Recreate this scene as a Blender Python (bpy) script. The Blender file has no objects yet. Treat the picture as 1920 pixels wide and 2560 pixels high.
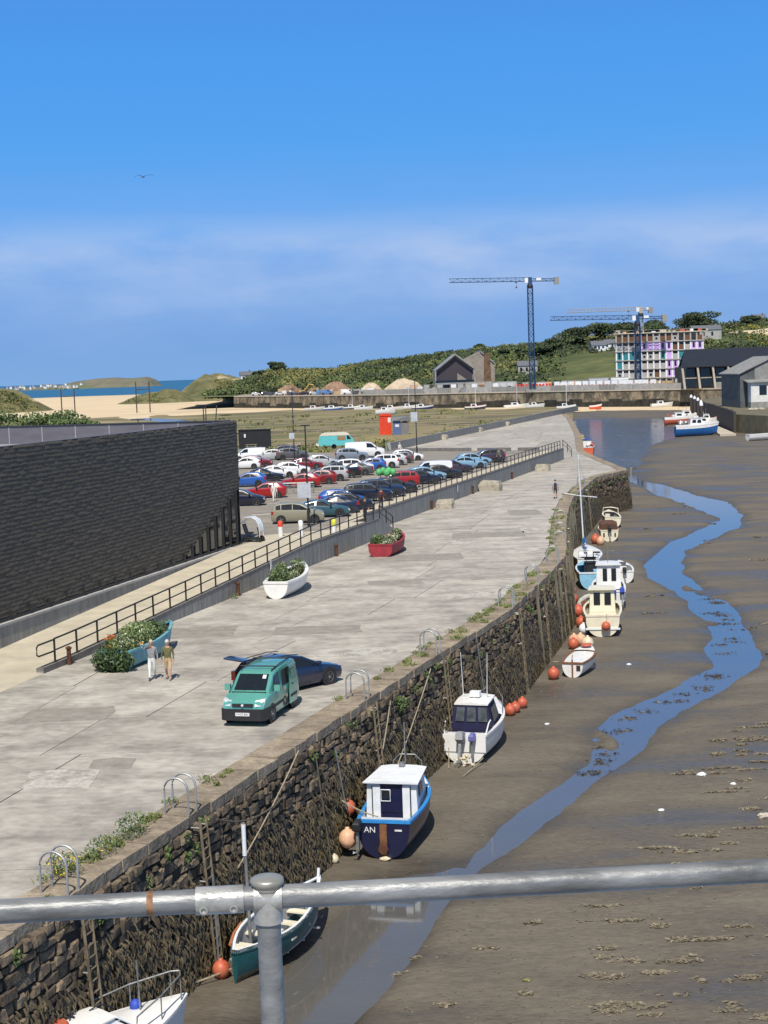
import bpy, math, random
import numpy as np
from mathutils import Vector, Matrix, noise

random.seed(7)
rng = np.random.default_rng(7)
S = bpy.context.scene
C = S.collection
RAD = math.radians

# ------------------------------------------------------------------ camera
cam = bpy.data.cameras.new('camera')
cam.sensor_fit = 'HORIZONTAL'
cam.sensor_width = 36.0
cam.lens = 72.0
cam.clip_start = 0.1
cam.clip_end = 90000.0
cam_o = bpy.data.objects.new('camera', cam)
C.objects.link(cam_o)
PITCH = RAD(5.18)
ROLL = RAD(2.0)
_f = Vector((0, math.cos(PITCH), -math.sin(PITCH)))
_u = Vector((0, math.sin(PITCH), math.cos(PITCH)))
_r = Vector((1, 0, 0))
_R = _r * math.cos(ROLL) - _u * math.sin(ROLL)
_U = _u * math.cos(ROLL) + _r * math.sin(ROLL)
cam_o.matrix_world = Matrix(((_R.x, _U.x, -_f.x, 0), (_R.y, _U.y, -_f.y, 0), (_R.z, _U.z, -_f.z, 12.7), (0, 0, 0, 1)))
S.camera = cam_o

# ------------------------------------------------------------------ sky and sun
SUN_EL = RAD(55)
SUN_DIR = Vector((math.sin(RAD(7)), math.cos(RAD(7)), 0))      # the way shadows fall on the ground
wld = bpy.data.worlds.new('World')
S.world = wld
wld.use_nodes = True
wn, wl = wld.node_tree.nodes, wld.node_tree.links
wn.clear()
w_out = wn.new('ShaderNodeOutputWorld')
w_bg = wn.new('ShaderNodeBackground')
w_bg.inputs['Strength'].default_value = 0.082
w_sky = wn.new('ShaderNodeTexSky')
w_sky.sky_type = 'NISHITA'
w_sky.sun_disc = False
w_sky.sun_elevation = SUN_EL
w_sky.sun_rotation = math.atan2(-SUN_DIR.x, -SUN_DIR.y)
w_sky.air_density = 1.0
w_sky.dust_density = 1.0
w_sky.ozone_density = 1.0
w_tc = wn.new('ShaderNodeTexCoord')
w_sep = wn.new('ShaderNodeSeparateXYZ')
wl.new(w_tc.outputs['Generated'], w_sep.inputs[0])
# clear maritime air: deep blue close to the horizon, a thin bank of high haze a few degrees up
w_mr = wn.new('ShaderNodeMapRange')
w_mr.inputs['From Max'].default_value = 0.6
wl.new(w_sep.outputs['Z'], w_mr.inputs['Value'])
w_ramp = wn.new('ShaderNodeValToRGB')
cr = w_ramp.color_ramp
STOPS = [(0.0, (2.5, 4.9, 9.0)), (0.045, (2.3, 4.6, 9.1)), (0.12, (2.3, 4.9, 10.0)), (0.155, (1.8, 4.9, 10.6)),
         (0.25, (1.2, 4.5, 10.6)), (0.40, (0.8, 3.7, 10.2)), (0.75, (1.0, 2.6, 5.6)), (1.0, (1.3, 2.6, 4.9))]
while len(cr.elements) < len(STOPS):
    cr.elements.new(0.5)
for e, (p, c) in zip(cr.elements, STOPS):
    e.position = p
    e.color = (c[0] * 0.1, c[1] * 0.1, c[2] * 0.1, 1)
wl.new(w_mr.outputs[0], w_ramp.inputs[0])
w_sc = wn.new('ShaderNodeVectorMath')
w_sc.operation = 'SCALE'
w_sc.inputs['Scale'].default_value = 10.0
wl.new(w_ramp.outputs[0], w_sc.inputs[0])
w_map = wn.new('ShaderNodeMapping')
w_map.inputs['Scale'].default_value = (9, 9, 30)
wl.new(w_tc.outputs['Generated'], w_map.inputs[0])
w_noi = wn.new('ShaderNodeTexNoise')
w_noi.inputs['Scale'].default_value = 1.0
w_noi.inputs['Detail'].default_value = 7
w_noi.inputs['Roughness'].default_value = 0.55
wl.new(w_map.outputs[0], w_noi.inputs['Vector'])
w_cl = wn.new('ShaderNodeValToRGB')                   # where the haze bank lies, by height above the horizon
ce = w_cl.color_ramp
BAND = [(0.0, 0.05), (0.06, 0.22), (0.10, 0.62), (0.135, 1.0), (0.152, 0.85), (0.178, 0.16), (0.23, 0.0)]
while len(ce.elements) < len(BAND):
    ce.elements.new(0.5)
for e, (p, v) in zip(ce.elements, BAND):
    e.position = p
    e.color = (v, v, v, 1)
w_hn = wn.new('ShaderNodeMath')
w_hn.operation = 'MULTIPLY_ADD'
w_hn.inputs[1].default_value = 0.07
wl.new(w_noi.outputs['Fac'], w_hn.inputs[0])
w_off = wn.new('ShaderNodeMath')
w_off.operation = 'SUBTRACT'
w_off.inputs[1].default_value = 0.035
wl.new(w_mr.outputs[0], w_off.inputs[0])
wl.new(w_off.outputs[0], w_hn.inputs[2])
wl.new(w_hn.outputs[0], w_cl.inputs[0])
w_den = wn.new('ShaderNodeMapRange')
w_den.inputs['From Min'].default_value = 0.35
w_den.inputs['From Max'].default_value = 0.75
w_den.inputs['To Min'].default_value = 0.22
w_den.inputs['To Max'].default_value = 1.0
wl.new(w_noi.outputs['Fac'], w_den.inputs['Value'])
w_cm = wn.new('ShaderNodeMath')
w_cm.operation = 'MULTIPLY'
wl.new(w_cl.outputs[0], w_cm.inputs[0])
wl.new(w_den.outputs[0], w_cm.inputs[1])
w_mixa = wn.new('ShaderNodeMix')
w_mixa.data_type = 'RGBA'
w_fm = wn.new('ShaderNodeMapRange')
w_fm.inputs['From Min'].default_value = 0.2
w_fm.inputs['From Max'].default_value = 0.55
w_fm.inputs['To Min'].default_value = 1.0
w_fm.inputs['To Max'].default_value = 0.0
wl.new(w_sep.outputs['Z'], w_fm.inputs['Value'])
wl.new(w_fm.outputs[0], w_mixa.inputs['Factor'])
wl.new(w_sky.outputs[0], w_mixa.inputs['A'])
wl.new(w_sc.outputs[0], w_mixa.inputs['B'])
w_mixb = wn.new('ShaderNodeMix')
w_mixb.data_type = 'RGBA'
w_mixb.inputs['B'].default_value = (5.4, 7.1, 10.4, 1)
wl.new(w_cm.outputs[0], w_mixb.inputs['Factor'])
wl.new(w_mixa.outputs['Result'], w_mixb.inputs['A'])
wl.new(w_mixb.outputs['Result'], w_bg.inputs['Color'])
wl.new(w_bg.outputs[0], w_out.inputs['Surface'])

sun = bpy.data.lights.new('sun', 'SUN')
sun.energy = 5.0
sun.angle = RAD(0.53)
sun.color = (1.0, 0.94, 0.84)
sun_o = bpy.data.objects.new('sun', sun)
C.objects.link(sun_o)
sun_o.rotation_euler = Vector((SUN_DIR.x * math.cos(SUN_EL), SUN_DIR.y * math.cos(SUN_EL), -math.sin(SUN_EL))).to_track_quat('-Z', 'Y').to_euler()
sun_o.location = (-60, -80, 120)
S.view_settings.view_transform = 'Standard'
S.view_settings.look = 'None'
S.view_settings.exposure = 0.0
S.view_settings.gamma = 1.0
S.view_settings.use_curve_mapping = False

# ------------------------------------------------------------------ materials
MATS = {}


def mat(name, col, rough=0.6, metal=0.0, var=0.12, scale=3.0, bump=0.0, bscale=20.0, col2=None, thr=None, isl=0.0, coat=0.0,
        stretch=None, obj=False, ior=None, soft=0.0, stain=None):
    """Principled surface: base colour broken up by noise, optional second colour in patches,
    optional tone change from piece to piece, optional relief."""
    if name in MATS:
        return MATS[name]
    m = bpy.data.materials.new(name)
    m.use_nodes = True
    n, l = m.node_tree.nodes, m.node_tree.links
    b = n['Principled BSDF']
    b.inputs['Roughness'].default_value = rough
    b.inputs['Metallic'].default_value = metal
    if coat:
        b.inputs['Coat Weight'].default_value = coat
        b.inputs['Coat Roughness'].default_value = 0.06
    if ior:
        b.inputs['IOR'].default_value = ior
    if obj:
        tc = n.new('ShaderNodeTexCoord')
        vec = tc.outputs['Object']
    else:
        g = n.new('ShaderNodeNewGeometry')
        vec = g.outputs['Position']
    if stretch:
        mp = n.new('ShaderNodeMapping')
        mp.inputs['Scale'].default_value = stretch
        l.new(vec, mp.inputs[0])
        vec = mp.outputs[0]
    no = n.new('ShaderNodeTexNoise')
    no.inputs['Scale'].default_value = scale
    no.inputs['Detail'].default_value = 6
    no.inputs['Roughness'].default_value = 0.62
    l.new(vec, no.inputs['Vector'])
    mx = n.new('ShaderNodeMix')
    mx.data_type = 'RGBA'
    c2 = col2 if col2 else tuple(max(0, c * (1 - 1.9 * var)) for c in col)
    c1 = col if col2 else tuple(c * (1 + var) for c in col)
    mx.inputs['A'].default_value = (*c2, 1)
    mx.inputs['B'].default_value = (*c1, 1)
    mr = n.new('ShaderNodeMapRange')
    lo, hi = thr if thr else (0.3, 0.7)
    mr.inputs['From Min'].default_value = lo
    mr.inputs['From Max'].default_value = hi
    l.new(no.outputs['Fac'], mr.inputs['Value'])
    l.new(mr.outputs[0], mx.inputs['Factor'])
    out = mx.outputs['Result']
    if col2 and var:
        no3 = n.new('ShaderNodeTexNoise')
        no3.inputs['Scale'].default_value = scale * 5.3
        no3.inputs['Detail'].default_value = 5
        l.new(vec, no3.inputs['Vector'])
        mr3 = n.new('ShaderNodeMapRange')
        mr3.inputs['From Min'].default_value = 0.25
        mr3.inputs['From Max'].default_value = 0.75
        mr3.inputs['To Min'].default_value = 1 - var
        mr3.inputs['To Max'].default_value = 1 + var
        l.new(no3.outputs['Fac'], mr3.inputs['Value'])
        s3 = n.new('ShaderNodeVectorMath')
        s3.operation = 'SCALE'
        l.new(out, s3.inputs[0])
        l.new(mr3.outputs[0], s3.inputs['Scale'])
        out = s3.outputs[0]
    if stain:
        scol, ssc, slo, shi, sstr = stain
        mp2 = n.new('ShaderNodeMapping')
        mp2.inputs['Scale'].default_value = sstr
        g2 = n.new('ShaderNodeNewGeometry')
        l.new(g2.outputs['Position'], mp2.inputs[0])
        no4 = n.new('ShaderNodeTexNoise')
        no4.inputs['Scale'].default_value = ssc
        no4.inputs['Detail'].default_value = 8
        no4.inputs['Roughness'].default_value = 0.68
        l.new(mp2.outputs[0], no4.inputs['Vector'])
        mr4 = n.new('ShaderNodeMapRange')
        mr4.inputs['From Min'].default_value = slo
        mr4.inputs['From Max'].default_value = shi
        l.new(no4.outputs['Fac'], mr4.inputs['Value'])
        mx4 = n.new('ShaderNodeMix')
        mx4.data_type = 'RGBA'
        mx4.inputs['B'].default_value = (*scol, 1)
        l.new(mr4.outputs[0], mx4.inputs['Factor'])
        l.new(out, mx4.inputs['A'])
        out = mx4.outputs['Result']
    if isl:
        g3 = n.new('ShaderNodeNewGeometry')
        oi = n.new('ShaderNodeObjectInfo')
        ad = n.new('ShaderNodeMath')
        ad.operation = 'ADD'
        l.new(g3.outputs['Random Per Island'], ad.inputs[0])
        l.new(oi.outputs['Random'], ad.inputs[1])
        fr = n.new('ShaderNodeMath')
        fr.operation = 'FRACT'
        l.new(ad.outputs[0], fr.inputs[0])
        m5 = n.new('ShaderNodeMapRange')
        m5.inputs['To Min'].default_value = 1 - isl
        m5.inputs['To Max'].default_value = 1 + isl
        l.new(fr.outputs[0], m5.inputs['Value'])
        s5 = n.new('ShaderNodeVectorMath')
        s5.operation = 'SCALE'
        l.new(out, s5.inputs[0])
        l.new(m5.outputs[0], s5.inputs['Scale'])
        out = s5.outputs[0]
    l.new(out, b.inputs['Base Color'])
    if bump:
        no2 = n.new('ShaderNodeTexNoise')
        no2.inputs['Scale'].default_value = bscale
        no2.inputs['Detail'].default_value = 5
        l.new(vec, no2.inputs['Vector'])
        bp = n.new('ShaderNodeBump')
        bp.inputs['Strength'].default_value = bump
        bp.inputs['Distance'].default_value = 0.05
        l.new(no2.outputs['Fac'], bp.inputs['Height'])
        l.new(bp.outputs[0], b.inputs['Normal'])
    if soft:                            # small leaves share the light of the crown they sit in
        gn = n.new('ShaderNodeNewGeometry')
        va = n.new('ShaderNodeVectorMath')
        va.operation = 'SCALE'
        va.inputs['Scale'].default_value = 1 - soft
        l.new(gn.outputs['Normal'], va.inputs[0])
        vb_ = n.new('ShaderNodeVectorMath')
        vb_.inputs[1].default_value = (0, 0, soft)
        l.new(va.outputs[0], vb_.inputs[0])
        vn = n.new('ShaderNodeVectorMath')
        vn.operation = 'NORMALIZE'
        l.new(vb_.outputs[0], vn.inputs[0])
        l.new(vn.outputs[0], b.inputs['Normal'])
    MATS[name] = m
    return m


def paint(col, rough=0.3, coat=0.6):
    return mat('paint_%03d_%03d_%03d' % tuple(int(c * 999) for c in col), col, rough, 0, 0.05, 1.5, coat=coat)


GLASS = mat('dark_glass', (0.012, 0.016, 0.02), 0.06, 0, 0.1, ior=1.6)
TYRE = mat('tyre_rubber', (0.018, 0.018, 0.018), 0.85)
RIM = mat('wheel_alloy', (0.45, 0.46, 0.48), 0.35, 0.7)
BLACK = mat('black_plastic', (0.02, 0.02, 0.022), 0.55)
LAMP = mat('headlamp_lens', (0.75, 0.77, 0.8), 0.12, 0.3)
TAIL = mat('tail_lens', (0.35, 0.012, 0.01), 0.2)
WHITE = mat('white_gelcoat', (0.78, 0.78, 0.76), 0.3, 0, 0.06, 2.0, stain=((0.5, 0.47, 0.4), 3.0, 0.6, 0.85, (1, 1, 0.4)))
CREAM = mat('cream_gelcoat', (0.76, 0.71, 0.55), 0.35, 0, 0.06, 2.0, stain=((0.45, 0.4, 0.28), 3.0, 0.6, 0.85, (1, 1, 0.4)))
PLATE_W = mat('plate_white', (0.75, 0.76, 0.74), 0.5)
GALV = mat('galvanised_steel', (0.34, 0.35, 0.36), 0.42, 0.45, 0.22, 7.0, bump=0.15, bscale=30, stretch=(0.5, 1, 1))
STEEL = mat('weathered_steel', (0.3, 0.31, 0.31), 0.5, 0.5, 0.2, 5.0)
ROPE = mat('rope_fibre', (0.34, 0.29, 0.2), 0.9, 0, 0.2, 8)
DROPE = mat('dark_rope', (0.12, 0.11, 0.085), 0.9, 0, 0.2, 8)
ORANGE = mat('orange_buoy', (0.64, 0.13, 0.07), 0.5, 0, 0.25, 5, stain=((0.22, 0.12, 0.06), 5, 0.46, 0.7, (1, 1, 1)))
PALEBUOY = mat('faded_buoy', (0.72, 0.42, 0.26), 0.5, 0, 0.15, 5)
CREAMBUOY = mat('cream_buoy', (0.7, 0.6, 0.42), 0.5, 0, 0.15, 5)


# ------------------------------------------------------------------ mesh helpers
class MB:
    def __init__(self):
        self.v, self.f, self.mi, self.k = [], [], [], 0
        self.M = None

    def P(self, pts):
        b = len(self.v)
        if self.M is not None:
            self.v += [tuple(self.M @ Vector(p)) for p in pts]
        else:
            self.v += [tuple(p) for p in pts]
        return b

    def F(self, *idx):
        self.f.append(idx)
        self.mi.append(self.k)

    def poly(self, pts):
        b = self.P(pts)
        self.F(*range(b, b + len(pts)))
        return self

    def hexa(self, p):
        """eight corners: bottom four counter-clockwise, then top four"""
        b = self.P(p)
        for q in ((3, 2, 1, 0), (4, 5, 6, 7), (0, 1, 5, 4), (1, 2, 6, 5), (2, 3, 7, 6), (3, 0, 4, 7)):
            self.F(*[b + i for i in q])
        return self

    def bx(self, x0, x1, y0, y1, z0, z1):
        return self.hexa([(x0, y0, z0), (x1, y0, z0), (x1, y1, z0), (x0, y1, z0), (x0, y0, z1), (x1, y0, z1), (x1, y1, z1), (x0, y1, z1)])

    def prism(self, poly, z0, z1):
        n = len(poly)
        b = self.P([(x, y, z0) for x, y in poly] + [(x, y, z1) for x, y in poly])
        self.F(*range(b + n - 1, b - 1, -1))
        self.F(*range(b + n, b + 2 * n))
        for i in range(n):
            j = (i + 1) % n
            self.F(b + i, b + j, b + n + j, b + n + i)
        return self

    def loft(self, rings, closed=True, cap0=True, cap1=True, mfun=None):
        n = len(rings[0])
        b = self.P([p for r in rings for p in r])
        for i in range(len(rings) - 1):
            for j in range(n if closed else n - 1):
                j2 = (j + 1) % n
                k = self.k
                if mfun:
                    self.k = mfun(i, j)
                self.F(b + i * n + j, b + i * n + j2, b + (i + 1) * n + j2, b + (i + 1) * n + j)
                self.k = k
        if cap0:
            self.F(*range(b + n - 1, b - 1, -1))
        if cap1:
            e = b + (len(rings) - 1) * n
            self.F(*range(e, e + n))
        return self

    def tube(self, path, r, n=6, r1=None, cap=True):
        path = [Vector(p) for p in path]
        rings = []
        m = len(path)
        for i, p in enumerate(path):
            d = (path[min(i + 1, m - 1)] - path[max(i - 1, 0)])
            if d.length < 1e-9:
                d = Vector((0, 0, 1))
            d.normalize()
            a = Vector((0, 0, 1)) if abs(d.z) < 0.95 else Vector((1, 0, 0))
            s = d.cross(a).normalized()
            t = s.cross(d).normalized()
            rr = r if r1 is None else r + (r1 - r) * i / max(1, m - 1)
            rings.append([p + s * (rr * math.cos(2 * math.pi * k / n)) - t * (rr * math.sin(2 * math.pi * k / n)) for k in range(n)])
        rings = [list(reversed(q)) for q in rings]
        return self.loft(rings, True, cap, cap)

    def lathe(self, prof, n=12, c=(0, 0, 0), axis='Z', cap=True):
        rings = []
        for r, z in prof:
            ring = []
            for k in range(n):
                a = 2 * math.pi * k / n
                x, y = r * math.cos(a), r * math.sin(a)
                if axis == 'Z':
                    ring.append((c[0] + x, c[1] + y, c[2] + z))
                elif axis == 'Y':
                    ring.append((c[0] + y, c[1] + z, c[2] + x))
                else:
                    ring.append((c[0] + z, c[1] + x, c[2] + y))
            rings.append(ring)
        return self.loft(rings, True, cap, cap)

    def ball(self, c, r, n=10, m=7, sq=(1, 1, 1)):
        rings = []
        for i in range(m + 1):
            th = math.pi * (0.04 + 0.92 * i / m)
            rings.append([(c[0] + sq[0] * r * math.sin(th) * math.cos(2 * math.pi * k / n), c[1] + sq[1] * r * math.sin(th) * math.sin(2 * math.pi * k / n),
                           c[2] - sq[2] * r * math.cos(th)) for k in range(n)])
        return self.loft(rings)

    def plate(self, q, th):
        """flat polygon given by its corners, thickened along its normal"""
        q = [Vector(p) for p in q]
        nr = (q[1] - q[0]).cross(q[2] - q[0]).normalized() * th
        n = len(q)
        b = self.P(q + [p + nr for p in q])
        self.F(*range(b + n - 1, b - 1, -1))
        self.F(*range(b + n, b + 2 * n))
        for i in range(n):
            j = (i + 1) % n
            self.F(b + i, b + j, b + n + j, b + n + i)
        return self

    def mesh(self, name, mats, smooth=None):
        me = bpy.data.meshes.new(name)
        me.from_pydata(self.v, [], self.f)
        for m in (mats if isinstance(mats, (list, tuple)) else [mats]):
            me.materials.append(m)
        if any(self.mi):
            me.polygons.foreach_set('material_index', self.mi)
        if smooth is not None:
            me.polygons.foreach_set('use_smooth', [True] * len(me.polygons))
            me.set_sharp_from_angle(angle=RAD(smooth))
        me.update()
        return me

    def build(self, name, mats, parent=None, smooth=None, loc=None, rz=None):
        return link(name, self.mesh(name, mats, smooth), parent, loc, rz)


def link(name, me, parent=None, loc=None, rz=None):
    o = bpy.data.objects.new(name, me)
    C.objects.link(o)
    if parent is not None:
        o.parent = parent
    if loc is not None:
        o.location = loc
    if rz is not None:
        o.rotation_euler = (0, 0, rz)
    return o


def tag(o, label, cat=None, group=None):
    o['label'] = label
    if cat:
        o['category'] = cat
    if group:
        o['group'] = group
    return o


def thing(name, label, cat, loc=(0, 0, 0), rz=0.0, group=None):
    o = link(name, None, None, loc, rz)
    o.empty_display_size = 0.2
    return tag(o, label, cat, group)


def struct(o):
    o['kind'] = 'structure'
    return o


def stuff(o, label=None, cat=None):
    o['kind'] = 'stuff'
    if label:
        tag(o, label, cat)
    return o


def copy_tree(o, parent=None):
    c = o.copy()
    C.objects.link(c)
    c.parent = parent
    for ch in o.children:
        copy_tree(ch, c)
    return c


def np_mesh(name, verts, faces, mats, midx=None):
    verts = np.asarray(verts, np.float32)
    faces = np.asarray(faces, np.int32)
    me = bpy.data.meshes.new(name)
    nf, k = faces.shape
    me.vertices.add(len(verts))
    me.vertices.foreach_set('co', verts.ravel())
    me.loops.add(nf * k)
    me.loops.foreach_set('vertex_index', faces.ravel())
    me.polygons.add(nf)
    me.polygons.foreach_set('loop_start', np.arange(0, nf * k, k, dtype=np.int32))
    for m in (mats if isinstance(mats, (list, tuple)) else [mats]):
        me.materials.append(m)
    if midx is not None:
        me.polygons.foreach_set('material_index', np.asarray(midx, np.int32))
    me.update(calc_edges=True)
    return me


def leaf_mesh(name, ctr, size, mats, midx=None, up=0.0, thin=0.5):
    """one small bent-free leaf (a quad) of random tilt at each centre"""
    ctr = np.asarray(ctr, float)
    n = len(ctr)
    size = np.broadcast_to(np.asarray(size, float), (n,))
    a = rng.normal(size=(n, 3))
    a[:, 2] += up
    a /= np.linalg.norm(a, axis=1)[:, None]
    b = np.cross(a, rng.normal(size=(n, 3)))
    b /= np.linalg.norm(b, axis=1)[:, None] + 1e-9
    L = size[:, None] * a * 0.5
    Wd = size[:, None] * b * 0.5 * thin
    v = np.stack([ctr - L, ctr - Wd, ctr + L, ctr + Wd], 1).reshape(-1, 3)
    f = np.arange(4 * n).reshape(n, 4)
    return np_mesh(name, v, f, mats, midx)


def clump_pts(n, c, r, hollow=0.55):
    d = rng.normal(size=(n, 3))
    d /= np.linalg.norm(d, axis=1)[:, None]
    rad = (hollow + (1 - hollow) * rng.random(n)) ** 0.6
    return np.asarray(c) + d * rad[:, None] * np.asarray(r)


def grid_mesh(name, X, Y, Z, mats, smooth=True):
    ny, nx = X.shape
    v = np.stack([X, Y, Z], -1).reshape(-1, 3)
    i = np.arange(ny * nx).reshape(ny, nx)
    f = np.stack([i[:-1, :-1], i[:-1, 1:], i[1:, 1:], i[1:, :-1]], -1).reshape(-1, 4)
    me = np_mesh(name, v, f, mats)
    if smooth:
        me.polygons.foreach_set('use_smooth', [True] * len(me.polygons))
    return me


def vnoise(x, y, seed=0):
    """cheap smooth noise on arrays, a sum of rotated sines"""
    r = np.random.default_rng(seed)
    t = np.zeros_like(x, dtype=float)
    for i in range(7):
        a = r.random() * 6.28
        k = 0.5 * 1.55 ** i
        t += np.sin((x * math.cos(a) + y * math.sin(a)) * k + r.random() * 6.28 + 1.3 * np.sin((y * math.cos(a) - x * math.sin(a)) * k * 0.6 + i)) / 1.35 ** i
    return t / 3.2


def text_mesh(name, body, size, m, parent, loc, rot, depth=0.004):
    cu = bpy.data.curves.new(name, 'FONT')
    cu.body = body
    cu.size = size
    cu.align_x = 'CENTER'
    cu.align_y = 'CENTER'
    cu.extrude = depth
    o = bpy.data.objects.new(name, cu)
    C.objects.link(o)
    me = bpy.data.meshes.new_from_object(o.evaluated_get(bpy.context.evaluated_depsgraph_get()))
    bpy.data.objects.remove(o)
    me.materials.clear()
    me.materials.append(m)
    t = link(name, me, parent, loc)
    t.rotation_euler = rot
    return t
# ================================================================== SETTING
CONC = mat('quay_concrete', (0.43, 0.40, 0.35), 0.85, 0, 0.22, 0.55, bump=0.25, bscale=6, col2=(0.27, 0.25, 0.22), thr=(0.36, 0.6), isl=0.10,
           stretch=(0.75, 1.0, 1), stain=((0.50, 0.47, 0.41), 0.45, 0.54, 0.72, (0.6, 1.0, 1)))
CONCW = mat('retaining_concrete', (0.29, 0.285, 0.265), 0.85, 0, 0.18, 1.2, bump=0.3, bscale=8, stretch=(2.5, 2.5, 0.35),
            stain=((0.18, 0.18, 0.17), 1.6, 0.52, 0.78, (1.6, 1.6, 0.22)))
KERB = mat('kerb_concrete', (0.17, 0.16, 0.15), 0.85, 0, 0.15, 2.0)
PAVE = mat('cream_paving', (0.50, 0.45, 0.345), 0.85, 0, 0.1, 0.7, bump=0.15, bscale=9, stain=((0.36, 0.33, 0.27), 0.5, 0.55, 0.8, (1, 1, 1)))
ASPH = mat('car_park_asphalt', (0.25, 0.225, 0.19), 0.9, 0, 0.12, 0.6, bump=0.2, bscale=14, stain=((0.33, 0.3, 0.255), 0.25, 0.5, 0.75, (1, 1, 1)))
STONE = mat('quay_stone', (0.175, 0.13, 0.082), 0.85, 0, 0.35, 1.4, bump=0.8, bscale=9, col2=(0.065, 0.053, 0.038), thr=(0.38, 0.62), isl=0.5,
            stain=((0.24, 0.16, 0.07), 1.1, 0.62, 0.76, (1, 1, 1)))
MORTAR = mat('wall_joints', (0.035, 0.032, 0.028), 0.95, 0, 0.3, 2.0, bump=0.5, bscale=10)
COPE = mat('coping_stone', (0.32, 0.262, 0.19), 0.9, 0, 0.25, 1.3, bump=0.7, bscale=7, col2=(0.2, 0.16, 0.115), thr=(0.38, 0.62), isl=0.16)
WEED = mat('wrack_seaweed', (0.10, 0.077, 0.04), 0.55, 0, 0.35, 2.0, isl=0.5)
GRASS = mat('grass_blade', (0.15, 0.18, 0.05), 0.7, 0, 0.3, 1.5, isl=0.4, soft=0.35)
GREEN = mat('leaf_green', (0.085, 0.14, 0.035), 0.6, 0, 0.25, 2.0, isl=0.4, soft=0.35)
DGREEN = mat('leaf_dark_green', (0.036, 0.072, 0.02), 0.6, 0, 0.3, 2.0, isl=0.4, soft=0.35)
YELLOW = mat('petal_yellow', (0.75, 0.55, 0.04), 0.6)
PETALO = mat('petal_orange', (0.8, 0.2, 0.02), 0.6)
PETALW = mat('petal_white', (0.75, 0.74, 0.62), 0.6)
SAND = mat('beach_sand', (0.62, 0.49, 0.315), 0.95, 0, 0.1, 0.02, col2=(0.36, 0.28, 0.175), thr=(0.28, 0.46), stretch=(0.35, 0.5, 1))
MARSH = mat('salt_marsh_turf', (0.30, 0.235, 0.125), 0.95, 0, 0.25, 0.05, bump=0.6, bscale=0.8, col2=(0.135, 0.13, 0.05), thr=(0.4, 0.6), stretch=(0.4, 1, 1),
            stain=((0.075, 0.065, 0.045), 0.05, 0.52, 0.62, (0.3, 1, 1)))


def water_mat(name, deep, rough, wscale, wstr, ior=1.33):
    m = bpy.data.materials.new(name)
    m.use_nodes = True
    n, l = m.node_tree.nodes, m.node_tree.links
    b = n['Principled BSDF']
    b.inputs['Base Color'].default_value = (*deep, 1)
    b.inputs['Roughness'].default_value = rough
    b.inputs['IOR'].default_value = ior
    g = n.new('ShaderNodeNewGeometry')
    no = n.new('ShaderNodeTexNoise')
    no.inputs['Scale'].default_value = wscale
    no.inputs['Detail'].default_value = 4
    l.new(g.outputs['Position'], no.inputs['Vector'])
    bp = n.new('ShaderNodeBump')
    bp.inputs['Strength'].default_value = wstr
    bp.inputs['Distance'].default_value = 0.02
    l.new(no.outputs['Fac'], bp.inputs['Height'])
    l.new(bp.outputs[0], b.inputs['Normal'])
    return m


def shallow_mat(name, wscale, wstr, ior, tint, dist=0.02):
    """clear shallow water: the bed shows through where one looks down, the sky is mirrored at a flat angle"""
    m = bpy.data.materials.new(name)
    m.use_nodes = True
    n, l = m.node_tree.nodes, m.node_tree.links
    n.remove(n['Principled BSDF'])
    tr = n.new('ShaderNodeBsdfTransparent')
    tr.inputs[0].default_value = (*tint, 1)
    df = n.new('ShaderNodeBsdfDiffuse')              # silt carried in the water
    df.inputs[0].default_value = (0.24, 0.235, 0.225, 1)
    mt_ = n.new('ShaderNodeMixShader')
    mt_.inputs[0].default_value = 0.36
    l.new(tr.outputs[0], mt_.inputs[1])
    l.new(df.outputs[0], mt_.inputs[2])
    gl = n.new('ShaderNodeBsdfGlossy')
    gl.inputs['Roughness'].default_value = 0.05
    lw = n.new('ShaderNodeLayerWeight')
    lw.inputs['Blend'].default_value = 0.5
    pw_ = n.new('ShaderNodeMath')
    pw_.operation = 'POWER'
    pw_.inputs[1].default_value = 3.6
    l.new(lw.outputs['Facing'], pw_.inputs[0])
    fr = n.new('ShaderNodeMapRange')
    fr.inputs['To Min'].default_value = ((ior - 1) / (ior + 1)) ** 2
    l.new(pw_.outputs[0], fr.inputs['Value'])
    mx = n.new('ShaderNodeMixShader')
    g = n.new('ShaderNodeNewGeometry')
    no = n.new('ShaderNodeTexNoise')
    no.inputs['Scale'].default_value = wscale
    no.inputs['Detail'].default_value = 4
    l.new(g.outputs['Position'], no.inputs['Vector'])
    bp = n.new('ShaderNodeBump')
    bp.inputs['Strength'].default_value = wstr
    bp.inputs['Distance'].default_value = dist
    l.new(no.outputs['Fac'], bp.inputs['Height'])
    for q in (gl, lw):
        l.new(bp.outputs[0], q.inputs['Normal'])
    l.new(fr.outputs[0], mx.inputs[0])
    l.new(mt_.outputs[0], mx.inputs[1])
    l.new(gl.outputs[0], mx.inputs[2])
    l.new(mx.outputs[0], n['Material Output'].inputs['Surface'])
    return m


SEA = water_mat('sea_water', (0.012, 0.095, 0.17), 0.35, 0.05, 0.3)
HWATER = shallow_mat('harbour_water', 1.2, 0.10, 1.75, (0.95, 0.93, 0.9))
PWATER = shallow_mat('pool_water', 0.55, 1.0, 1.8, (0.75, 0.76, 0.76), 0.6)

o = struct(MB().poly([(-70000, 1500, -5.6), (70000, 1500, -5.6), (70000, 80000, -5.6), (-70000, 80000, -5.6)]).build('sea', SEA))

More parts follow.
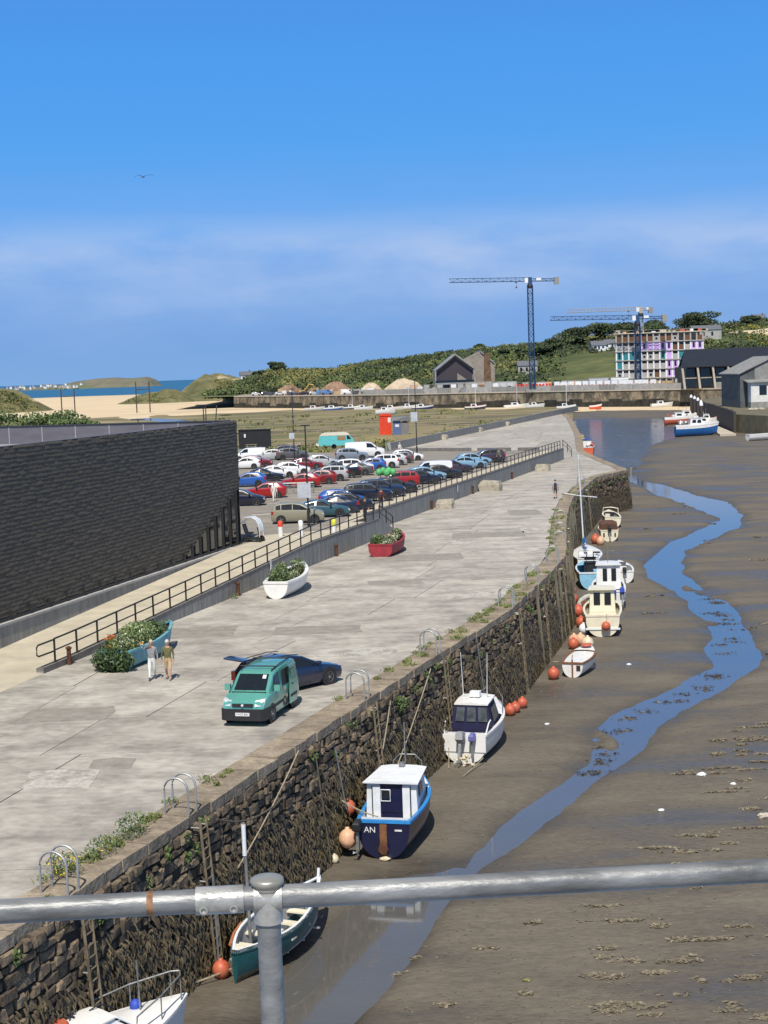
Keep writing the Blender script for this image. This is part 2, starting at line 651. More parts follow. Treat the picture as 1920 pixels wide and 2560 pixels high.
# beach, one gently rolling sheet that dips below the sea at its far side
yy = np.geomspace(560, 2600, 90)
tt = np.linspace(-0.42, 0.14, 90)
Yg, Tg = np.meshgrid(yy, tt, indexing='ij')
Xg = Tg * Yg
Zg = -3.3 + 0.5 * vnoise(Xg / 60, Yg / 110, 3) - 4.5 * np.clip((Yg + 60 * vnoise(Xg / 200, Yg / 90, 9) - 1750) / 700, 0, 1.4) - 0.5 * np.clip((800 - Yg) / 200, 0, 1)
struct(link('beach', grid_mesh('beach', Xg, Yg, Zg, SAND)))
# salt marsh between car park and beach, with creeks
yy = np.geomspace(205, 860, 150)
tt = np.linspace(-0.36, 0.125, 150)
Yg, Tg = np.meshgrid(yy, tt, indexing='ij')
Xg = Tg * Yg
nz = vnoise(Xg / 16, Yg / 42, 5)
Zg = -2.7 + 0.45 * nz - 1.5 * np.clip((Yg - 520) / 320, 0, 1)
creek = np.exp(-((Xg + 19 + 5 * np.sin(Yg / 26) + (Yg - 300) * 0.22) / 4.5) ** 2) * np.clip((Yg - 262) / 12, 0, 1)
Zg -= 1.6 * creek
Zg -= 0.8 * np.clip(-(vnoise(Xg / 30, Yg / 60, 12) + 0.55) * 2, 0, 1)
bank = np.clip((250 - Yg - 0.4 * (Xg + 8)) / 14, 0, 1) * (Xg < 0.5)
Zg = Zg * (1 - bank) + 0.9 * bank
struct(link('salt_marsh', grid_mesh('salt_marsh', Xg, Yg, Zg, MARSH)))
struct(MB().poly([(-330, 262, -3.62), (0, 262, -3.62), (38, 400, -3.65), (10, 610, -3.7), (-60, 760, -3.72), (-330, 880, -3.72)]).build('creek_water', HWATER))

# ---- harbour mud: one sheet with the stream bed carved in, water lies in it
MUD = bpy.data.materials.new('harbour_mud')
MUD.use_nodes = True
n_, l_ = MUD.node_tree.nodes, MUD.node_tree.links
b_ = n_['Principled BSDF']
g_ = n_.new('ShaderNodeNewGeometry')
mp_ = n_.new('ShaderNodeMapping')
mp_.inputs['Scale'].default_value = (0.35, 1.0, 1)
l_.new(g_.outputs['Position'], mp_.inputs[0])
na = n_.new('ShaderNodeTexNoise')
na.inputs['Scale'].default_value = 0.22
na.inputs['Detail'].default_value = 9
na.inputs['Roughness'].default_value = 0.62
l_.new(mp_.outputs[0], na.inputs['Vector'])
ra = n_.new('ShaderNodeValToRGB')
ra.color_ramp.elements.new(0.5)
for e, (p, c) in zip(ra.color_ramp.elements, [(0.32, (0.088, 0.076, 0.058)), (0.5, (0.116, 0.1, 0.077)), (0.68, (0.144, 0.126, 0.1))]):
    e.position = p
    e.color = (*c, 1)
l_.new(na.outputs['Fac'], ra.inputs[0])
l_.new(ra.outputs[0], b_.inputs['Base Color'])
rr_ = n_.new('ShaderNodeMapRange')
rr_.inputs['From Min'].default_value = 0.38
rr_.inputs['From Max'].default_value = 0.58
rr_.inputs['To Min'].default_value = 0.3
rr_.inputs['To Max'].default_value = 0.85
l_.new(na.outputs['Fac'], rr_.inputs['Value'])
# mud close to the water level stays wet: darker and glossier
sz_ = n_.new('ShaderNodeSeparateXYZ')
l_.new(g_.outputs['Position'], sz_.inputs[0])
wz_ = n_.new('ShaderNodeMath')
wz_.operation = 'MULTIPLY_ADD'
wz_.inputs[1].default_value = 0.16
l_.new(na.outputs['Fac'], wz_.inputs[0])
l_.new(sz_.outputs['Z'], wz_.inputs[2])
wet_ = n_.new('ShaderNodeMapRange')
wet_.inputs['From Min'].default_value = -4.86 + 0.08
wet_.inputs['From Max'].default_value = -4.70 + 0.08
wet_.inputs['To Min'].default_value = 0.0
wet_.inputs['To Max'].default_value = 1.0
l_.new(wz_.outputs[0], wet_.inputs['Value'])
dk_ = n_.new('ShaderNodeMapRange')
dk_.inputs['To Min'].default_value = 0.76
dk_.inputs['To Max'].default_value = 1.12
l_.new(wet_.outputs[0], dk_.inputs['Value'])
# fine grain and specks
nf_ = n_.new('ShaderNodeTexNoise')
nf_.inputs['Scale'].default_value = 9.0
nf_.inputs['Detail'].default_value = 6
nf_.inputs['Roughness'].default_value = 0.7
l_.new(mp_.outputs[0], nf_.inputs['Vector'])
fg_ = n_.new('ShaderNodeMapRange')
fg_.inputs['From Min'].default_value = 0.3
fg_.inputs['From Max'].default_value = 0.7
fg_.inputs['To Min'].default_value = 0.74
fg_.inputs['To Max'].default_value = 1.24
l_.new(nf_.outputs['Fac'], fg_.inputs['Value'])
mu_ = n_.new('ShaderNodeMath')
mu_.operation = 'MULTIPLY'
l_.new(dk_.outputs[0], mu_.inputs[0])
l_.new(fg_.outputs[0], mu_.inputs[1])
sc2_ = n_.new('ShaderNodeVectorMath')
sc2_.operation = 'SCALE'
l_.new(ra.outputs[0], sc2_.inputs[0])
l_.new(mu_.outputs[0], sc2_.inputs['Scale'])
l_.new(sc2_.outputs[0], b_.inputs['Base Color'])
rw_ = n_.new('ShaderNodeMath')
rw_.operation = 'MULTIPLY'
l_.new(rr_.outputs[0], rw_.inputs[0])
l_.new(dk_.outputs[0], rw_.inputs[1])
l_.new(rw_.outputs[0], b_.inputs['Roughness'])
b_.inputs['IOR'].default_value = 1.36
nb = n_.new('ShaderNodeTexNoise')
nb.inputs['Scale'].default_value = 1.9
nb.inputs['Detail'].default_value = 8
nb.inputs['Roughness'].default_value = 0.6
l_.new(mp_.outputs[0], nb.inputs['Vector'])
bp_ = n_.new('ShaderNodeBump')
bp_.inputs['Strength'].default_value = 0.9
bp_.inputs['Distance'].default_value = 0.06
ba_ = n_.new('ShaderNodeMath')
ba_.operation = 'MULTIPLY_ADD'
ba_.inputs[1].default_value = 0.3
l_.new(nf_.outputs['Fac'], ba_.inputs[0])
l_.new(nb.outputs['Fac'], ba_.inputs[2])
l_.new(ba_.outputs[0], bp_.inputs['Height'])
l_.new(bp_.outputs[0], b_.inputs['Normal'])

STREAM_L = [(37.04, 228.0), (36.6, 194.75), (38.33, 179.5), (36.58, 167.1), (28.31, 151), (24.26, 140.5), (22.03, 130), (21.75, 120.3), (21.83, 109.8), (21.77, 102.5),
            (20.19, 95.6), (19.41, 92.5), (19.32, 88), (16.53, 84.1), (13.37, 78.5), (10.96, 76.1), (9.7, 72.1), (8.51, 66.9), (6.62, 63.3), (4.59, 60.1), (2.43, 54.4), (-0.17, 45.9), (-2.09, 40), (-4.5, 31)]
STREAM_R = [(38.56, 234.3), (40.04, 223.6), (41.02, 208.1), (42.86, 188.6), (40.34, 169.5), (36.9, 160.4), (31.74, 149.9), (27.55, 141.3), (24.66, 128.7), (24.56, 118), (24.94, 112.5),
            (23.84, 104), (23.17, 96.7), (22.25, 91.1), (21.23, 87.3), (19.28, 83.2), (15.63, 77.8), (12.75, 73), (10.91, 67.4), (7.92, 61.4), (5.72, 56.8), (3.89, 53.7), (1.52, 48.6), (0.62, 45.9), (0.09, 44), (-1.23, 40.2), (-3.2, 31)]
POOL = [(37, 226), (39, 236), (42, 262), (62, 340), (70, 362), (84, 450), (90, 497), (66, 516), (52, 470), (38, 300), (31, 240)]


def smooth_poly(p, it=2, closed=False):
    p = [tuple(q) for q in p]
    for _ in range(it):
        q = [] if closed else [p[0]]
        m = len(p)
        for i in range(m if closed else m - 1):
            a, b = p[i], p[(i + 1) % m]
            q += [(a[0] * .75 + b[0] * .25, a[1] * .75 + b[1] * .25), (a[0] * .25 + b[0] * .75, a[1] * .25 + b[1] * .75)]
        if not closed:
            q.append(p[-1])
        p = q
    return p


def sdist(px, py, poly):
    """signed distance to a polygon, positive inside"""
    inside = np.zeros(px.shape, bool)
    d2 = np.full(px.shape, 1e18)
    m = len(poly)
    for i in range(m):
        (x0, y0), (x1, y1) = poly[i], poly[(i + 1) % m]
        ex, ey = x1 - x0, y1 - y0
        t = np.clip(((px - x0) * ex + (py - y0) * ey) / (ex * ex + ey * ey + 1e-12), 0, 1)
        d2 = np.minimum(d2, (px - x0 - t * ex) ** 2 + (py - y0 - t * ey) ** 2)
        if y0 != y1:
            c = ((y0 > py) != (y1 > py)) & (px < ex * (py - y0) / ey + x0)
            inside ^= c
    d = np.sqrt(d2)
    return np.where(inside, d, -d)


stream_poly = smooth_poly(STREAM_L, 2) + smooth_poly(STREAM_R, 2)[::-1]
pool_poly = smooth_poly(POOL, 2, True)
yy = np.geomspace(26, 640, 560)
tt = np.linspace(-0.34, 0.42, 300)
Yg, Tg = np.meshgrid(yy, tt, indexing='ij')
Xg = Tg * Yg
s1 = sdist(Xg, Yg, stream_poly)
s2 = sdist(Xg, Yg, pool_poly)
jit = 0.35 * vnoise(Xg * 1.1, Yg * 0.55, 21) * np.clip(Yg / 70, 0.5, 2.2)
k1 = np.clip((s1 + jit - 0.45 * np.clip((66 - Yg) / 8, 0, 1)) / 1.6 * 0.5 + 0.5, 0, 1)
k2 = np.clip((s2 + 3.0 * vnoise(Xg / 6, Yg / 14, 4)) / 7 * 0.5 + 0.5, 0, 1)
kk = np.maximum(k1, k2)
kk = kk * kk * (3 - 2 * kk)
nz = vnoise(Xg * 0.5, Yg * 0.28, 31)
nz2 = vnoise(Xg * 2.6, Yg * 1.3, 33)
Zm = -4.70 + 0.035 * nz + 0.012 * nz2 * np.clip(90 / Yg, 0, 1) - 0.30 * kk
# shallow puddle basin under the near boats and low bars standing out of the stream
ub, vb = (Xg + 1.3) * 0.95 - (Yg - 46) * 0.31, (Xg + 1.3) * 0.31 + (Yg - 46) * 0.95
Zm -= 0.34 * np.clip(1.25 - np.hypot((ub + 0.25 * vnoise(Xg, Yg * 0.6, 77)) / 1.8, vb / 8.5), 0, 0.52)
Zm += 0.30 * kk * np.clip((vnoise(Xg * 0.9, Yg * 0.45, 55) - 0.62) * 4, 0, 1)
Zm += np.clip((Yg - 505) / 40, 0, 1) * 0.55
# foreshore rises to the right-hand bank
Zm += np.clip((Xg - 0.155 * (Yg - 315) - 86) / 14, 0, 1) * 3.6 * np.clip((Yg - 250) / 60, 0, 1)


def mud_z(x, y):
    i = np.searchsorted(yy, y)
    i = min(max(i, 0), len(yy) - 1)
    j = int(round((x / yy[i] - tt[0]) / (tt[1] - tt[0])))
    return float(Zm[i, min(max(j, 0), len(tt) - 1)])


struct(link('harbour_mud', grid_mesh('harbour_mud', Xg, Yg, Zm, MUD)))
struct(MB().poly([(-12, 26, -4.845), (26, 26, -4.845), (70, 262, -4.845), (30, 262, -4.845), (28, 150, -4.845), (10, 95, -4.845)]).build('harbour_water', HWATER))
struct(MB().poly([(30, 262.02, -4.845), (70, 262.02, -4.845), (150, 535, -4.845), (44, 535, -4.845)]).build('pool_water', PWATER))

# ---- the quay: slabs, coping, stone face
EDGE = [(-13.6, 22), (-8.2, 37.4), (-4.44, 48.9), (1.55, 66.6), (6.56, 80.7), (10.25, 95.1), (12.1, 102.9), (15.1, 127.4), (16.4, 136.5), (18.4, 149), (24.3, 175.3), (29.7, 185.8),
        (29.8, 209), (30.1, 228.5), (36.7, 282.5), (46.1, 371), (52.5, 444)]
EY = np.array([p[1] for p in EDGE])
EX = np.array([p[0] for p in EDGE])


def edge_x(y):
    return float(np.interp(y, EY, EX))


def w1x(y):
    return -15.25 + (y - 66.94) * 0.291


def w2x(y):
    return 0.4 + (y - 128) * 0.2975


def bldx(y):
    return -18.74 + (y - 73.52) * 0.2745


def ramp_z(y):
    return min(1.3, max(0.0, (y - 69) / 34 * 1.3))


def left_x(y):
    if y < 66.9:
        return -26.0
    if y < 122:
        return w1x(y)
    if y < 211:
        return w2x(y)
    if y < 248:
        return 1.0 + (y - 211) * 0.0
    return 1.1 + (y - 248.4) * 0.289


quay = struct(link('quay', None))
base_poly = [(-60, 22)] + EDGE + [(49.3, 444), (43.4, 394), (1.1, 248.4), (-30, 238), (-60, 238)]
MB().prism(base_poly, -5.6, -0.1).build('foundation', MORTAR, quay)
y = 22.0
while y < 443:
    step = 6.2 if y < 220 else 14
    y1 = min(y + step * random.uniform(0.85, 1.15), 443.5)
    for brk in (66.9, 122.0, 211.0, 248.4):
        if y < brk - 0.01 < y1:
            y1 = brk
    a0, a1 = left_x(y + 0.01), left_x(y1 - 0.01)
    c0, c1 = edge_x(y) - 1.15, edge_x(y1) - 1.15
    n = max(1, int(round((c0 - a0) / 6.5)))
    cuts = [0] + sorted(min(0.95, max(0.05, (k + random.uniform(-0.15, 0.15)) / n)) for k in range(1, n)) + [1]
    for i in range(n):
        u, w = cuts[i], cuts[i + 1]
        g = 0.02
        q = [(a0 + (c0 - a0) * u + g, y + g), (a0 + (c0 - a0) * w - g, y + g), (a1 + (c1 - a1) * w - g, y1 - g), (a1 + (c1 - a1) * u + g, y1 - g)]
        MB().prism(q, -0.1, random.uniform(-0.006, 0.006)).build('concrete_slab', CONC, quay)
    y = y1

PATCHD = mat('dark_repair', (0.285, 0.265, 0.23), 0.9, 0, 0.15, 1.5, bump=0.3, bscale=9)
PATCHL = mat('pale_repair', (0.46, 0.44, 0.39), 0.9, 0, 0.25, 1.2, bump=0.4, bscale=7, col2=(0.3, 0.28, 0.24), thr=(0.42, 0.55))
for (x, y, w, d, m) in ((-9.3, 50.4, 1.5, 1.3, PATCHD), (-10.7, 48.6, 2.2, 2.3, PATCHL), (-3.5, 76, 4.5, 2.4, PATCHD), (-9.5, 76.5, 3.6, 3.2, PATCHD), (2.2, 104.5, 6.5, 3.5, PATCHD), (4.5, 86, 3.0, 2.0, PATCHL),
                        (5.5, 113, 1.8, 1.6, PATCHL), (8, 117.5, 5.5, 3.5, PATCHD), (10.5, 107, 2.6, 2.2, PATCHL), (12.4, 135, 3, 5, PATCHD), (-12.5, 58.5, 3.5, 2.2, PATCHD), (0.6, 92.5, 3.2, 2.2, PATCHD), (-1.5, 69.5, 3.5, 1.8, PATCHL), (12, 120, 2.4, 4, PATCHL)):
    jj = lambda: random.uniform(-0.22, 0.22)
    MB().prism([(x - w / 2 + jj(), y - d / 2 + jj()), (x + jj(), y - d / 2 + jj()), (x + w / 2 + jj(), y - d / 2 + jj()), (x + w / 2 + jj(), y + jj()), (x + w / 2 + jj(), y + d / 2 + jj()), (x + jj(), y + d / 2 + jj()), (x - w / 2 + jj(), y + d / 2 + jj())], -0.01, 0.011).build('repair_patch', m, quay)
# deck of the railway viaduct the view is taken from, just below and behind
struct(MB().bx(-30, 30, -9, 3.35, 9.6, 10.35).build('viaduct_deck', CONCW))

# walk along the edge by arc length
segs = []
acc = 0.0
for (x0, y0), (x1, y1) in zip(EDGE[:-1], EDGE[1:]):
    L = math.hypot(x1 - x0, y1 - y0)
    segs.append((acc, L, x0, y0, x1, y1))
    acc += L
ETOT = acc


def epos(s):
    for a, L, x0, y0, x1, y1 in segs:
        if s <= a + L or a + L >= ETOT - 1e-6:
            t = (s - a) / L
            tx, ty = (x1 - x0) / L, (y1 - y0) / L
            return x0 + (x1 - x0) * t, y0 + (y1 - y0) * t, tx, ty
    return 0, 0, 1, 0


# smooth tangents so that stones turn the corners together
SS = np.arange(0, ETOT, 0.5)
SP = np.array([epos(s)[:2] for s in SS])


def efrm(s):
    x, y, tx, ty = epos(s)
    a = epos(max(0, s - 0.6))
    b = epos(min(ETOT - 0.01, s + 0.6))
    tx, ty = b[0] - a[0], b[1] - a[1]
    L = math.hypot(tx, ty)
    return x, y, tx / L, ty / L


def wpt(s, z, d):
    """point on the battered face: s along the wall, z height, d proud of the face"""
    x, y, tx, ty = efrm(s)
    o_ = d + 0.075 * max(0.0, -z)
    return (x + ty * o_, y - tx * o_, z)


def s_at_y(yq):
    for a, L, x0, y0, x1, y1 in segs:
        if y0 <= yq <= y1:
            return a + L * (yq - y0) / (y1 - y0)
    return ETOT


# coping stones, uneven, some with soil over the joints
s = 0.2
while s < ETOT - 1.5:
    L = random.uniform(0.9, 1.7) if s < 190 else random.uniform(3, 5)
    x, y, tx, ty = efrm(s + 0.02)
    x2, y2, sx, sy = efrm(s + L - 0.03)
    wi = 1.12
    t0 = random.uniform(-0.03, 0.035)
    t1 = random.uniform(-0.03, 0.035)
    pr = random.uniform(0.03, 0.11)
    q = [(x - ty * wi, y + tx * wi), (x + ty * pr, y - tx * pr), (x2 + sy * pr, y2 - sx * pr), (x2 - sy * wi, y2 + sx * wi)]
    m_ = MB()
    m_.hexa([(*p, -0.34) for p in q] + [(*q[0], 0.0), (*q[1], t0 - 0.02), (*q[2], t1 - 0.02), (*q[3], 0.0)])
    m_.build('coping_stone', COPE, quay)
    s += L

# stone face: the stones nearest the viewer are pieces of their own, the rest one mesh
back = MB()
for i in range(0, len(SS) - 1):
    s0, s1_ = SS[i], SS[i + 1]
    back.poly([wpt(s0, -5.5, 0), wpt(s1_, -5.5, 0), wpt(s1_, -0.32, 0), wpt(s0, -0.32, 0)])
back.build('wall_core', MORTAR, quay)
S_BEG, S_END = s_at_y(30), s_at_y(185.7)
rest = MB()
near = []
z = -0.34
while z > -5.1:
    hgt = random.uniform(0.17, 0.35)
    s = S_BEG + random.uniform(0, 0.5)
    while s < S_END:
        far = s > 75
        L = random.choice([random.uniform(0.18, 0.4), random.uniform(0.3, 0.75)]) * (1.15 if far else 1)
        if random.random() < 0.12:
            L *= 1.5
        pr = random.uniform(0.03, 0.17)
        if random.random() < 0.93:
            j = lambda: random.uniform(-0.06, 0.06)
            g = 0.02
            za, zb = z - hgt + g, z - g
            c = [(s + g + j(), za + j()), (s + L - g + j(), za + j()), (s + L - g + j(), zb + j()), (s + g + j(), zb + j())]
            cx, cz = s + L / 2, (za + zb) / 2
            k = random.uniform(0.62, 0.85)
            outer = [wpt(p[0], p[1], -0.02) for p in c]
            mid = [wpt(cx + (p[0] - cx) * 0.97, cz + (p[1] - cz) * 0.97, pr * 0.55) for p in c]
            inner = [wpt(cx + (p[0] - cx) * k, cz + (p[1] - cz) * k, pr + random.uniform(-0.02, 0.03)) for p in c]
            if s < s_at_y(47) and len(near) < 290 and z > -4.9:
                near.append((outer, mid, inner))
            else:
                rest.loft([outer, mid, inner], True, False, True)
        s += L
    z -= hgt
for rings in near:
    MB().loft(list(rings), True, False, True).build('wall_stone', STONE, quay)
stuff(rest.build('wall_stones', STONE, quay))

# seaweed hanging on the lower half of the face
n = 46000
ss = S_BEG + (S_END - S_BEG) * rng.random(n) ** 1.25
zz = -1.3 - 3.4 * rng.random(n) ** 0.75
keep = rng.random(n) < np.clip((-(zz) - 1.5 + 0.75 * np.array([noise.noise((a * 0.35, 3.1, 0)) + 0.6 * noise.noise((a * 1.9, b * 0.7, 0)) for a, b in zip(ss, zz)])) / 1.5, 0.0, 1)
vv, ff = [], []
for a, b in zip(ss[keep], zz[keep]):
    ln = random.uniform(0.12, 0.38)
    w = random.uniform(0.010, 0.032)
    d0 = random.uniform(0.06, 0.2)
    lean = random.uniform(-0.12, 0.12)
    k = len(vv)
    for t, ww in ((0, w), (0.5, w * 1.3), (1.0, w * 0.35)):
        d = d0 + 0.1 * math.sin(t * 2.2)
        vv.append(wpt(a + lean * t - ww, b - ln * t, d))
        vv.append(wpt(a + lean * t + ww, b - ln * t, d + 0.02))
    ff += [(k, k + 1, k + 3, k + 2), (k + 2, k + 3, k + 5, k + 4)]
stuff(link('seaweed', np_mesh('seaweed', vv, ff, WEED)), 'dark brown wrack hanging in strands from the lower quay wall', 'seaweed')

# grass and weeds rooted along the coping and in the joints of the wall
pts, sz = [], []
for k in range(230):
    yq = 36 + 145 * random.random() ** 1.2
    if noise.noise((yq * 0.16, 0.5, 0)) < -0.12 and random.random() < 0.85:
        continue
    x, yv, tx, ty = efrm(s_at_y(yq))
    d = random.choice([random.uniform(0.75, 1.25), random.uniform(0.1, 1.2)])
    cxy = (x - ty * d, yv + tx * d)
    r = random.uniform(0.08, 0.3)
    p = clump_pts(60, (*cxy, 0.05), (r * 1.3, r * 1.6, r * 0.5), 0.1)
    p[:, 2] = np.abs(p[:, 2])
    pts.append(p)
    sz += [random.uniform(0.1, 0.2)] * 60
stuff(link('grass', leaf_mesh('grass', np.concatenate(pts), sz, GRASS, up=1.2, thin=0.3)), 'green and yellowed grass tufts along the quay coping', 'grass')
pts, sz = [], []
for k in range(90):
    s = random.uniform(S_BEG, S_END)
    p = clump_pts(40, wpt(s, -0.25 - 0.9 * random.random(), 0.16), (0.16, 0.16, 0.22), 0.1)
    pts.append(p)
    sz += [random.uniform(0.07, 0.15)] * 40
stuff(link('wall_weeds', leaf_mesh('wall_weeds', np.concatenate(pts), sz, GREEN)), 'small green weeds rooted in the upper quay wall joints', 'weeds')

# ---- upper level: car park, promenade and ramp
cp = [(-60, 118), (-10.3, 105.8), (-10.6, 103), (w1x(103) - 0.15, 103), (w1x(118) - 0.15, 118), (w2x(118) - 0.15, 118), (w2x(128) - 0.15, 128), (w2x(210.5) - 0.15, 210.5), (1.4, 222.7), (-60, 240)]
struct(MB().prism(cp, -0.3, 1.3).build('car_park', ASPH))
prom = [(-10.2, 103.2), (w1x(103.2) - 0.02, 103.2), (w1x(118) - 0.02, 118), (w2x(118.1), 118.1), (w2x(210) - 0.05, 210), (w2x(210) - 2.6, 210), (w2x(128) - 2.6, 128), (w1x(113) - 1.8, 113), (w1x(110.5) - 6.1, 110.5), (-9.0, 107.6)]
struct(MB().prism(prom, 1.25, 1.306).build('promenade', PAVE))
rp = MB()
ring = []
for y in np.linspace(58, 103.2, 40):
    xa = bldx(y) + 0.02
    xb = w1x(y) - 0.02 if y > 66.5 else w1x(66.5) - (66.5 - y) * 0.25
    ring.append([(xa, y, -0.05), (xb, y, -0.05), (xb, y, ramp_z(y) + 0.006), (xa, y, ramp_z(y) + 0.006)])
rp.loft(ring)
struct(rp.build('ramp', PAVE))
# bay lines painted on the car park
LINE = mat('road_paint', (0.62, 0.6, 0.55), 0.8, 0, 0.25, 3)
lines = struct(link('parking_bay_markings', None))
for k in range(15):
    y = 121.2 + k * 4.4
    xc = w2x(y) - 6.2 if y > 126 else -6.9 + (y - 119.6) * 0.29
    MB().bx(xc - 2.4, xc + 2.4, y - 0.06, y + 0.06, 1.3005, 1.309).build('bay_line', LINE, lines)
for k in range(10):
    y = 138 + k * 6.2
    xc = -11.5 + (y - 144) * 0.2
    MB().bx(xc - 2.2, xc + 7.4, y - 0.06, y + 0.06, 1.3005, 1.309).build('bay_line', LINE, lines)
for (x, y) in ((-4.6, 151.5), (-9.6, 127.5)):
    m_ = MB()
    m_.prism([(x - 1.4, y - 0.5), (x + 0.6, y + 0.1), (x + 0.7, y - 0.3), (x + 1.5, y + 0.75), (x + 0.2, y + 0.8), (x + 0.45, y + 0.45), (x - 1.5, y - 0.15)], 1.3005, 1.31)
    m_.build('arrow_marking', LINE, lines)

# retaining walls: cast panels under a kerb
def panel_wall(name, label, fx, y0, y1, top, cut_end=None):
    t = thing(name, label, 'wall')
    y = y0
    while y < y1 - 0.05:
        ye = min(y1, y + 3.05)
        g = 0.012
        za, zb = top(y), top(ye)
        ya, yb = y + g, ye - g
        q = []
        for (yq, zq) in ((ya, za), (yb, zb)):
            x = fx(yq)
            q.append([(x - 0.3, yq, -0.1), (x, yq, -0.1), (x, yq, zq - 0.16), (x - 0.3, yq, zq - 0.16)])
        MB().loft(q).build('wall_panel', CONCW, t)
        q = []
        for (yq, zq) in ((ya, za), (yb, zb)):
            x = fx(yq)
            q.append([(x - 0.32, yq, zq - 0.16), (x + 0.012, yq, zq - 0.16), (x + 0.012, yq, zq), (x - 0.32, yq, zq)])
        MB().loft(q).build('kerb', KERB, t)
        y = ye
    return t


wa = panel_wall('retaining_wall', 'grey concrete retaining wall rising along the ramp beside the boat planters', w1x, 66.9, 118.0, lambda y: max(0.22, ramp_z(y) + 0.25))
m_ = MB()
for (y, zt) in ((118.01, 1.5), (119.2, 1.2), (122.4, 0.12)):
    pass
m_.loft([[(w1x(y) - 0.3, y, -0.1), (w1x(y), y, -0.1), (w1x(y), y, zt), (w1x(y) - 0.3, y, zt)] for (y, zt) in ((118.02, 1.52), (119.0, 1.3), (122.4, 0.1))])
m_.build('stair_cheek', CONCW, wa)
panel_wall('retaining_wall', 'grey concrete retaining wall beyond the steps, along the car park promenade', w2x, 122.0, 210.5, lambda y: 1.56)
st = thing('quay_steps', 'concrete steps from the promenade down to the quay between two retaining walls', 'steps')
for k in range(7):
    ya, yb = 118.1 + k * 0.55, 118.1 + (k + 1) * 0.55
    zt = 1.3 - (k + 1) * 0.16
    MB().hexa([(w2x(ya), ya, -0.05), (w1x(ya) - 0.3, ya, -0.05), (w1x(yb) - 0.3, yb, -0.05), (w2x(yb), yb, -0.05),
               (w2x(ya), ya, zt), (w1x(ya) - 0.3, ya, zt), (w1x(yb) - 0.3, yb, zt), (w2x(yb), yb, zt)]).build('step', PAVE, st)

# railing: square posts, top rail and middle rail
RAIL = mat('railing_paint', (0.035, 0.03, 0.026), 0.5, 0.3, 0.2, 4)


def railing(name, label, pts, hgt=1.08, end=None):
    t = thing(name, label, 'railing')
    for (x, y, z) in pts:
        MB().bx(x - 0.045, x + 0.045, y - 0.02, y + 0.02, z, z + hgt).build('post', RAIL, t)
    for hh, r in ((hgt, 0.042), (hgt * 0.52, 0.034)):
        MB().tube([(x, y, z + hh) for x, y, z in pts], r, 6).build('top_rail' if hh == hgt else 'middle_rail', RAIL, t)
    return t


rl = railing('ramp_railing', 'dark metal railing with two rails along the ramp edge', [(w1x(y) - 0.12, y, max(0.22, ramp_z(y) + 0.25)) for y in np.arange(68.2, 118.1, 2.03)])
a = (w1x(68.2) - 0.12, 68.2, 0.22)
MB().tube([(a[0], a[1], 1.3), (a[0] - 0.42, a[1] - 1.35, 1.28), (a[0] - 0.46, a[1] - 1.5, 1.2), (a[0] - 0.46, a[1] - 1.5, 0.86), (a[0] - 0.42, a[1] - 1.35, 0.78), (a[0], a[1], 0.78)], 0.04, 6).build('end_loop', RAIL, rl)
railing('stair_railing', 'dark metal stair railing sloping down beside the quay steps', [(w1x(118.6) - 0.15, 118.6, 1.4), (w1x(120.4) - 0.15, 120.4, 0.8), (w1x(122.2) - 0.15, 122.2, 0.15)])
railing('promenade_railing', 'dark metal railing along the promenade edge beyond the steps', [(w2x(y) - 0.14, y, 1.56) for y in np.arange(122.4, 210.4, 2.1)])
railing('end_railing', 'short dark railing sloping down at the far end of the promenade', [(w2x(210.4) - 0.1, 210.4, 1.56), (w2x(212) + 0.3, 212.6, 0.9), (w2x(214) + 0.5, 214.6, 0.1)])

# ---- store building with shingle cladding
SHING = mat('dark_shingle', (0.092, 0.077, 0.056), 0.75, 0, 0.1, 1.5, isl=0.1, bump=0.1, bscale=15)
SHINGB = mat('cladding_backing', (0.03, 0.028, 0.024), 0.8)  # plain dark backing of the walls, seen between the shingles
ROOFM = mat('roof_membrane', (0.30, 0.30, 0.33), 0.7, 0, 0.08, 0.5)
UPST = mat('parapet_lining', (0.135, 0.13, 0.15), 0.6, 0.1, 0.1, 1.0, stretch=(0.6, 0.6, 3))
store = thing('store_building', 'large store clad in dark staggered shingles, glazed wedge at its far corner', 'building')
DX, DY = math.sin(math.atan(0.2745)), math.cos(math.atan(0.2745))
NXv, NYv = DY, -DX            # outward from the long face
B0 = (bldx(56), 56.0)
LEN = (105.6 - 56.0) / DY
BZ0, BZ1 = 1.35, 9.75


def bp(s, z, d=0.0, back=0.0):
    return (B0[0] + DX * s + NXv * (d - back), B0[1] + DY * s + NYv * (d - back), z)


S_CUT = (96.0 - 56.0) / DY


def clad_bottom(s):
    return 1.62 if s < S_CUT - 0.3 else 1.62 + (s - S_CUT + 0.3) / (LEN - S_CUT + 0.3) * 3.6


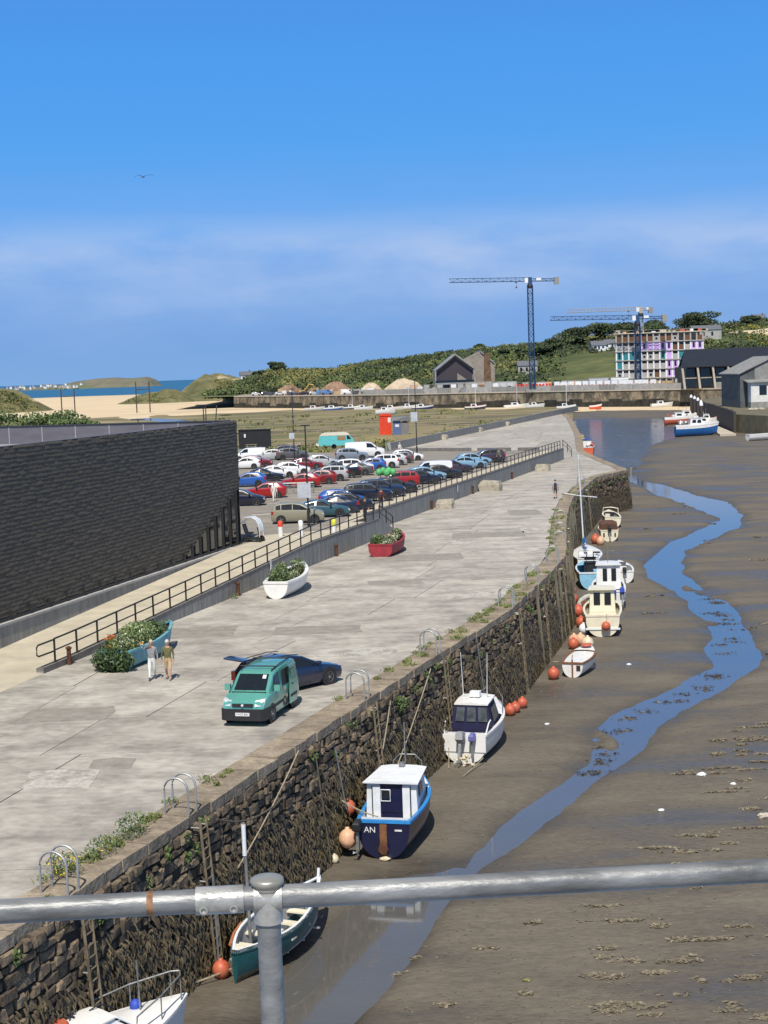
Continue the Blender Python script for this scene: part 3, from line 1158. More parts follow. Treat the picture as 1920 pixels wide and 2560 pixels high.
m_ = MB()
m_.poly([bp(0, 1.3), bp(S_CUT, 1.62), bp(LEN, 5.2), bp(LEN, BZ1), bp(0, BZ1)])
m_.build('front_wall', SHINGB, store)
m_ = MB()
W_ = 32.0
m_.poly([bp(LEN, 1.2), bp(LEN, 1.2, 0, W_), bp(LEN, BZ1, 0, W_), bp(LEN, BZ1)])
m_.build('end_wall', SHINGB, store)
MB().poly([bp(0, 8.55, 0, 0.3), bp(LEN - 0.3, 8.55, 0, 0.3), bp(LEN - 0.3, 8.55, 0, W_), bp(0, 8.55, 0, W_)]).build('roof', ROOFM, store)
MB().hexa([bp(LEN - 0.35, 8.5, 0, 0.36), bp(LEN - 0.03, 8.5, 0, 0.36), bp(LEN - 0.03, 8.5, 0, W_), bp(LEN - 0.35, 8.5, 0, W_),
           bp(LEN - 0.35, BZ1 + .02, 0, 0.36), bp(LEN - 0.03, BZ1 + .02, 0, 0.36), bp(LEN - 0.03, BZ1 + .02, 0, W_), bp(LEN - 0.35, BZ1 + .02, 0, W_)]).build('end_parapet', UPST, store)
MB().hexa([bp(0, 8.5, 0, 0.35), bp(LEN, 8.5, 0, 0.35), bp(LEN, 8.5, 0, 0.02), bp(0, 8.5, 0, 0.02), bp(0, BZ1 + .025, 0, 0.35), bp(LEN, BZ1 + .025, 0, 0.35), bp(LEN, BZ1 + .025, 0, 0.02), bp(0, BZ1 + .025, 0, 0.02)]).build('front_parapet', UPST, store)
CAPM = mat('parapet_cap', (0.05, 0.05, 0.055), 0.5, 0.3)
MB().hexa([bp(LEN - 0.42, BZ1 + .021, 0, 0.4), bp(LEN + 0.02, BZ1 + .021, 0, 0.4), bp(LEN + 0.02, BZ1 + .021, 0, W_), bp(LEN - 0.42, BZ1 + .021, 0, W_),
           bp(LEN - 0.42, BZ1 + .08, 0, 0.4), bp(LEN + 0.02, BZ1 + .08, 0, 0.4), bp(LEN + 0.02, BZ1 + .08, 0, W_), bp(LEN - 0.42, BZ1 + .08, 0, W_)]).build('parapet_cap', CAPM, store)
for k in range(12):           # folded seams of the parapet lining and small stays
    b_k = 1.5 + k * 2.6
    MB().hexa([bp(LEN - 0.37, 8.56, 0, b_k), bp(LEN - 0.35, 8.56, 0, b_k), bp(LEN - 0.35, 8.56, 0, b_k + 0.07), bp(LEN - 0.37, 8.56, 0, b_k + 0.07),
               bp(LEN - 0.37, BZ1, 0, b_k), bp(LEN - 0.35, BZ1, 0, b_k), bp(LEN - 0.35, BZ1, 0, b_k + 0.07), bp(LEN - 0.37, BZ1, 0, b_k + 0.07)]).build('seam', ROOFM, store)
# shingles: staggered courses, each overlapping the one below; those nearest are pieces, the rest one mesh
cand = []
course = 0
z = 1.5
while z < BZ1 - 0.05:
    s = -0.27 * (course % 2) - 0.1 * (course % 3)
    while s < LEN:
        w = random.choice([0.46, 0.54, 0.62])
        e = min(s + w - 0.02, LEN)
        zb = z + random.choice([-0.03, 0.0, 0.0, 0.02])
        zt = min(z + 0.27, BZ1)
        if s >= 0 and zb >= clad_bottom(e) - 0.18 and e - s > 0.1 and zt - zb > 0.1:
            th = random.uniform(0.045, 0.066)
            tilt = random.uniform(-0.006, 0.006)
            cand.append((s, e, zb, zt, th, tilt))
        s += w
    z += 0.22
    course += 1
vis = [c for c in cand if c[0] > (72.6 - 56) / DY]
vis.sort(key=lambda c: c[0])
pieces = set(id(c) for c in vis[:295])
rest = MB()
for c in cand:
    s, e, zb, zt, th, tl = c
    m_ = MB() if id(c) in pieces else rest
    m_.hexa([bp(s, zb, 0.004), bp(s, zb, th + tl), bp(e, zb, th - tl), bp(e, zb, 0.004), bp(s, zt, 0.004), bp(s, zt, 0.022), bp(e, zt, 0.022), bp(e, zt, 0.004)])
    if m_ is not rest:
        m_.build('shingle', SHING, store)
stuff(rest.build('shingles', SHING, store))
# glazed wedge and mullions, dark base strip with stub fins, plinth
MB().poly([bp(S_CUT - 0.6, 1.35, -0.12), bp(LEN - 0.02, 1.35, -0.12), bp(LEN - 0.02, 5.2, -0.12), bp(S_CUT - 0.6, 1.6, -0.12)]).build('glazing', GLASS, store)
MB().hexa([bp(0, 1.3, 0.0), bp(LEN, 1.3, 0.0), bp(LEN, 1.3, 0.1), bp(0, 1.3, 0.1), bp(0, 1.46, 0.0), bp(LEN, 1.46, 0.0), bp(LEN, 1.46, 0.1), bp(0, 1.46, 0.1)]).build('base_strip', BLACK, store)
k = 0
s = 1.0
while s < LEN - 0.05:
    zt = 1.8 if s < S_CUT - 1 else clad_bottom(s) + 0.22
    MB().hexa([bp(s, 1.465, 0.02), bp(s + 0.09, 1.465, 0.02), bp(s + 0.09, 1.465, 0.17), bp(s, 1.465, 0.17), bp(s, zt, 0.02), bp(s + 0.09, zt, 0.02), bp(s + 0.09, zt, 0.17), bp(s, zt, 0.17)]).build('mullion', BLACK, store)
    s += 2.0 if s < S_CUT - 1 else 1.35
PLTOP = mat('plinth_coping', (0.40, 0.39, 0.37), 0.8, 0, 0.1, 1.5)
m_ = MB()
m_.loft([[(bldx(y) + 0.02 - 0.5, y, -0.1), (bldx(y) + 0.30, y, -0.1), (bldx(y) + 0.30, y, 1.18), (bldx(y) - 0.48, y, 1.18)] for y in np.linspace(56, 104.4, 12)])
m_.build('plinth', CONCW, store)
m_ = MB()
m_.loft([[(bldx(y) - 0.45, y, 1.181), (bldx(y) + 0.36, y, 1.181), (bldx(y) + 0.36, y, 1.299), (bldx(y) - 0.45, y, 1.299)] for y in np.linspace(56, 105.3, 12)])
m_.build('plinth_coping', PLTOP, store)

# low wall along the spit and the dark kerbs at the end of the car park
spit = thing('spit_wall', 'long low grey concrete wall along the marsh side of the far spit', 'wall')
y = 248.4
while y < 436:
    ye = y + 8
    x0, x1 = left_x(y), left_x(ye)
    MB().hexa([(x0 - 0.5, y + .05, -0.1), (x0, y + .05, -0.1), (x1, ye - .05, -0.1), (x1 - 0.5, ye - .05, -0.1), (x0 - 0.5, y + .05, 1.35), (x0, y + .05, 1.35), (x1, ye - .05, 1.35), (x1 - 0.5, ye - .05, 1.35)]).build('wall_panel', CONCW, spit)
    y = ye
MB().hexa([(1.0, 224, -0.1), (1.4, 224, -0.1), (1.4, 248.3, -0.1), (0.9, 248.3, -0.1), (1.0, 224, 1.5), (1.4, 224, 1.5), (1.4, 248.3, 1.35), (0.9, 248.3, 1.35)]).build('wall_panel', CONCW, spit)
for (xa, ya, xb, yb, lab) in ((1.6, 222.2, 12.6, 215.6, 'long dark low kerb wall at the car park end, leftmost of three'), (13.4, 215.1, 17.9, 212.6, 'dark low kerb wall at the car park end, middle of three'),
                              (18.8, 212.0, 21.6, 210.7, 'short dark low kerb wall at the car park end nearest the promenade railing')):
    t = MB().hexa([(xa, ya, 1.2), (xb, yb, 1.2), (xb, yb + .5, 1.2), (xa, ya + .5, 1.2), (xa, ya, 1.75), (xb, yb, 1.75), (xb, yb + .5, 1.75), (xa, ya + .5, 1.75)]).build('kerb_wall', KERB)
    tag(t, lab, 'kerb')
# ================================================================== VEHICLES
def lerp(a, b, t):
    return a + (b - a) * t


class Body:
    """A vehicle shell lofted through cross-sections. st: (x, half width, sill z, belt z, top z, top half width)"""

    def __init__(self, st):
        self.st = st

    def ring(self, q):
        x, w, zs, zb, zt, wt = q
        r = [(x, -w * 0.9, zs), (x, -w, zs + 0.16), (x, -w * 1.0, zb - 0.14), (x, -w * 0.965, zb), (x, -wt, zt - 0.05), (x, -wt * 0.82, zt)]
        return [(a, -b, c) for a, b, c in r] + [(a, b, c) for a, b, c in reversed(r)] if False else \
            [(a, b, c) for a, b, c in r] + [(a, -b, c) for a, b, c in reversed(r)]

    def at(self, x):
        s = self.st
        for a, b in zip(s[:-1], s[1:]):
            if (a[0] - x) * (b[0] - x) <= 0:
                t = (x - a[0]) / (b[0] - a[0])
                return tuple(lerp(p, q, t) for p, q in zip(a, b))
        return s[-1]

    def side(self, x, u, sgn, off=0.008):
        _, w, zs, zb, zt, wt = self.at(x)
        y = lerp(w * 0.965, wt, u) + off
        return (x, sgn * y, lerp(zb, zt - 0.05, u))

    def top(self, x, v, off=0.008):
        _, w, zs, zb, zt, wt = self.at(x)
        return (x, v * wt * 0.82, zt + off)

    def shell(self):
        m = MB()
        m.loft([self.ring(q) for q in self.st])
        return m


def wheel_mesh(r, w, name='tyre'):
    m = MB()
    m.lathe([(r * 0.62, -w / 2), (r * 0.93, -w / 2), (r, -w / 2 + 0.03), (r, w / 2 - 0.03), (r * 0.93, w / 2), (r * 0.62, w / 2)], 18, axis='Y')
    return m.mesh(name, TYRE, 40)


def rim_mesh(r, w, spokes=5):
    m = MB()
    m.lathe([(r * 0.60, w / 2 - 0.01), (r * 0.66, w / 2 + 0.006), (r * 0.66, w / 2 - 0.03)], 18, axis='Y', cap=False)
    for k in range(spokes):
        a = 2 * math.pi * k / spokes
        d, e = Vector((math.cos(a), 0, math.sin(a))), Vector((-math.sin(a), 0, math.cos(a)))
        q = [d * r * 0.06 - e * r * 0.11, d * r * 0.63 - e * r * 0.07, d * r * 0.63 + e * r * 0.07, d * r * 0.06 + e * r * 0.11]
        m.plate([p + Vector((0, w / 2 - 0.012, 0)) for p in q][::-1], 0.012)
    m.lathe([(0.0001, w / 2 - 0.02), (r * 0.16, w / 2 - 0.02), (r * 0.13, w / 2 + 0.01), (0.0001, w / 2 + 0.012)], 10, axis='Y')
    m.k = 1
    m.lathe([(0.001, w / 2 - 0.045), (r * 0.62, w / 2 - 0.044)], 16, axis='Y')
    return m.mesh('rim', [RIM, BLACK], 40)


WM = {}


def add_wheels(t, xf, xr, yw, r, w=0.2, spokes=5):
    key = (r, w, spokes)
    if key not in WM:
        a = MB()
        a.lathe([(0.001, 0), (r + 0.075, 0.0), (r + 0.07, 0.02), (0.001, 0.02)], 18, axis='Y')
        WM[key] = (wheel_mesh(r, w), rim_mesh(r, w, spokes), a.mesh('wheel_arch', BLACK))
    for x in (xf, xr):
        for s in (-1, 1):
            wo = link('wheel', WM[key][0], t, (x, s * (yw - w / 2 + 0.012), r))
            ar = link('wheel_arch', WM[key][2], t, (x, s * (yw - 0.012), r + 0.02))
            if s < 0:
                wo.rotation_euler = (0, 0, math.pi)
                ar.rotation_euler = (0, 0, math.pi)
            link('rim', WM[key][1], wo)


def T(rows, W, roof):
    """stations from (x, sill, belt, top, end taper)"""
    return [(x, W / 2 * tp, zs, zb, zt, W / 2 * (roof if zt > zb + 0.2 else 0.86) * (tp if zt <= zb + 0.2 else 1)) for x, zs, zb, zt, tp in rows]


CAR_TYPES = {
    'hatch': dict(W=1.76, L=4.1, roof=.72, r=.31, ax=(1.28, -1.28), rows=[(2.05, .3, .52, .58, .80), (1.97, .2, .66, .72, .90), (1.55, .18, .80, .86, .98), (0.98, .18, .92, .97, 1), (0.15, .18, .95, 1.40, 1), (-.45, .18, .97, 1.48, 1), (-1.2, .18, 1.0, 1.44, 1), (-1.62, .18, 1.02, 1.34, .98), (-2.0, .2, 1.0, 1.04, .93), (-2.05, .3, .7, .74, .88)],
                  win=[(.74, .12, -.42), (-.5, -.46, -1.3), ], ws=(0.92, 0.2), rw=(-1.66, -1.96)),
    'saloon': dict(W=1.8, L=4.55, roof=.70, r=.32, ax=(1.4, -1.35), rows=[(2.27, .3, .5, .56, .80), (2.18, .2, .64, .70, .90), (1.7, .18, .78, .83, .98), (1.0, .18, .89, .93, 1), (0.2, .18, .92, 1.34, 1), (-.4, .18, .94, 1.42, 1), (-1.0, .18, .96, 1.36, 1), (-1.72, .18, .98, 1.03, 1), (-2.18, .2, .94, .98, .93), (-2.27, .3, .66, .70, .87)],
                   win=[(.78, .16, -.42), (-.5, -.46, -1.3)], ws=(0.94, 0.26), rw=(-1.08, -1.66)),
    'suv': dict(W=1.86, L=4.45, roof=.76, r=.36, ax=(1.36, -1.34), rows=[(2.22, .4, .62, .68, .84), (2.15, .26, .86, .92, .93), (1.7, .25, .98, 1.04, .99), (1.05, .25, 1.08, 1.12, 1), (0.4, .25, 1.1, 1.56, 1), (-.3, .25, 1.12, 1.66, 1), (-1.4, .25, 1.15, 1.62, 1), (-1.85, .25, 1.15, 1.52, .98), (-2.15, .26, 1.1, 1.15, .95), (-2.22, .4, .8, .84, .9)],
                win=[(.8, .34, -.34), (-.42, -.4, -1.25), (-1.34, -1.34, -1.78)], ws=(1.0, 0.45), rw=(-1.9, -2.12)),
    'mpv': dict(W=1.74, L=4.1, roof=.74, r=.31, ax=(1.3, -1.3), rows=[(2.05, .3, .56, .62, .82), (1.98, .2, .76, .82, .92), (1.6, .18, .92, .97, .99), (1.2, .18, 1.0, 1.04, 1), (0.3, .18, 1.02, 1.50, 1), (-.4, .18, 1.03, 1.62, 1), (-1.4, .18, 1.05, 1.58, 1), (-1.75, .18, 1.06, 1.46, .98), (-2.0, .2, 1.0, 1.04, .94), (-2.05, .3, .74, .78, .88)],
                win=[(.92, .2, -.36), (-.44, -.42, -1.25), (-1.33, -1.33, -1.7)], ws=(1.14, 0.36), rw=(-1.79, -1.97)),
    'van': dict(W=1.9, L=4.9, roof=.86, r=.34, ax=(1.55, -1.5), rows=[(2.45, .35, .66, .72, .84), (2.38, .24, .94, 1.0, .93), (2.0, .22, 1.08, 1.14, .99), (1.65, .22, 1.15, 1.2, 1), (0.85, .22, 1.2, 1.82, 1), (0.4, .22, 1.2, 1.93, 1), (-1.2, .22, 1.2, 1.95, 1), (-2.3, .22, 1.2, 1.92, 1), (-2.43, .24, 1.2, 1.86, .98), (-2.45, .35, 1.15, 1.7, .97)],
                win=[(1.36, .8, .2)], ws=(1.58, 0.92), rw=None),
    'pickup': dict(W=1.86, L=5.2, roof=.74, r=.38, ax=(1.65, -1.55), rows=[(2.6, .45, .7, .76, .86), (2.52, .32, .92, .98, .94), (2.0, .32, 1.04, 1.08, 1), (1.4, .32, 1.1, 1.14, 1), (0.75, .32, 1.12, 1.68, 1), (0.2, .32, 1.13, 1.76, 1), (-.55, .32, 1.14, 1.72, 1), (-.75, .32, 1.14, 1.18, 1), (-2.5, .34, 1.12, 1.16, 1), (-2.6, .4, .95, 1.0, .97)],
                   win=[(1.12, .68, .1), (.02, .0, -.5)], ws=(1.32, 0.8), rw=(-.57, -.73)),
}
PROTO = {}


def car_parts(kind):
    d = CAR_TYPES[kind]
    B = Body(T(d['rows'], d['W'], d['roof']))
    parts = [('body', B.shell().mesh('body_' + kind, [RIM], 32))]
    for (x0, x0t, x1) in d['win']:
        for s in (-1, 1):
            m = MB()
            q = [B.side(x0, .1, s), B.side(x1, .1, s), B.side(x1, .9, s), B.side(x0t, .9, s)]
            m.plate(q if s > 0 else q[::-1], -0.004)
            parts.append(('side_window', m.mesh('side_window', GLASS)))
    a, b = d['ws']
    parts.append(('windscreen', MB().plate([B.top(a, -.97, .012), B.top(a, .97, .012), B.top(b, .93, .012), B.top(b, -.93, .012)], 0.004).mesh('windscreen', GLASS)))
    if d['rw']:
        a, b = d['rw']
        parts.append(('rear_window', MB().plate([B.top(a, -.9, .012), B.top(b, -.9, .012), B.top(b, .9, .012), B.top(a, .9, .012)][::-1], 0.004).mesh('rear_window', GLASS)))
    L, W = d['L'], d['W']
    f1, r1 = B.st[1], B.st[-2]
    for s in (-1, 1):
        y0, y1 = s * f1[1] * 0.62, s * f1[1] * 0.99
        z = f1[3] - 0.04
        parts.append(('headlight', MB().hexa([(L / 2 - .10, min(y0, y1), z - .1), (L / 2 - .005, min(y0, y1), z - .1), (L / 2 - (.005 if s < 0 else .16), max(y0, y1), z - .1), (L / 2 - .22, max(y0, y1), z - .1),
                                              (L / 2 - .2, min(y0, y1), z + .06), (L / 2 - .07, min(y0, y1), z + .05), (L / 2 - .2, max(y0, y1), z + .06), (L / 2 - .34, max(y0, y1), z + .06)]).mesh('headlight', LAMP)))
        zr = r1[3] - .12
        parts.append(('tail_light', MB().bx(-L / 2 - .012, -L / 2 + .2, min(s * r1[1] * .7, s * r1[1] * 1.02), max(s * r1[1] * .7, s * r1[1] * 1.02), zr - .13, zr + .1).mesh('tail_light', TAIL)))
        xm = d['ws'][0] - .22
        w = B.at(xm)[1]
        zb = B.at(xm)[3]
        parts.append(('mirror', MB().bx(xm - .09, xm + .06, min(s * w * .98, s * (w + .17)), max(s * w * .98, s * (w + .17)), zb + .03, zb + .17).mesh('mirror', BLACK)))
    parts.append(('number_plate', MB().bx(L / 2 - .002, L / 2 + .014, -.26, .26, .38, .49).mesh('number_plate', PLATE_W)))
    parts.append(('grille', MB().bx(L / 2 - .05, L / 2 + .006, -.42, .42, f1[2] + .30, f1[2] + .40).mesh('grille', BLACK)))
    return B, parts


def make_car(kind, col, label, x, y, rz, z=1.3, cat='car', group='cars in the car park', sc=1.0):
    if kind not in PROTO:
        PROTO[kind] = car_parts(kind)
    d = CAR_TYPES[kind]
    nm = {'van': 'van', 'pickup': 'pickup_truck'}.get(kind, 'parked_car')
    t = thing(nm, label, cat, (x, y, z), rz, group)
    t.scale = (sc, sc, sc)
    pm = paint(col)
    for nme, me in PROTO[kind][1]:
        o = link(nme, me, t)
        if nme in ('body',):
            o.material_slots[0].link = 'OBJECT'
            o.material_slots[0].material = pm
    add_wheels(t, d['ax'][0], d['ax'][1], d['W'] / 2, d['r'])
    return t


RED, DRED, NAVY, DNAVY = (.33, .012, .014), (.2, .01, .014), (.012, .022, .06), (.008, .012, .03)
BLUE, LBLUE, WHT, SILV = (.02, .10, .38), (.2, .36, .5), (.78, .79, .8), (.42, .44, .46)
BLK, GRY, GOLD, PURP, TEALB = (.012, .012, .014), (.09, .09, .095), (.27, .26, .19), (.045, .032, .055), (.03, .09, .12)
PI = math.pi
ROWA = 'cars parked along the promenade railing'
ROWB = 'cars parked in the middle rows'
ROWC = 'cars parked at the far side of the car park'
CARS = [
    ('mpv', GOLD, 'pale gold people carrier side-on, nearest car by the white lamp post sign', -6.7, 119.2, .02, ROWA),
    ('saloon', TEALB, 'dark teal saloon just behind the pale gold people carrier', -5.0, 123.4, .05, ROWA),
    ('saloon', NAVY, 'navy saloon with its red tail light toward the railing', -4.3, 126.4, PI + .04, ROWA),
    ('hatch', BLK, 'black hatchback nose-out beside the navy saloon', -2.9, 129.0, .06, ROWA),
    ('hatch', BLUE, 'bright blue hatchback standing out among dark cars by the railing', -3.6, 132.9, .04, ROWA),
    ('suv', DNAVY, 'navy off-roader right behind the bright blue hatchback', -1.4, 137.0, .05, ROWA),
    ('suv', NAVY, 'dark blue off-roader beside the railing gap at the steps', -.2, 141.2, .05, ROWA),
    ('hatch', BLK, 'black hatchback with bright headlights below the green bundle', 1.2, 145.4, .05, ROWA),
    ('suv', RED, 'boxy dark red off-roader next to the green bundle', 1.4, 152.0, PI + .05, ROWA),
    ('hatch', DNAVY, 'dark navy hatchback between the red off-roader and the white van', 3.9, 156.0, .05, ROWA),
    ('hatch', LBLUE, 'pale blue hatchback half hidden beside the white panel van', 4.6, 160.5, .05, ROWA),
    ('hatch', BLK, 'black hatchback nose-out in front of the white panel van', 6.4, 163.0, .05, ROWA),
    ('saloon', PURP, 'dark plum saloon beyond the white panel van by the railing', 7.9, 171.6, .05, ROWA),
    ('saloon', LBLUE, 'silvery blue saloon beyond the dark plum saloon', 9.9, 178.0, .04, ROWA),
    ('hatch', LBLUE, 'steel blue estate second from the far end of the railing row', 11.0, 184.0, .04, ROWA),
    ('suv', PURP, 'dark plum off-roader last in the row by the promenade railing', 12.8, 188.0, PI + .05, ROWA),
    ('hatch', RED, 'bright red hatchback beside the shopping trolleys', -11.2, 144.9, PI - .03, ROWB),
    ('hatch', DNAVY, 'dark car half hidden behind the store corner', -12.6, 137.0, .0, ROWB),
    ('hatch', BLUE, 'blue hatchback partly hidden behind the store edge', -14.3, 161.0, PI, ROWB),
    ('saloon', DNAVY, 'navy saloon beside the half hidden blue hatchback', -13.0, 168.0, .03, ROWB),
    ('saloon', WHT, 'pale white saloon with large windscreen behind the navy saloon', -11.9, 173.5, .03, ROWB),
    ('hatch', WHT, 'white coupe behind the pale white saloon', -10.4, 178.5, .03, ROWB),
    ('saloon', DRED, 'dark red saloon behind the white coupe', -9.4, 187.2, .03, ROWB),
    ('hatch', SILV, 'silver hatchback behind the dark red saloon', -7.4, 192.0, .03, ROWB),
    ('hatch', RED, 'red hatchback just behind the shopping trolleys', -8.4, 156.8, PI - .03, ROWB),
    ('hatch', DRED, 'second red hatchback parked close behind the other by the trolleys', -6.9, 161.0, PI, ROWB),
    ('suv', SILV, 'silver off-roader between the red hatchbacks and the black pickup', -5.9, 165.0, PI, ROWB),
    ('saloon', GRY, 'dark grey saloon showing behind the black pickup', -3.3, 172.8, PI, ROWB),
    ('suv', WHT, 'silvery white off-roader behind the dark grey saloon', -3.2, 177.0, .02, ROWB),
    ('hatch', BLUE, 'mid blue hatchback near the white cars in the middle row', -1.6, 180.4, PI, ROWB),
    ('suv', WHT, 'white off-roader with dark wheels beyond the mid blue hatchback', -.2, 184.4, PI, ROWB),
    ('hatch', SILV, 'silver hatchback beyond the white off-roader', 1.0, 189.2, PI, ROWB),
    ('hatch', GRY, 'dark grey hatchback tucked behind the silver one', 1.9, 192.6, PI, ROWB),
    ('hatch', WHT, 'clean white hatchback side-on, alone by the far lamp post', 3.3, 198.0, .03, ROWB),
    ('hatch', SILV, 'silver hatchback beside the white tank van', -15.6, 211.0, PI, ROWC),
    ('suv', NAVY, 'navy off-roader in the far left row', -14.2, 218.5, PI, ROWC),
    ('suv', GRY, 'dark bronze off-roader by the tall far lamp post', -12.2, 209.6, .05, ROWC),
    ('hatch', WHT, 'white hatchback half hidden by the store corner in the far row', -17.3, 192.5, PI, ROWC),
    ('hatch', DRED, 'small dark red hatchback in front of the white tank van', -16.0, 195.6, .0, ROWC),
    ('suv', (.2, .24, .3), 'steel grey off-roader in front of the long white van', -4.0, 203.0, .03, ROWC),
]
for (k, c, lab, x, y, rz, g) in CARS:
    make_car(k, c, lab, x, y, rz + random.uniform(-.02, .02), 1.305, 'car', g)
make_car('van', WHT, 'white panel van parked in the railing row', 5.2, 165.0, PI + .05, 1.305, 'van', 'white vans', .92)
make_car('van', WHT, 'long white van at the far side near the turquoise caravan', -2.3, 209.2, .03, 1.305, 'van', 'white vans', 1.1)
make_car('van', WHT, 'white tank van at the far left beside the store corner', -18.2, 211.5, PI, 1.305, 'van', 'white vans', .9)
pk = make_car('pickup', BLK, 'black pickup truck in the middle row', -5.0, 169.2, PI + .02, 1.305, 'pickup', ROWB)

# ---- the teal van on the quay, side door slid open
TEALP = mat('teal_metallic', (0.13, 0.42, 0.345), 0.28, 0.25, 0.05, 2, coat=0.7)
van = thing('delivery_van', 'teal delivery van with its sliding side door open, black bumper', 'van', (-4.87, 57.2, 0.0), RAD(-104.5))
rows = [(2.12, .34, .62, .66, .80), (2.06, .24, .86, .90, .92), (1.75, .22, 1.0, 1.05, .985), (1.32, .22, 1.08, 1.14, 1), (.62, .22, 1.1, 1.70, 1), (.3, .22, 1.12, 1.79, 1), (-.6, .22, 1.12, 1.84, 1), (-1.7, .22, 1.12, 1.83, 1), (-2.0, .24, 1.12, 1.78, .985), (-2.06, .34, 1.1, 1.60, .96)]
VB = Body(T(rows, 1.72, .80))
VB.shell().build('body', TEALP, van, 32)
MB().plate([VB.top(1.27, -1.02, .012), VB.top(1.27, 1.02, .012), VB.top(.66, 1.0, .012), VB.top(.66, -1.0, .012)], .005).build('windscreen', GLASS, van)
MB().bx(.80, .85, .40, .54, 1.64, 1.66)
sw = MB().plate([VB.top(.84, .62, .022), VB.top(.84, .86, .022), VB.top(.70, .86, .022), VB.top(.70, .62, .022)], .003)
sw.build('sticker', PLATE_W, van)
for s in (-1, 1):
    q = [VB.side(1.08, .1, s), VB.side(.12, .1, s), VB.side(.10, .88, s), VB.side(.58, .88, s)]
    MB().plate(q if s > 0 else q[::-1], -.005).build('side_window', GLASS, van)
    MB().bx(.88, 1.02, min(s * .86, s * 1.08), max(s * .86, s * 1.08), 1.12, 1.34).build('mirror', TEALP, van, 30)
    MB().tube([(.5, s * .60, 1.80), (-.5, s * .63, 1.88), (-1.9, s * .62, 1.87)], .022, 6).build('roof_rail', BLACK, van)
    m_ = MB()
    m_.hexa([(2.03, s * .48, .76), (2.145, s * .48, .76), (2.06, s * .79, .78), (1.78, s * .80, .80), (1.9, s * .46, .97), (2.0, s * .46, .95), (1.86, s * .80, 1.0), (1.62, s * .815, 1.02)] if s > 0 else
            [(1.78, s * .80, .80), (2.06, s * .79, .78), (2.145, s * .48, .76), (2.03, s * .48, .76), (1.62, s * .815, 1.02), (1.86, s * .80, 1.0), (2.0, s * .46, .95), (1.9, s * .46, .97)])
    m_.build('headlight', LAMP, van, 40)
    MB().bx(-.95 if s < 0 else -.1, .95, min(s * .862, s * .875), max(s * .862, s * .875), .52, .62).build('rub_strip', BLACK, van)
    MB().lathe([(0.001, 0), (.055, 0), (.05, .02), (.001, .02)], 10, (2.135, s * .52, .42), 'X').build('fog_lamp', LAMP, van)
MB().tube([(.25, -.68, 1.90), (.25, .68, 1.90)], .028, 6).build('roof_bar', BLACK, van)
MB().tube([(-1.2, -.68, 1.93), (-1.2, .68, 1.93)], .028, 6).build('roof_bar', BLACK, van)
m_ = MB()
m_.loft([[(2.17 - k * .001, -.70, zz0), (2.17, .70, zz0), (2.06, .845, zz0), (1.55, .875, zz0), (1.55, -.875, zz0), (2.06, -.845, zz0)] for k, zz0 in enumerate((.24, .3, .62, .67))])
m_.build('front_bumper', BLACK, van, 30)
MB().bx(2.08, 2.145, -.40, .40, .74, .86).build('grille', BLACK, van)
MB().ball((2.15, 0, .80), .06, 10, 6).build('badge', LAMP, van, 50)
pl = MB().bx(2.165, 2.182, -.27, .27, .42, .54).build('number_plate', PLATE_W, van)
text_mesh('plate_lettering', 'WL57 BBV', .105, BLACK, pl, (2.183, 0, .478), (PI / 2, 0, PI / 2), .001)
# the side door on the image-right flank (van left side): opening painted dark, door slid back outside the body
m_ = MB().plate([(-.02, .872, .34), (-.80, .872, .34), (-.80, .80, 1.70), (-.02, .80, 1.68)], .006)
m_.build('door_opening_shade', BLACK, van)  # flat black plate on the shell, painting the shade inside the doorway
dr = MB()
dr.loft([[(x, .90 + .02 * math.sin((z_ - .3) * 1.6), z_) for z_ in (.30, .7, 1.12, 1.74)] + [(x, .94 + .02 * math.sin((z_ - .3) * 1.6) - (.085 if z_ > 1.5 else 0), z_) for z_ in (1.74, 1.12, .7, .30)] for x in (-.62, -.66, -1.42, -1.46)])
sd = dr.build('sliding_door', TEALP, van, 30)
MB().bx(-1.34, -.76, .945, .952, 1.18, 1.60).build('door_recess_shade', mat('teal_shaded_panel', (0.085, 0.28, 0.235), 0.32, 0.25, 0.05, 2, coat=.5), sd)  # recess shade painted on a flat panel, a darker copy of the van teal
MB().bx(-.92, -.80, .955, .985, 1.02, 1.06).build('handle', BLACK, sd)
MB().bx(-1.42, -.66, .955, .965, .54, .64).build('rub_strip', BLACK, sd)
for (px, pz, cc) in ((-.3, .9, (.3, .2, .12)), (-.45, .65, (.4, .33, .22)), (-.2, .5, (.25, .3, .2))):
    MB().ball((px, .84, pz), .11, 8, 6, (1, .5, 1.2)).build('cargo', mat('cargo_%d' % int(pz * 100), cc, .8), van, 60)
add_wheels(van, 1.28, -1.3, .86, .32, .2, 7)
for s in (-1, 1):
    for xq in (1.16, .0):
        q = [VB.side(xq, -.9, s, .004), VB.side(xq - .02, -.9, s, .004), VB.side(xq - .02, -.02, s, .004), VB.side(xq, -.02, s, .004)]
        MB().plate(q if s < 0 else q[::-1], .003).build('door_seam', BLACK, van)
    MB().plate([VB.top(1.95, s * .93, .006), VB.top(1.95, s * .97, .006), VB.top(1.36, s * .99, .006), VB.top(1.36, s * .95, .006)] if s < 0 else [VB.top(1.95, s * .97, .006), VB.top(1.95, s * .93, .006), VB.top(1.36, s * .95, .006), VB.top(1.36, s * .99, .006)], .003).build('bonnet_seam', BLACK, van)
    MB().tube([VB.top(1.3, s * .35, .03), VB.top(1.05, s * .35 - .25, .03)], .012, 4).build('wiper', BLACK, van)
MB().bx(1.28, 1.40, -.66, .66, 1.10, 1.145).build('scuttle', BLACK, van)

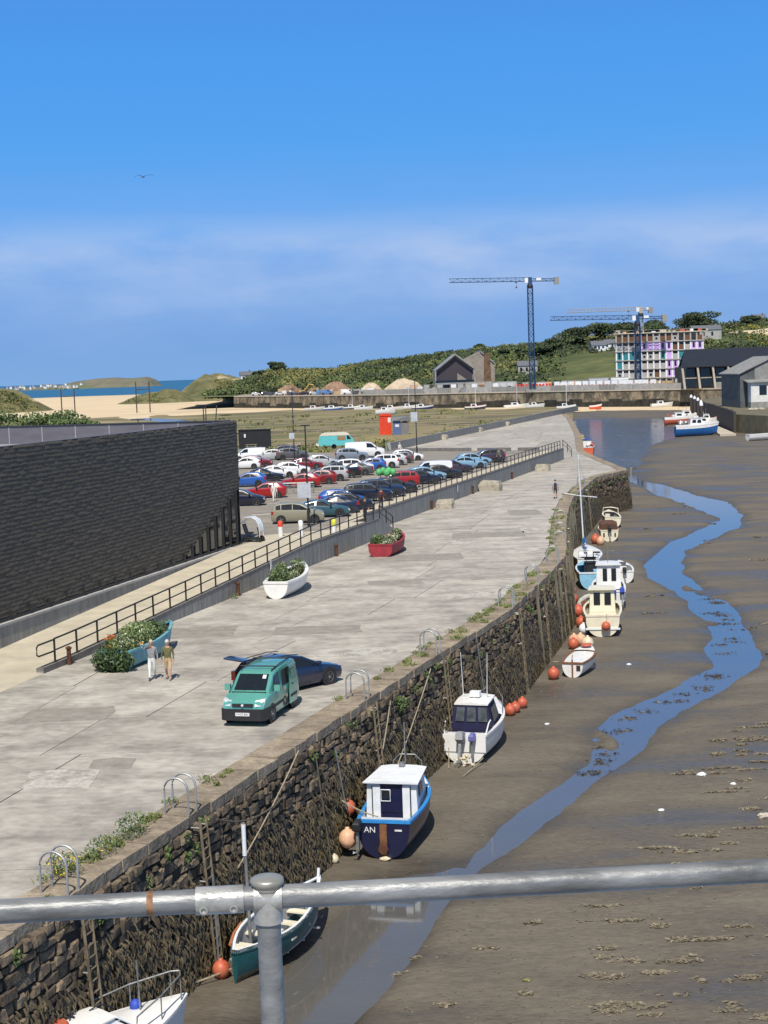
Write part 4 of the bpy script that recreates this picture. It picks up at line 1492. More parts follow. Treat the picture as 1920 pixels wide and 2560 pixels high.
# ---- dark blue estate behind it, tailgate up
EST = mat('midnight_blue_paint', (0.012, 0.020, 0.055), 0.22, 0.2, 0.05, 2, coat=0.8)
est = thing('estate_car', 'dark blue estate car with raised tailgate behind the teal van', 'car', (-4.12, 61.95, 0), RAD(46))
rows = [(2.33, .3, .5, .55, .78), (2.22, .2, .66, .71, .90), (1.7, .18, .80, .85, .98), (1.05, .18, .91, .95, 1), (.2, .18, .93, 1.35, 1), (-.4, .18, .95, 1.45, 1), (-1.4, .18, .97, 1.42, 1), (-2.0, .18, .98, 1.34, .98), (-2.22, .2, .92, 1.0, .94), (-2.3, .3, .64, .68, .9)]
EB = Body(T(rows, 1.83, .70))
EB.shell().build('body', EST, est, 32)
for s in (-1, 1):
    for (x0, x0t, x1) in ((.8, .18, -.40), (-.48, -.46, -1.3), (-1.4, -1.4, -1.95)):
        q = [EB.side(x0, .1, s), EB.side(x1, .1, s), EB.side(x1, .9, s), EB.side(x0t, .9, s)]
        MB().plate(q if s > 0 else q[::-1], -.005).build('side_window', GLASS, est)
    MB().bx(.72, .86, min(s * .9, s * 1.06), max(s * .9, s * 1.06), .95, 1.1).build('mirror', EST, est)
    MB().bx(-2.33, -2.12, min(s * .62, s * .87), max(s * .62, s * .87), .62, .98).build('tail_light', TAIL, est)
    MB().hexa([(2.1, min(s * .5, s * .78), .54), (2.31, min(s * .5, s * .78), .54), (2.27, max(s * .5, s * .78), .54), (2.0, max(s * .5, s * .78), .54), (2.0, min(s * .5, s * .78), .69), (2.2, min(s * .5, s * .78), .68), (2.14, max(s * .5, s * .78), .7), (1.9, max(s * .5, s * .78), .7)]).build('headlight', LAMP, est)
    MB().tube([(.0, s * .58, 1.45), (-.6, s * .60, 1.51), (-1.9, s * .58, 1.44)], .018, 5).build('roof_rail', BLACK, est)
MB().plate([EB.top(.99, -1, .012), EB.top(.99, 1, .012), EB.top(.26, .96, .012), EB.top(.26, -.96, .012)], .005).build('windscreen', GLASS, est)
MB().plate([(-2.315, -.62, .70), (-2.315, .62, .70), (-2.12, .60, 1.22), (-2.12, -.60, 1.22)][::-1], .006).build('boot_opening_shade', BLACK, est)  # black sheet over the closed tail, painting the shade inside the boot
tg = MB()
tg.loft([[(-1.98, -.62, 1.36), (-1.98, .62, 1.36), (-1.98, .62, 1.42), (-1.98, -.62, 1.42)], [(-2.55, -.64, 1.60), (-2.55, .64, 1.60), (-2.55, .64, 1.67), (-2.55, -.64, 1.67)], [(-2.92, -.6, 1.58), (-2.92, .6, 1.58), (-2.92, .6, 1.64), (-2.92, -.6, 1.64)]])
tgo = tg.build('tailgate', EST, est, 30)
MB().plate([(-2.1, -.5, 1.395), (-2.1, .5, 1.395), (-2.5, .52, 1.565), (-2.5, -.52, 1.565)], -.012).build('tailgate_lining', mat('tailgate_lining', (.3, .28, .24), .8), tgo)
add_wheels(est, 1.42, -1.36, .915, .33, .2, 5)

# ---- turquoise caravan
TURQ = mat('turquoise_caravan_paint', (0.14, 0.55, 0.56), 0.4, 0, 0.05)
cv = thing('caravan', 'turquoise touring caravan with cream roof and a serving hatch', 'caravan', (-7.3, 246.0, 0.9), .04)
prof = [(-2.75, .5), (-2.82, 1.1), (-2.7, 1.75), (-2.35, 2.3), (-1.8, 2.5), (1.4, 2.5), (2.0, 2.35), (2.75, 1.45), (2.9, .9), (2.7, .5)]
m_ = MB()
m_.loft([[(x, s, z_) for x, z_ in prof] for s in (-1.05, 1.05)], True, True, True)
m_.build('body', TURQ, cv)
m_ = MB()
m_.loft([[(x, s, z_ + .02) for x, z_ in [(-2.62, 1.98), (-2.35, 2.3), (-1.8, 2.52), (1.4, 2.52), (2.0, 2.37), (2.3, 2.0)]] + [(x, s, z_) for x, z_ in [(2.0, 2.1), (-2.3, 2.1)]] for s in (-1.08, 1.08)])
m_.build('roof', CREAM, cv)
MB().bx(.2, 1.55, -1.08, -1.06, 1.35, 2.0).build('serving_hatch', mat('hatch_wood', (.35, .22, .12), .7), cv)
MB().plate([(2.10, -.9, 2.2), (2.10, .9, 2.2), (2.62, .9, 1.62), (2.62, -.9, 1.62)][::-1], .012).build('front_window', GLASS, cv)
MB().poly([(1.75, -1.07, 1.45), (2.45, -1.07, 1.45), (2.0, -1.07, 2.1), (1.75, -1.07, 2.1)]).build('side_window', GLASS, cv)
MB().bx(2.75, 3.6, -.06, .06, .42, .52).build('drawbar', STEEL, cv)
MB().bx(-3.2, -2.75, -.9, .9, .45, .85).build('rear_box', CREAM, cv)
add_wheels(cv, -.35, -.35001, 1.06, .33)
wheels = [c for c in cv.children if c.name.startswith('wheel')]

# ---- mobility scooter with a rain canopy, outside the store
sc_ = thing('mobility_scooter', 'black mobility scooter under a clear rain canopy at the store corner', 'scooter', (-9.15, 106.3, 1.306), -.3)
MB().hexa([(-.65, -.3, .14), (.6, -.3, .14), (.6, .3, .14), (-.65, .3, .14), (-.6, -.28, .42), (.35, -.26, .26), (.35, .26, .26), (-.6, .28, .42)]).build('chassis', BLACK, sc_)
MB().bx(-.5, -.05, -.26, .26, .55, .68).build('seat', BLACK, sc_)
MB().hexa([(-.55, -.25, .65), (-.42, -.25, .65), (-.42, .25, .65), (-.55, .25, .65), (-.72, -.22, 1.25), (-.6, -.22, 1.25), (-.6, .22, 1.25), (-.72, .22, 1.25)]).build('backrest', BLACK, sc_)
MB().tube([(.45, 0, .3), (.35, 0, .95), (.28, 0, 1.0)], .04, 6).build('tiller', BLACK, sc_)
for s in (-.36, .36):
    MB().tube([(.62, s, .35), (.6, s, 1.1), (.4, s, 1.55), (0, s, 1.75), (-.5, s, 1.7), (-.75, s, 1.3)], .02, 5).build('canopy_frame', WHITE, sc_)
m_ = MB()
m_.loft([[(x, s, z_) for x, z_ in ((.62, .75), (.6, 1.1), (.4, 1.56), (0, 1.76), (-.5, 1.72), (-.76, 1.3))] for s in (-.37, .37)], False, False, False)
CLEAR = mat('clear_plastic', (.7, .74, .76), .2, 0, .05)
m_.build('canopy', CLEAR, sc_, 40)
add_wheels(sc_, .5, -.45, .33, .16, .12)

# ---- black container shed, red hut, blue kiosk, all by the marsh
BLKBOARD = mat('black_boarding', (.014, .015, .02), .7, 0, .2, 2)
ct = thing('container_shed', 'long black boarded container beyond the car park beside the store', 'shed', (-21.9, 266, .3))
MB().bx(-2.7, 2.7, -1.2, 1.2, .15, 3.3).build('body', BLKBOARD, ct)
MB().bx(-2.8, 2.8, -1.3, 1.3, 3.3, 3.42).build('roof', BLKBOARD, ct)
for k in range(9):
    MB().bx(-2.6 + k * .6, -2.55 + k * .6, -1.24, -1.2, .2, 3.25).build('batten', BLACK, ct)
MB().bx(-1.75, -1.45, -1.26, -1.21, 2.1, 2.7).build('sign', PLATE_W, ct)
for (dx, lab) in ((-.4, 'wooden picnic table in front of the black container'),):
    pt = thing('picnic_table', lab, 'table', (-21.9 + dx, 263.0, .5))
    WOOD = mat('grey_wood', (.3, .26, .2), .8)
    for k in range(4):
        MB().bx(-1, 1, -.4 + k * .2, -.22 + k * .2, .72, .77).build('top_board', WOOD, pt)
    for s in (-.75, .6):
        MB().bx(-1, 1, s, s + .18, .42, .46).build('bench', WOOD, pt)
    for x in (-.7, .7):
        MB().hexa([(x, -.7, 0), (x + .08, -.7, 0), (x + .08, -.62, 0), (x, -.62, 0), (x, -.25, .72), (x + .08, -.25, .72), (x + .08, -.17, .72), (x, -.17, .72)]).build('leg', WOOD, pt)
        MB().hexa([(x, .62, 0), (x + .08, .62, 0), (x + .08, .7, 0), (x, .7, 0), (x, .17, .72), (x + .08, .17, .72), (x + .08, .25, .72), (x, .25, .72)]).build('leg', WOOD, pt)
rh = thing('red_hut', 'bright orange-red kiosk hut with white notice at the marsh edge', 'kiosk', (.85, 285.5, 1.2))
REDH = mat('signal_red_paint', (.72, .06, .02), .5)
MB().bx(-1.1, 1.1, -1, 1, 0, 3.55).build('wall', REDH, rh)
m_ = MB()
m_.loft([[(x, s, z_) for x, z_ in ((-1.2, 3.52), (-1.1, 3.75), (-.5, 3.95), (.5, 3.95), (1.1, 3.75), (1.2, 3.52))] for s in (-1.1, 1.1)])
m_.build('roof', REDH, rh)
MB().bx(.45, 1.0, -1.03, -1.005, 2.3, 3.2).build('notice', PLATE_W, rh)
bk = thing('blue_kiosk', 'blue and dark grey kiosk with flat roof next to the red hut', 'kiosk', (3.6, 283.5, 1.2))
MB().bx(-1.4, .0, -1, 1, 0, 2.6).build('wall', mat('kiosk_blue', (.1, .15, .3), .6), bk)
MB().bx(.05, 1.5, -1, 1, 0, 2.3).build('store_room', mat('kiosk_grey', (.2, .19, .18), .7), bk)
MB().hexa([(-1.6, -1.3, 2.6), (1.6, -1.3, 2.6), (1.6, 1.3, 2.6), (-1.6, 1.3, 2.6), (-1.6, -1.0, 3.3), (1.6, -1.0, 3.5), (1.6, 1.2, 3.5), (-1.6, 1.2, 3.3)]).build('roof', mat('kiosk_roof', (.05, .06, .075), .5), bk)
MB().bx(-1.0, -.3, -1.04, -1.005, 1.5, 1.95).build('sign', PLATE_W, bk)
MB().bx(.35, 1.2, -1.04, -1.005, 2.35, 2.55).build('awning', BLACK, bk)
struct(MB().lathe([(11, -3.2), (8, .2), (6.2, 1.1), (5, 1.22), (0.01, 1.23)], 20, (2.2, 285, 0)).build('ground_mound', MARSH))
# driftwood heap
dw = thing('driftwood_heap', 'untidy heap of bleached driftwood left of the caravan', 'woodpile', (-15.2, 262, .2))
for k in range(38):
    a = random.uniform(0, 6.28)
    p = Vector((random.gauss(0, 1.6), random.gauss(0, .7), .2 + .8 * random.random()))
    d = Vector((math.cos(a), math.sin(a) * .6, random.uniform(-.3, .3))) * random.uniform(.5, 1.3)
    MB().tube([p - d, p, p + d], random.uniform(.05, .13), 5).build('log', mat('driftwood', (.34, .28, .2), .9, 0, .25, 3), dw)
# shopping trolley bay
tb = thing('trolley_bay', 'row of grey shopping trolleys in a railed bay beside the red hatchback', 'trolleys', (-8.9, 149.3, 1.306))
for k in range(6):
    m_ = MB()
    x = -1.7 + k * .62
    for zq in (.45, .6, .75, .95):
        m_.tube([(x, -.25, zq), (x + .8, -.2, zq + .03), (x + .8, .2, zq + .03), (x, .25, zq)], .012, 4)
    m_.tube([(x, -.25, .95), (x, -.25, .1), (x + .8, -.2, .15)], .014, 4)
    m_.tube([(x, .25, .95), (x, .25, .1), (x + .8, .2, .15)], .014, 4)
    m_.build('trolley', STEEL, tb)
for s in (-.45, .45):
    MB().tube([(-1.9, s, 0), (-1.9, s, 1.0), (2.1, s, 1.0), (2.1, s, 0)], .03, 6).build('rail', STEEL, tb)
gb = MB()
for (x, z_) in ((-.75, 0), (-.35, .12), (.2, .1), (.62, -.02), (0, -.1)):
    gb.ball((x, random.uniform(-.2, .2), z_), .33, 9, 6, (1, .9, 1.1))
tag(gb.build('green_bundle', mat('bright_green_cover', (.1, .42, .14), .6), None, 60, (.4, 149.5, 3.05)), 'bright green rounded bundle above the black hatchback', 'bundle')
for c in (gb,):
    pass
tr = thing('bundle_stand', 'slim dark frame holding up the green bundle', 'frame', (.4, 149.5, 1.306))
for s in (-.6, .6):
    MB().tube([(s, 0, 0), (s, 0, 1.55)], .04, 5).build('leg', BLACK, tr)
MB().tube([(-.7, 0, 1.5), (.7, 0, 1.5)], .04, 5).build('bar', BLACK, tr)

# ---- lamp posts and their sign boards, bollards
POST = mat('lamp_post_paint', (.03, .033, .035), .5, .2)
SIGNB = mat('sign_board_back', (.55, .58, .62), .4, .2)


def lamp_post(x, y, z, h, label, sign=None, arm=1.0):
    t = thing('lamp_post', label, 'lamp post', (x, y, z), 0, 'car park lamp posts')
    MB().tube([(0, 0, 0), (0, 0, 1.2)], .11, 8).build('base', POST, t)
    MB().tube([(0, 0, 1.2), (0, 0, h)], .07, 8, .05).build('pole', POST, t)
    hd = MB().bx(-.35, .35, -.12, .12, h, h + .1).build('lamp_head', POST, t)
    if sign:
        MB().bx(-sign[0] / 2 - .25, sign[0] / 2 - .25, -.16, -.12, sign[1], sign[1] + sign[2]).build('sign_board', SIGNB, t)
    return t


lamp_post(-5.72, 115.7, 1.306, 7.6, 'black lamp post with white board beside the pale gold people carrier', (1.0, 2.2, 1.1))
lamp_post(-11.75, 206.0, 1.306, 9.6, 'tall thin lamp post behind the far left cars', (.7, 3.0, .8))
lamp_post(4.8, 210.3, 1.306, 10.2, 'tall lamp post with white board at the far end of the car park', (.9, 4.6, 1.3))
for (x, y, c, lab) in ((-7.44, 109.2, REDH, 'white bollard with red top near the ramp head'), (-5.98, 109.2, PLATE_W, 'pale grey bollard near the ramp head'), (-3.6, 109.0, mat('lime_band', (.6, .62, .05), .6), 'slim post with lime yellow band behind the railing')):
    t = thing('bollard', lab, 'bollard', (x, y, 1.306))
    MB().lathe([(.17, 0), (.17, .7)], 12).build('shaft', PLATE_W, t, 50)
    MB().lathe([(.175, .71), (.175, 1.05), (.1, 1.12), (0.01, 1.13)], 12).build('top', c, t, 50)
# rusty stub posts at the foot of the walls
RUST = mat('rusty_steel', (.12, .05, .025), .8, .2, .3, 6)
for k, (y, fx, lab) in enumerate(((68.9, w1x, 'short rusty post at the ramp start beside the teal planter'), (89, w1x, 'rusty post on the retaining wall above the white planter'), (107, w1x, 'rusty post on the wall left of the red planter'),
                                  (141, w2x, 'rusty post on the far wall just beyond the steps'), (157, w2x, 'rusty post on the far wall between the two stone blocks'), (176, w2x, 'rusty post on the far wall beside the farther stone block'))):
    x = fx(y) + .16
    t = thing('rusty_post', lab, 'post', (x, y, 0))
    MB().lathe([(.11, 0), (.1, .72)], 8).build('shaft', RUST, t)
    MB().lathe([(.14, .72), (.14, .8), (.02, .86)], 8).build('cap', RUST, t)
for (y, fx, lab) in ((94.5, w1x, 'small white notice on the retaining wall near the white planter'), (151, w2x, 'small white notice on the far retaining wall')):
    x = fx(y) + .07
    t = MB().hexa([(x, y - .12, .75), (x + .02, y - .12, .75), (x + .09, y + .2, .75), (x + .07, y + .2, .75), (x, y - .12, 1.45), (x + .02, y - .12, 1.45), (x + .09, y + .2, 1.45), (x + .07, y + .2, 1.45)]).build('notice', PLATE_W)
    tag(t, lab, 'notice')
# rough stone blocks standing on the quay and on the spit
BLOCK = mat('granite_block', (.42, .38, .3), .9, 0, .2, 2, bump=.6, bscale=6)
for (x, y, s, lab) in ((11.2, 160, 1.15, 'largest rough stone block on the quay against the far wall'), (5.7, 141.5, .85, 'rough stone block on the quay just beyond the steps'), (19.7, 188.5, .9, 'rough stone block on the quay near the far end of the railing'),
                       (11.2, 283.6, 1.0, 'pale stone block on the spit nearest the kiosks'), (19.7, 314.3, 1.0, 'pale stone block on the spit, second from the kiosks'), (27.5, 340.7, 1.0, 'pale stone block on the spit, third from the kiosks'), (36.5, 378, 1.0, 'small far stone block on the spit near its end')):
    m_ = MB()
    q = [(-.95, -.5), (.9, -.55), (1.0, .5), (-.9, .55)]
    r = lambda: random.uniform(-.08, .08)
    m_.loft([[(a * s + r(), b * s + r(), 0) for a, b in q], [(a * s * 1.02 + r(), b * s + r(), .55 * s) for a, b in q], [(a * s * .9 + r(), b * s * .85 + r(), .95 * s + r()) for a, b in q]])
    tag(m_.build('stone_block', BLOCK, None, None, (x, y, 0), -.3), lab, 'block', 'stone blocks')
# ================================================================== BOATS
class Hull:
    """Open hull, bow at +x, stern at x = 0. Depth is from keel to sheer amidships."""

    def __init__(self, L, B, D, stern=.8, rise=.35, full=.75, bowp=2.2, keelup=.25, vee=.12):
        self.__dict__.update(L=L, B=B, D=D, stern=stern, rise=rise, full=full, bowp=bowp, keelup=keelup, vee=vee)

    def half(self, t):
        s = self.stern + (1 - self.stern) * math.sin(min(t / .45, 1) * math.pi / 2)
        return self.B / 2 * s * max(0.012, (1 - max(0, (t - .45) / .55) ** self.bowp))

    def sheer(self, t):
        return self.D * (1 + .06 * (1 - t) + self.rise * t ** 2.2)

    def keel(self, t):
        return self.D * self.keelup * max(0, (t - .72) / .28) ** 2 * 1.2

    def sec(self, t, n=7):
        b, s, k = self.half(t), self.sheer(t), self.keel(t)
        x = self.L * t + (0.0 if t < .7 else 0)
        e = self.full
        r = []
        for j in range(n + 1):
            th = j / n * math.pi / 2
            r.append((x, b * math.sin(th) ** e, k + (s - k) * (1 - math.cos(th) ** e * (1 - self.vee * math.sin(th)))))
        r[0] = (x, 0.0, k)
        r[-1] = (x, b, s)
        return r

    def ts(self, n=14):
        return [1 - (1 - i / n) ** 1.15 for i in range(n + 1)]

    def shell(self, mats, parent, bands=(0.25, .85), n=7):
        m = MB()
        rings = []
        for t in self.ts():
            q = self.sec(t, n)
            rake = self.L * .05 * max(0, (t - .6) / .4)
            q = [(x + rake * (z / self.D), y, z) for x, y, z in q]
            rings.append([(x, y, z) for x, y, z in reversed(q)] + [(x, -y, z) for x, y, z in q[1:]])
        tot = len(rings[0]) - 1

        def mf(i, j):
            a = abs(j + .5 - n) / n
            return 0 if a < bands[0] else (1 if a < bands[1] else 2)
        m.loft(rings, False, False, False, mf)
        m.k = 1
        b = m.P(rings[0])
        m.F(*range(b + tot, b - 1, -1))
        return m.build('hull', mats, parent, 35)

    def inner(self, mt, parent, floor, th=.05, name='cockpit', t0=0.02, t1=.93):
        m = MB()
        rings = []
        for t in self.ts():
            if t < t0 or t > t1:
                continue
            b, s = max(.02, self.half(t) - th), self.sheer(t) - .005
            x = self.L * t + self.L * .05 * max(0, (t - .6) / .4)
            f = min(max(floor, self.keel(t) + .08), s - .02)
            bf = b * .82
            rings.append([(x, b, s), (x, b * .97, (s + f) / 2), (x, bf, f), (x, -bf, f), (x, -b * .97, (s + f) / 2), (x, -b, s)])
        m.loft(rings, False, False, False)
        r0 = rings[0]
        m.poly(r0)
        m.poly(rings[-1][::-1])
        return m.build(name, mt, parent, 35)

    def gunwale(self, mt, parent, w=.08, h=.05, name='gunwale'):
        g = None
        for s in (1, -1):
            m = MB()
            rings = []
            for t in self.ts():
                b, z = self.half(t), self.sheer(t)
                x = self.L * t + self.L * .05 * max(0, (t - .6) / .4) * (z / self.D)
                bi = max(0.004, b - w)
                q = [(x, s * (b + .03), z - h), (x, s * (b + .03), z + .015), (x, s * bi, z + .015), (x, s * bi, z - h * .5)]
                rings.append(q if s < 0 else q[::-1])
            m.loft(rings)
            m.build(name, mt, parent, 40)
        b, z = self.half(0), self.sheer(0)
        MB().bx(-.035, w, -b, b, z - h, z + .018).build('transom_cap', mt, parent)

    def deck(self, mt, parent, t0, t1=1.0, camber=.06, name='deck', lift=.0):
        m = MB()
        rings = []
        for t in self.ts(20):
            if t < t0 - 1e-6 or t > t1 + 1e-6:
                continue
            b, z = self.half(t), self.sheer(t) + .012 + lift
            x = self.L * t + self.L * .05 * max(0, (t - .6) / .4) * (z / self.D)
            rings.append([(x, b, z), (x, b * .5, z + camber * min(1, b)), (x, 0, z + camber * 1.3 * min(1, b)), (x, -b * .5, z + camber * min(1, b)), (x, -b, z)])
        m.loft(rings, False, False, False)
        return m.build(name, mt, parent, 40)


def cabin(parent, mt, x0, x1, w0, w1, z0, z1, roof_mt, rake_f=.3, rake_a=.05, inset=.1, over=.1, name='cabin'):
    """deckhouse from x0 (aft) to x1 (fore); half widths w0 aft, w1 fore"""
    m = MB()
    m.hexa([(x0, -w0, z0), (x1, -w1, z0), (x1, w1, z0), (x0, w0, z0), (x0 + rake_a, -w0 + inset, z1), (x1 - rake_f, -w1 + inset, z1), (x1 - rake_f, w1 - inset, z1), (x0 + rake_a, w0 - inset, z1)])
    c = m.build(name, mt, parent)
    r = MB()
    ra, rf = w0 - inset + over, w1 - inset + over
    xa, xf = x0 + rake_a - over * 1.5, x1 - rake_f + over
    rings = []
    for x, w in ((xa, ra), ((xa + xf) / 2, (ra + rf) / 2), (xf, rf)):
        rings.append([(x, -w, z1), (x, -w, z1 + .04), (x, -w * .55, z1 + .085), (x, 0, z1 + .10), (x, w * .55, z1 + .085), (x, w, z1 + .04), (x, w, z1)])
    r.loft([q[::-1] for q in rings])
    r.build('cabin_roof', roof_mt, parent, 40)
    return c


def pane(parent, q, mt=None, th=.012, name='window', frame=None):
    o = MB().plate(q, th).build(name, mt or GLASS, parent)
    if frame:
        q = [Vector(p) for p in q]
        c = sum(q, Vector()) / len(q)
        nn = (q[1] - q[0]).cross(q[2] - q[0]).normalized() * .02
        m = MB()
        m.tube([p + (p - c).normalized() * .02 + nn for p in q + q[:1]], .022, 4)
        m.build('window_frame', frame, o)
    return o


def outboard(parent, x, y, z, cowl, s=1.0, tilt=.0):
    m = MB()
    m.M = Matrix.Translation((x, y, z)) @ Matrix.Rotation(tilt, 4, 'Y') @ Matrix.Scale(s, 4)
    m.loft([[(-.16, -.1, .12), (.14, -.12, .12), (.14, .12, .12), (-.16, .1, .12)], [(-.30, -.14, .2), (.16, -.16, .2), (.16, .16, .2), (-.30, .14, .2)], [(-.32, -.13, .42), (.14, -.15, .46), (.14, .15, .46), (-.32, .13, .42)], [(-.24, -.08, .5), (.06, -.09, .54), (.06, .09, .54), (-.24, .08, .5)]])
    o = m.build('outboard_cowl', cowl, parent, 40)
    m = MB()
    m.M = Matrix.Translation((x, y, z)) @ Matrix.Rotation(tilt, 4, 'Y') @ Matrix.Scale(s, 4)
    m.bx(-.13, .02, -.05, .05, -.62, .14)
    m.bx(-.22, .08, -.012, .012, -.75, -.5)
    m.lathe([(.02, -.34), (.05, -.28), (.055, -.05), (.01, .1)], 8, (0, 0, -.6), 'X')
    m.build('outboard_leg', STEEL, o)
    m = MB()
    m.M = Matrix.Translation((x, y, z)) @ Matrix.Rotation(tilt, 4, 'Y') @ Matrix.Scale(s, 4)
    for k in range(3):
        a = k * 2.094
        m.plate([(-.3, .02 * math.cos(a), -.6 + .02 * math.sin(a)), (-.33, .14 * math.cos(a - .35), -.6 + .14 * math.sin(a - .35)), (-.28, .14 * math.cos(a + .35), -.6 + .14 * math.sin(a + .35))], .01)
    m.build('propeller', STEEL, o)
    return o


def place_boat(name, label, x, y, heading, heel=0.0, trim=0.0, z=None, cat='boat', group=None):
    """heading: degrees right of straight ahead"""
    t = thing(name, label, cat, (x, y, mud_z(x, y) - .03 if z is None else z), 0, group)
    t.rotation_euler = (RAD(heel), RAD(trim), RAD(90 - heading))
    return t


def buoy(x, y, z, r, m, label, cat='buoy', group='mooring buoys', rope=True):
    t = thing('buoy', label, cat, (x, y, z), 0, group)
    MB().ball((0, 0, 0), r, 14, 10, (1, 1, 1.08)).build('float', m, t, 60)
    MB().lathe([(r * .3, r * .95), (r * .22, r * 1.25), (r * .1, r * 1.3)], 8).build('eye', m, t, 60)
    return t


ANTI = mat('antifoul_dark', (.05, .03, .028), .8, 0, .3, 3)
NAVYH = mat('navy_hull_paint', (.008, .010, .045), .35, 0, .1, 2, coat=.3)
BRIGHTB = mat('bright_blue_paint', (.03, .25, .62), .45)
PALEB = mat('white_boat_paint', (.76, .79, .82), .45, 0, .06)
TEALH = mat('dark_teal_paint', (.010, .075, .085), .4, 0, .15, 2)
MUDDY = mat('mud_streaked_bottom', (.13, .11, .055), .8, 0, .3, 3)
CANV = mat('navy_canvas', (.012, .012, .055), .8, 0, .15, 3)
LBOAT = mat('light_blue_paint', (.25, .52, .72), .45)
ROYAL = mat('royal_blue_cover', (.03, .07, .42), .6)
WOODB = mat('varnished_wood', (.22, .10, .045), .5, 0, .25, 4)
GREYIN = mat('grey_cockpit', (.30, .31, .33), .6, 0, .12, 3)
VINYL = mat('clear_vinyl', (.09, .105, .115), .15, 0, .3, 2.5)

# ---- navy fishing boat with white cabin
b = place_boat('fishing_boat', 'navy fishing boat with white cabin, bright blue gunwale and navy cabin door', -.42, 53.85, 13, 0, 0)
h = Hull(5.6, 2.25, 1.35, .86, .32, .72)
h.shell([NAVYH, NAVYH, PALEB], b, (.2, 1.01))
h.inner(PALEB, b, .62)
h.gunwale(BRIGHTB, b, .10, .09)
h.deck(PALEB, b, .66)
cabin(b, PALEB, 1.5, 4.0, .98, .82, 1.0, 2.42, PALEB, .35, .0, .06, .12)
pane(b, [(1.488, -.42, .75), (1.488, .42, .75), (1.488, .42, 2.36), (1.488, -.42, 2.36)][::-1], NAVYH, .012, 'cabin_door')
pane(b, [(1.475, .06, 1.75), (1.475, .38, 1.75), (1.475, .38, 2.14), (1.475, .06, 2.14)][::-1], GLASS, .012, 'door_window', PALEB)
for s in (.56, -.56):
    MB().bx(1.44, 1.49, s - .14, s + .14, .72, 2.3).build('door_jamb', PALEB, b)
    MB().bx(1.43, 1.46, s * 1.28 - .02, s * 1.28 + .02, .75, 2.3).build('batten', BLACK, b)
MB().bx(1.44, 1.475, -.42, .42, 1.32, 1.36).build('door_rail', NAVYH, b)
for s in (-1, 1):
    q = [(2.0, s * .955, 1.75), (2.8, s * .90, 1.75), (2.8, s * .875, 2.2), (2.0, s * .925, 2.2)]
    pane(b, q if s < 0 else q[::-1])
MB().bx(-.06, .0, -.13, .13, .18, 1.3).build('rudder', WOODB, b)
MB().lathe([(.17, -.05), (.2, .0), (.1, .06)], 8, (-.12, 0, .42), 'X').build('propeller', RUST, b)
for k in range(5):
    MB().lathe([(.10, -.025), (.16, -.03), (.19, 0), (.16, .03), (.10, .025)], 12, (.55 + random.uniform(-.2, .2), -.55 + random.uniform(-.15, .15), .68 + k * .05)).build('rope_coil', ROPE if k % 2 else DROPE, b)
MB().bx(.25, .75, .3, .65, .64, .88).build('fish_box', mat('fish_box_blue', (.05, .16, .35), .7, 0, .2, 5), b)
MB().bx(.85, 1.25, -.75, -.45, .64, .9).build('bait_box', mat('bait_box_grey', (.35, .35, .33), .8), b)
text_mesh('name_lettering', 'AN', .30, PLATE_W, b, (-.012, .50, 1.08), (PI / 2, 0, -PI / 2), .003)
MB().bx(-.02, -.004, -.68, -.42, 1.06, 1.12).build('registration_plate', PLATE_W, b)
outboard(b, -.1, .92, .95, BLACK, 1.0)
MB().ball((1.05, .12, .95), .12, 8, 6).build('engine_box', BLACK, b)
MB().tube([(4.0, 0, 2.5), (4.0, 0, 4.1)], .025, 6).build('mast', STEEL, b)
MB().tube([(4.4, .6, 1.75), (4.4, .55, 2.5), (4.4, .3, 2.75), (4.4, -.3, 2.75), (4.4, -.55, 2.5), (4.4, -.6, 1.75)], .025, 6).build('bow_hoop', STEEL, b)
MB().bx(3.3, 3.55, -.1, .1, 2.55, 2.68).build('deck_light', STEEL, b)
for s in (-.45, .45):
    MB().bx(.8, 2.6, s - .09, s + .09, -.06, .12).build('bilge_keel', ANTI, b)

# ---- white cuddy with navy canopy
b = place_boat('motor_boat', 'white motor boat with navy canvas canopy and two outboards, radar on roof', 3.2, 66.9, 17, 0, 0)
h = Hull(5.9, 2.2, 1.25, .90, .34, .62)
h.shell([GREYIN, WHITE, WHITE], b, (.42, 1.01))
h.inner(WHITE, b, .72)
h.gunwale(WHITE, b, .12, .07)
h.deck(WHITE, b, .58, camber=.18)
m_ = MB()
ringsc = []
for x, w, zt, in_ in ((1.25, 1.0, 1.30, 0), (1.45, .98, 2.30, .22), (2.9, .92, 2.42, .22), (3.6, .85, 1.75, .15)):
    ringsc.append([(x, -w, 1.28), (x, -w + in_ * .6, zt * .6 + .5), (x, -w + in_, zt), (x, 0, zt + .05), (x, w - in_, zt), (x, w - in_ * .6, zt * .6 + .5), (x, w, 1.28)][::-1])
m_.loft(ringsc)
m_.build('canopy', CANV, b, 30)
m_ = MB()
m_.loft([[(x, -w, z_), (x, -w, z_ + .05), (x, 0, z_ + .13), (x, w, z_ + .05), (x, w, z_)][::-1] for x, w, z_ in ((1.4, .78, 2.34), (2.2, .80, 2.42), (3.05, .74, 2.44))])
m_.build('hardtop', WHITE, b, 40)
for (ya, yb) in ((-.78, -.36), (-.24, .18), (.30, .70)):
    pane(b, [(1.27, ya, 1.62), (1.27, yb, 1.62), (1.41, yb * .93, 2.24), (1.41, ya * .93, 2.24)][::-1], VINYL, .015, 'vinyl_window')
MB().bx(1.2, 1.26, -.98, .98, .75, 1.32).build('canopy_skirt', CANV, b)
MB().bx(.0, 1.2, -.95, .95, .70, .73).build('cockpit_sole', WHITE, b)
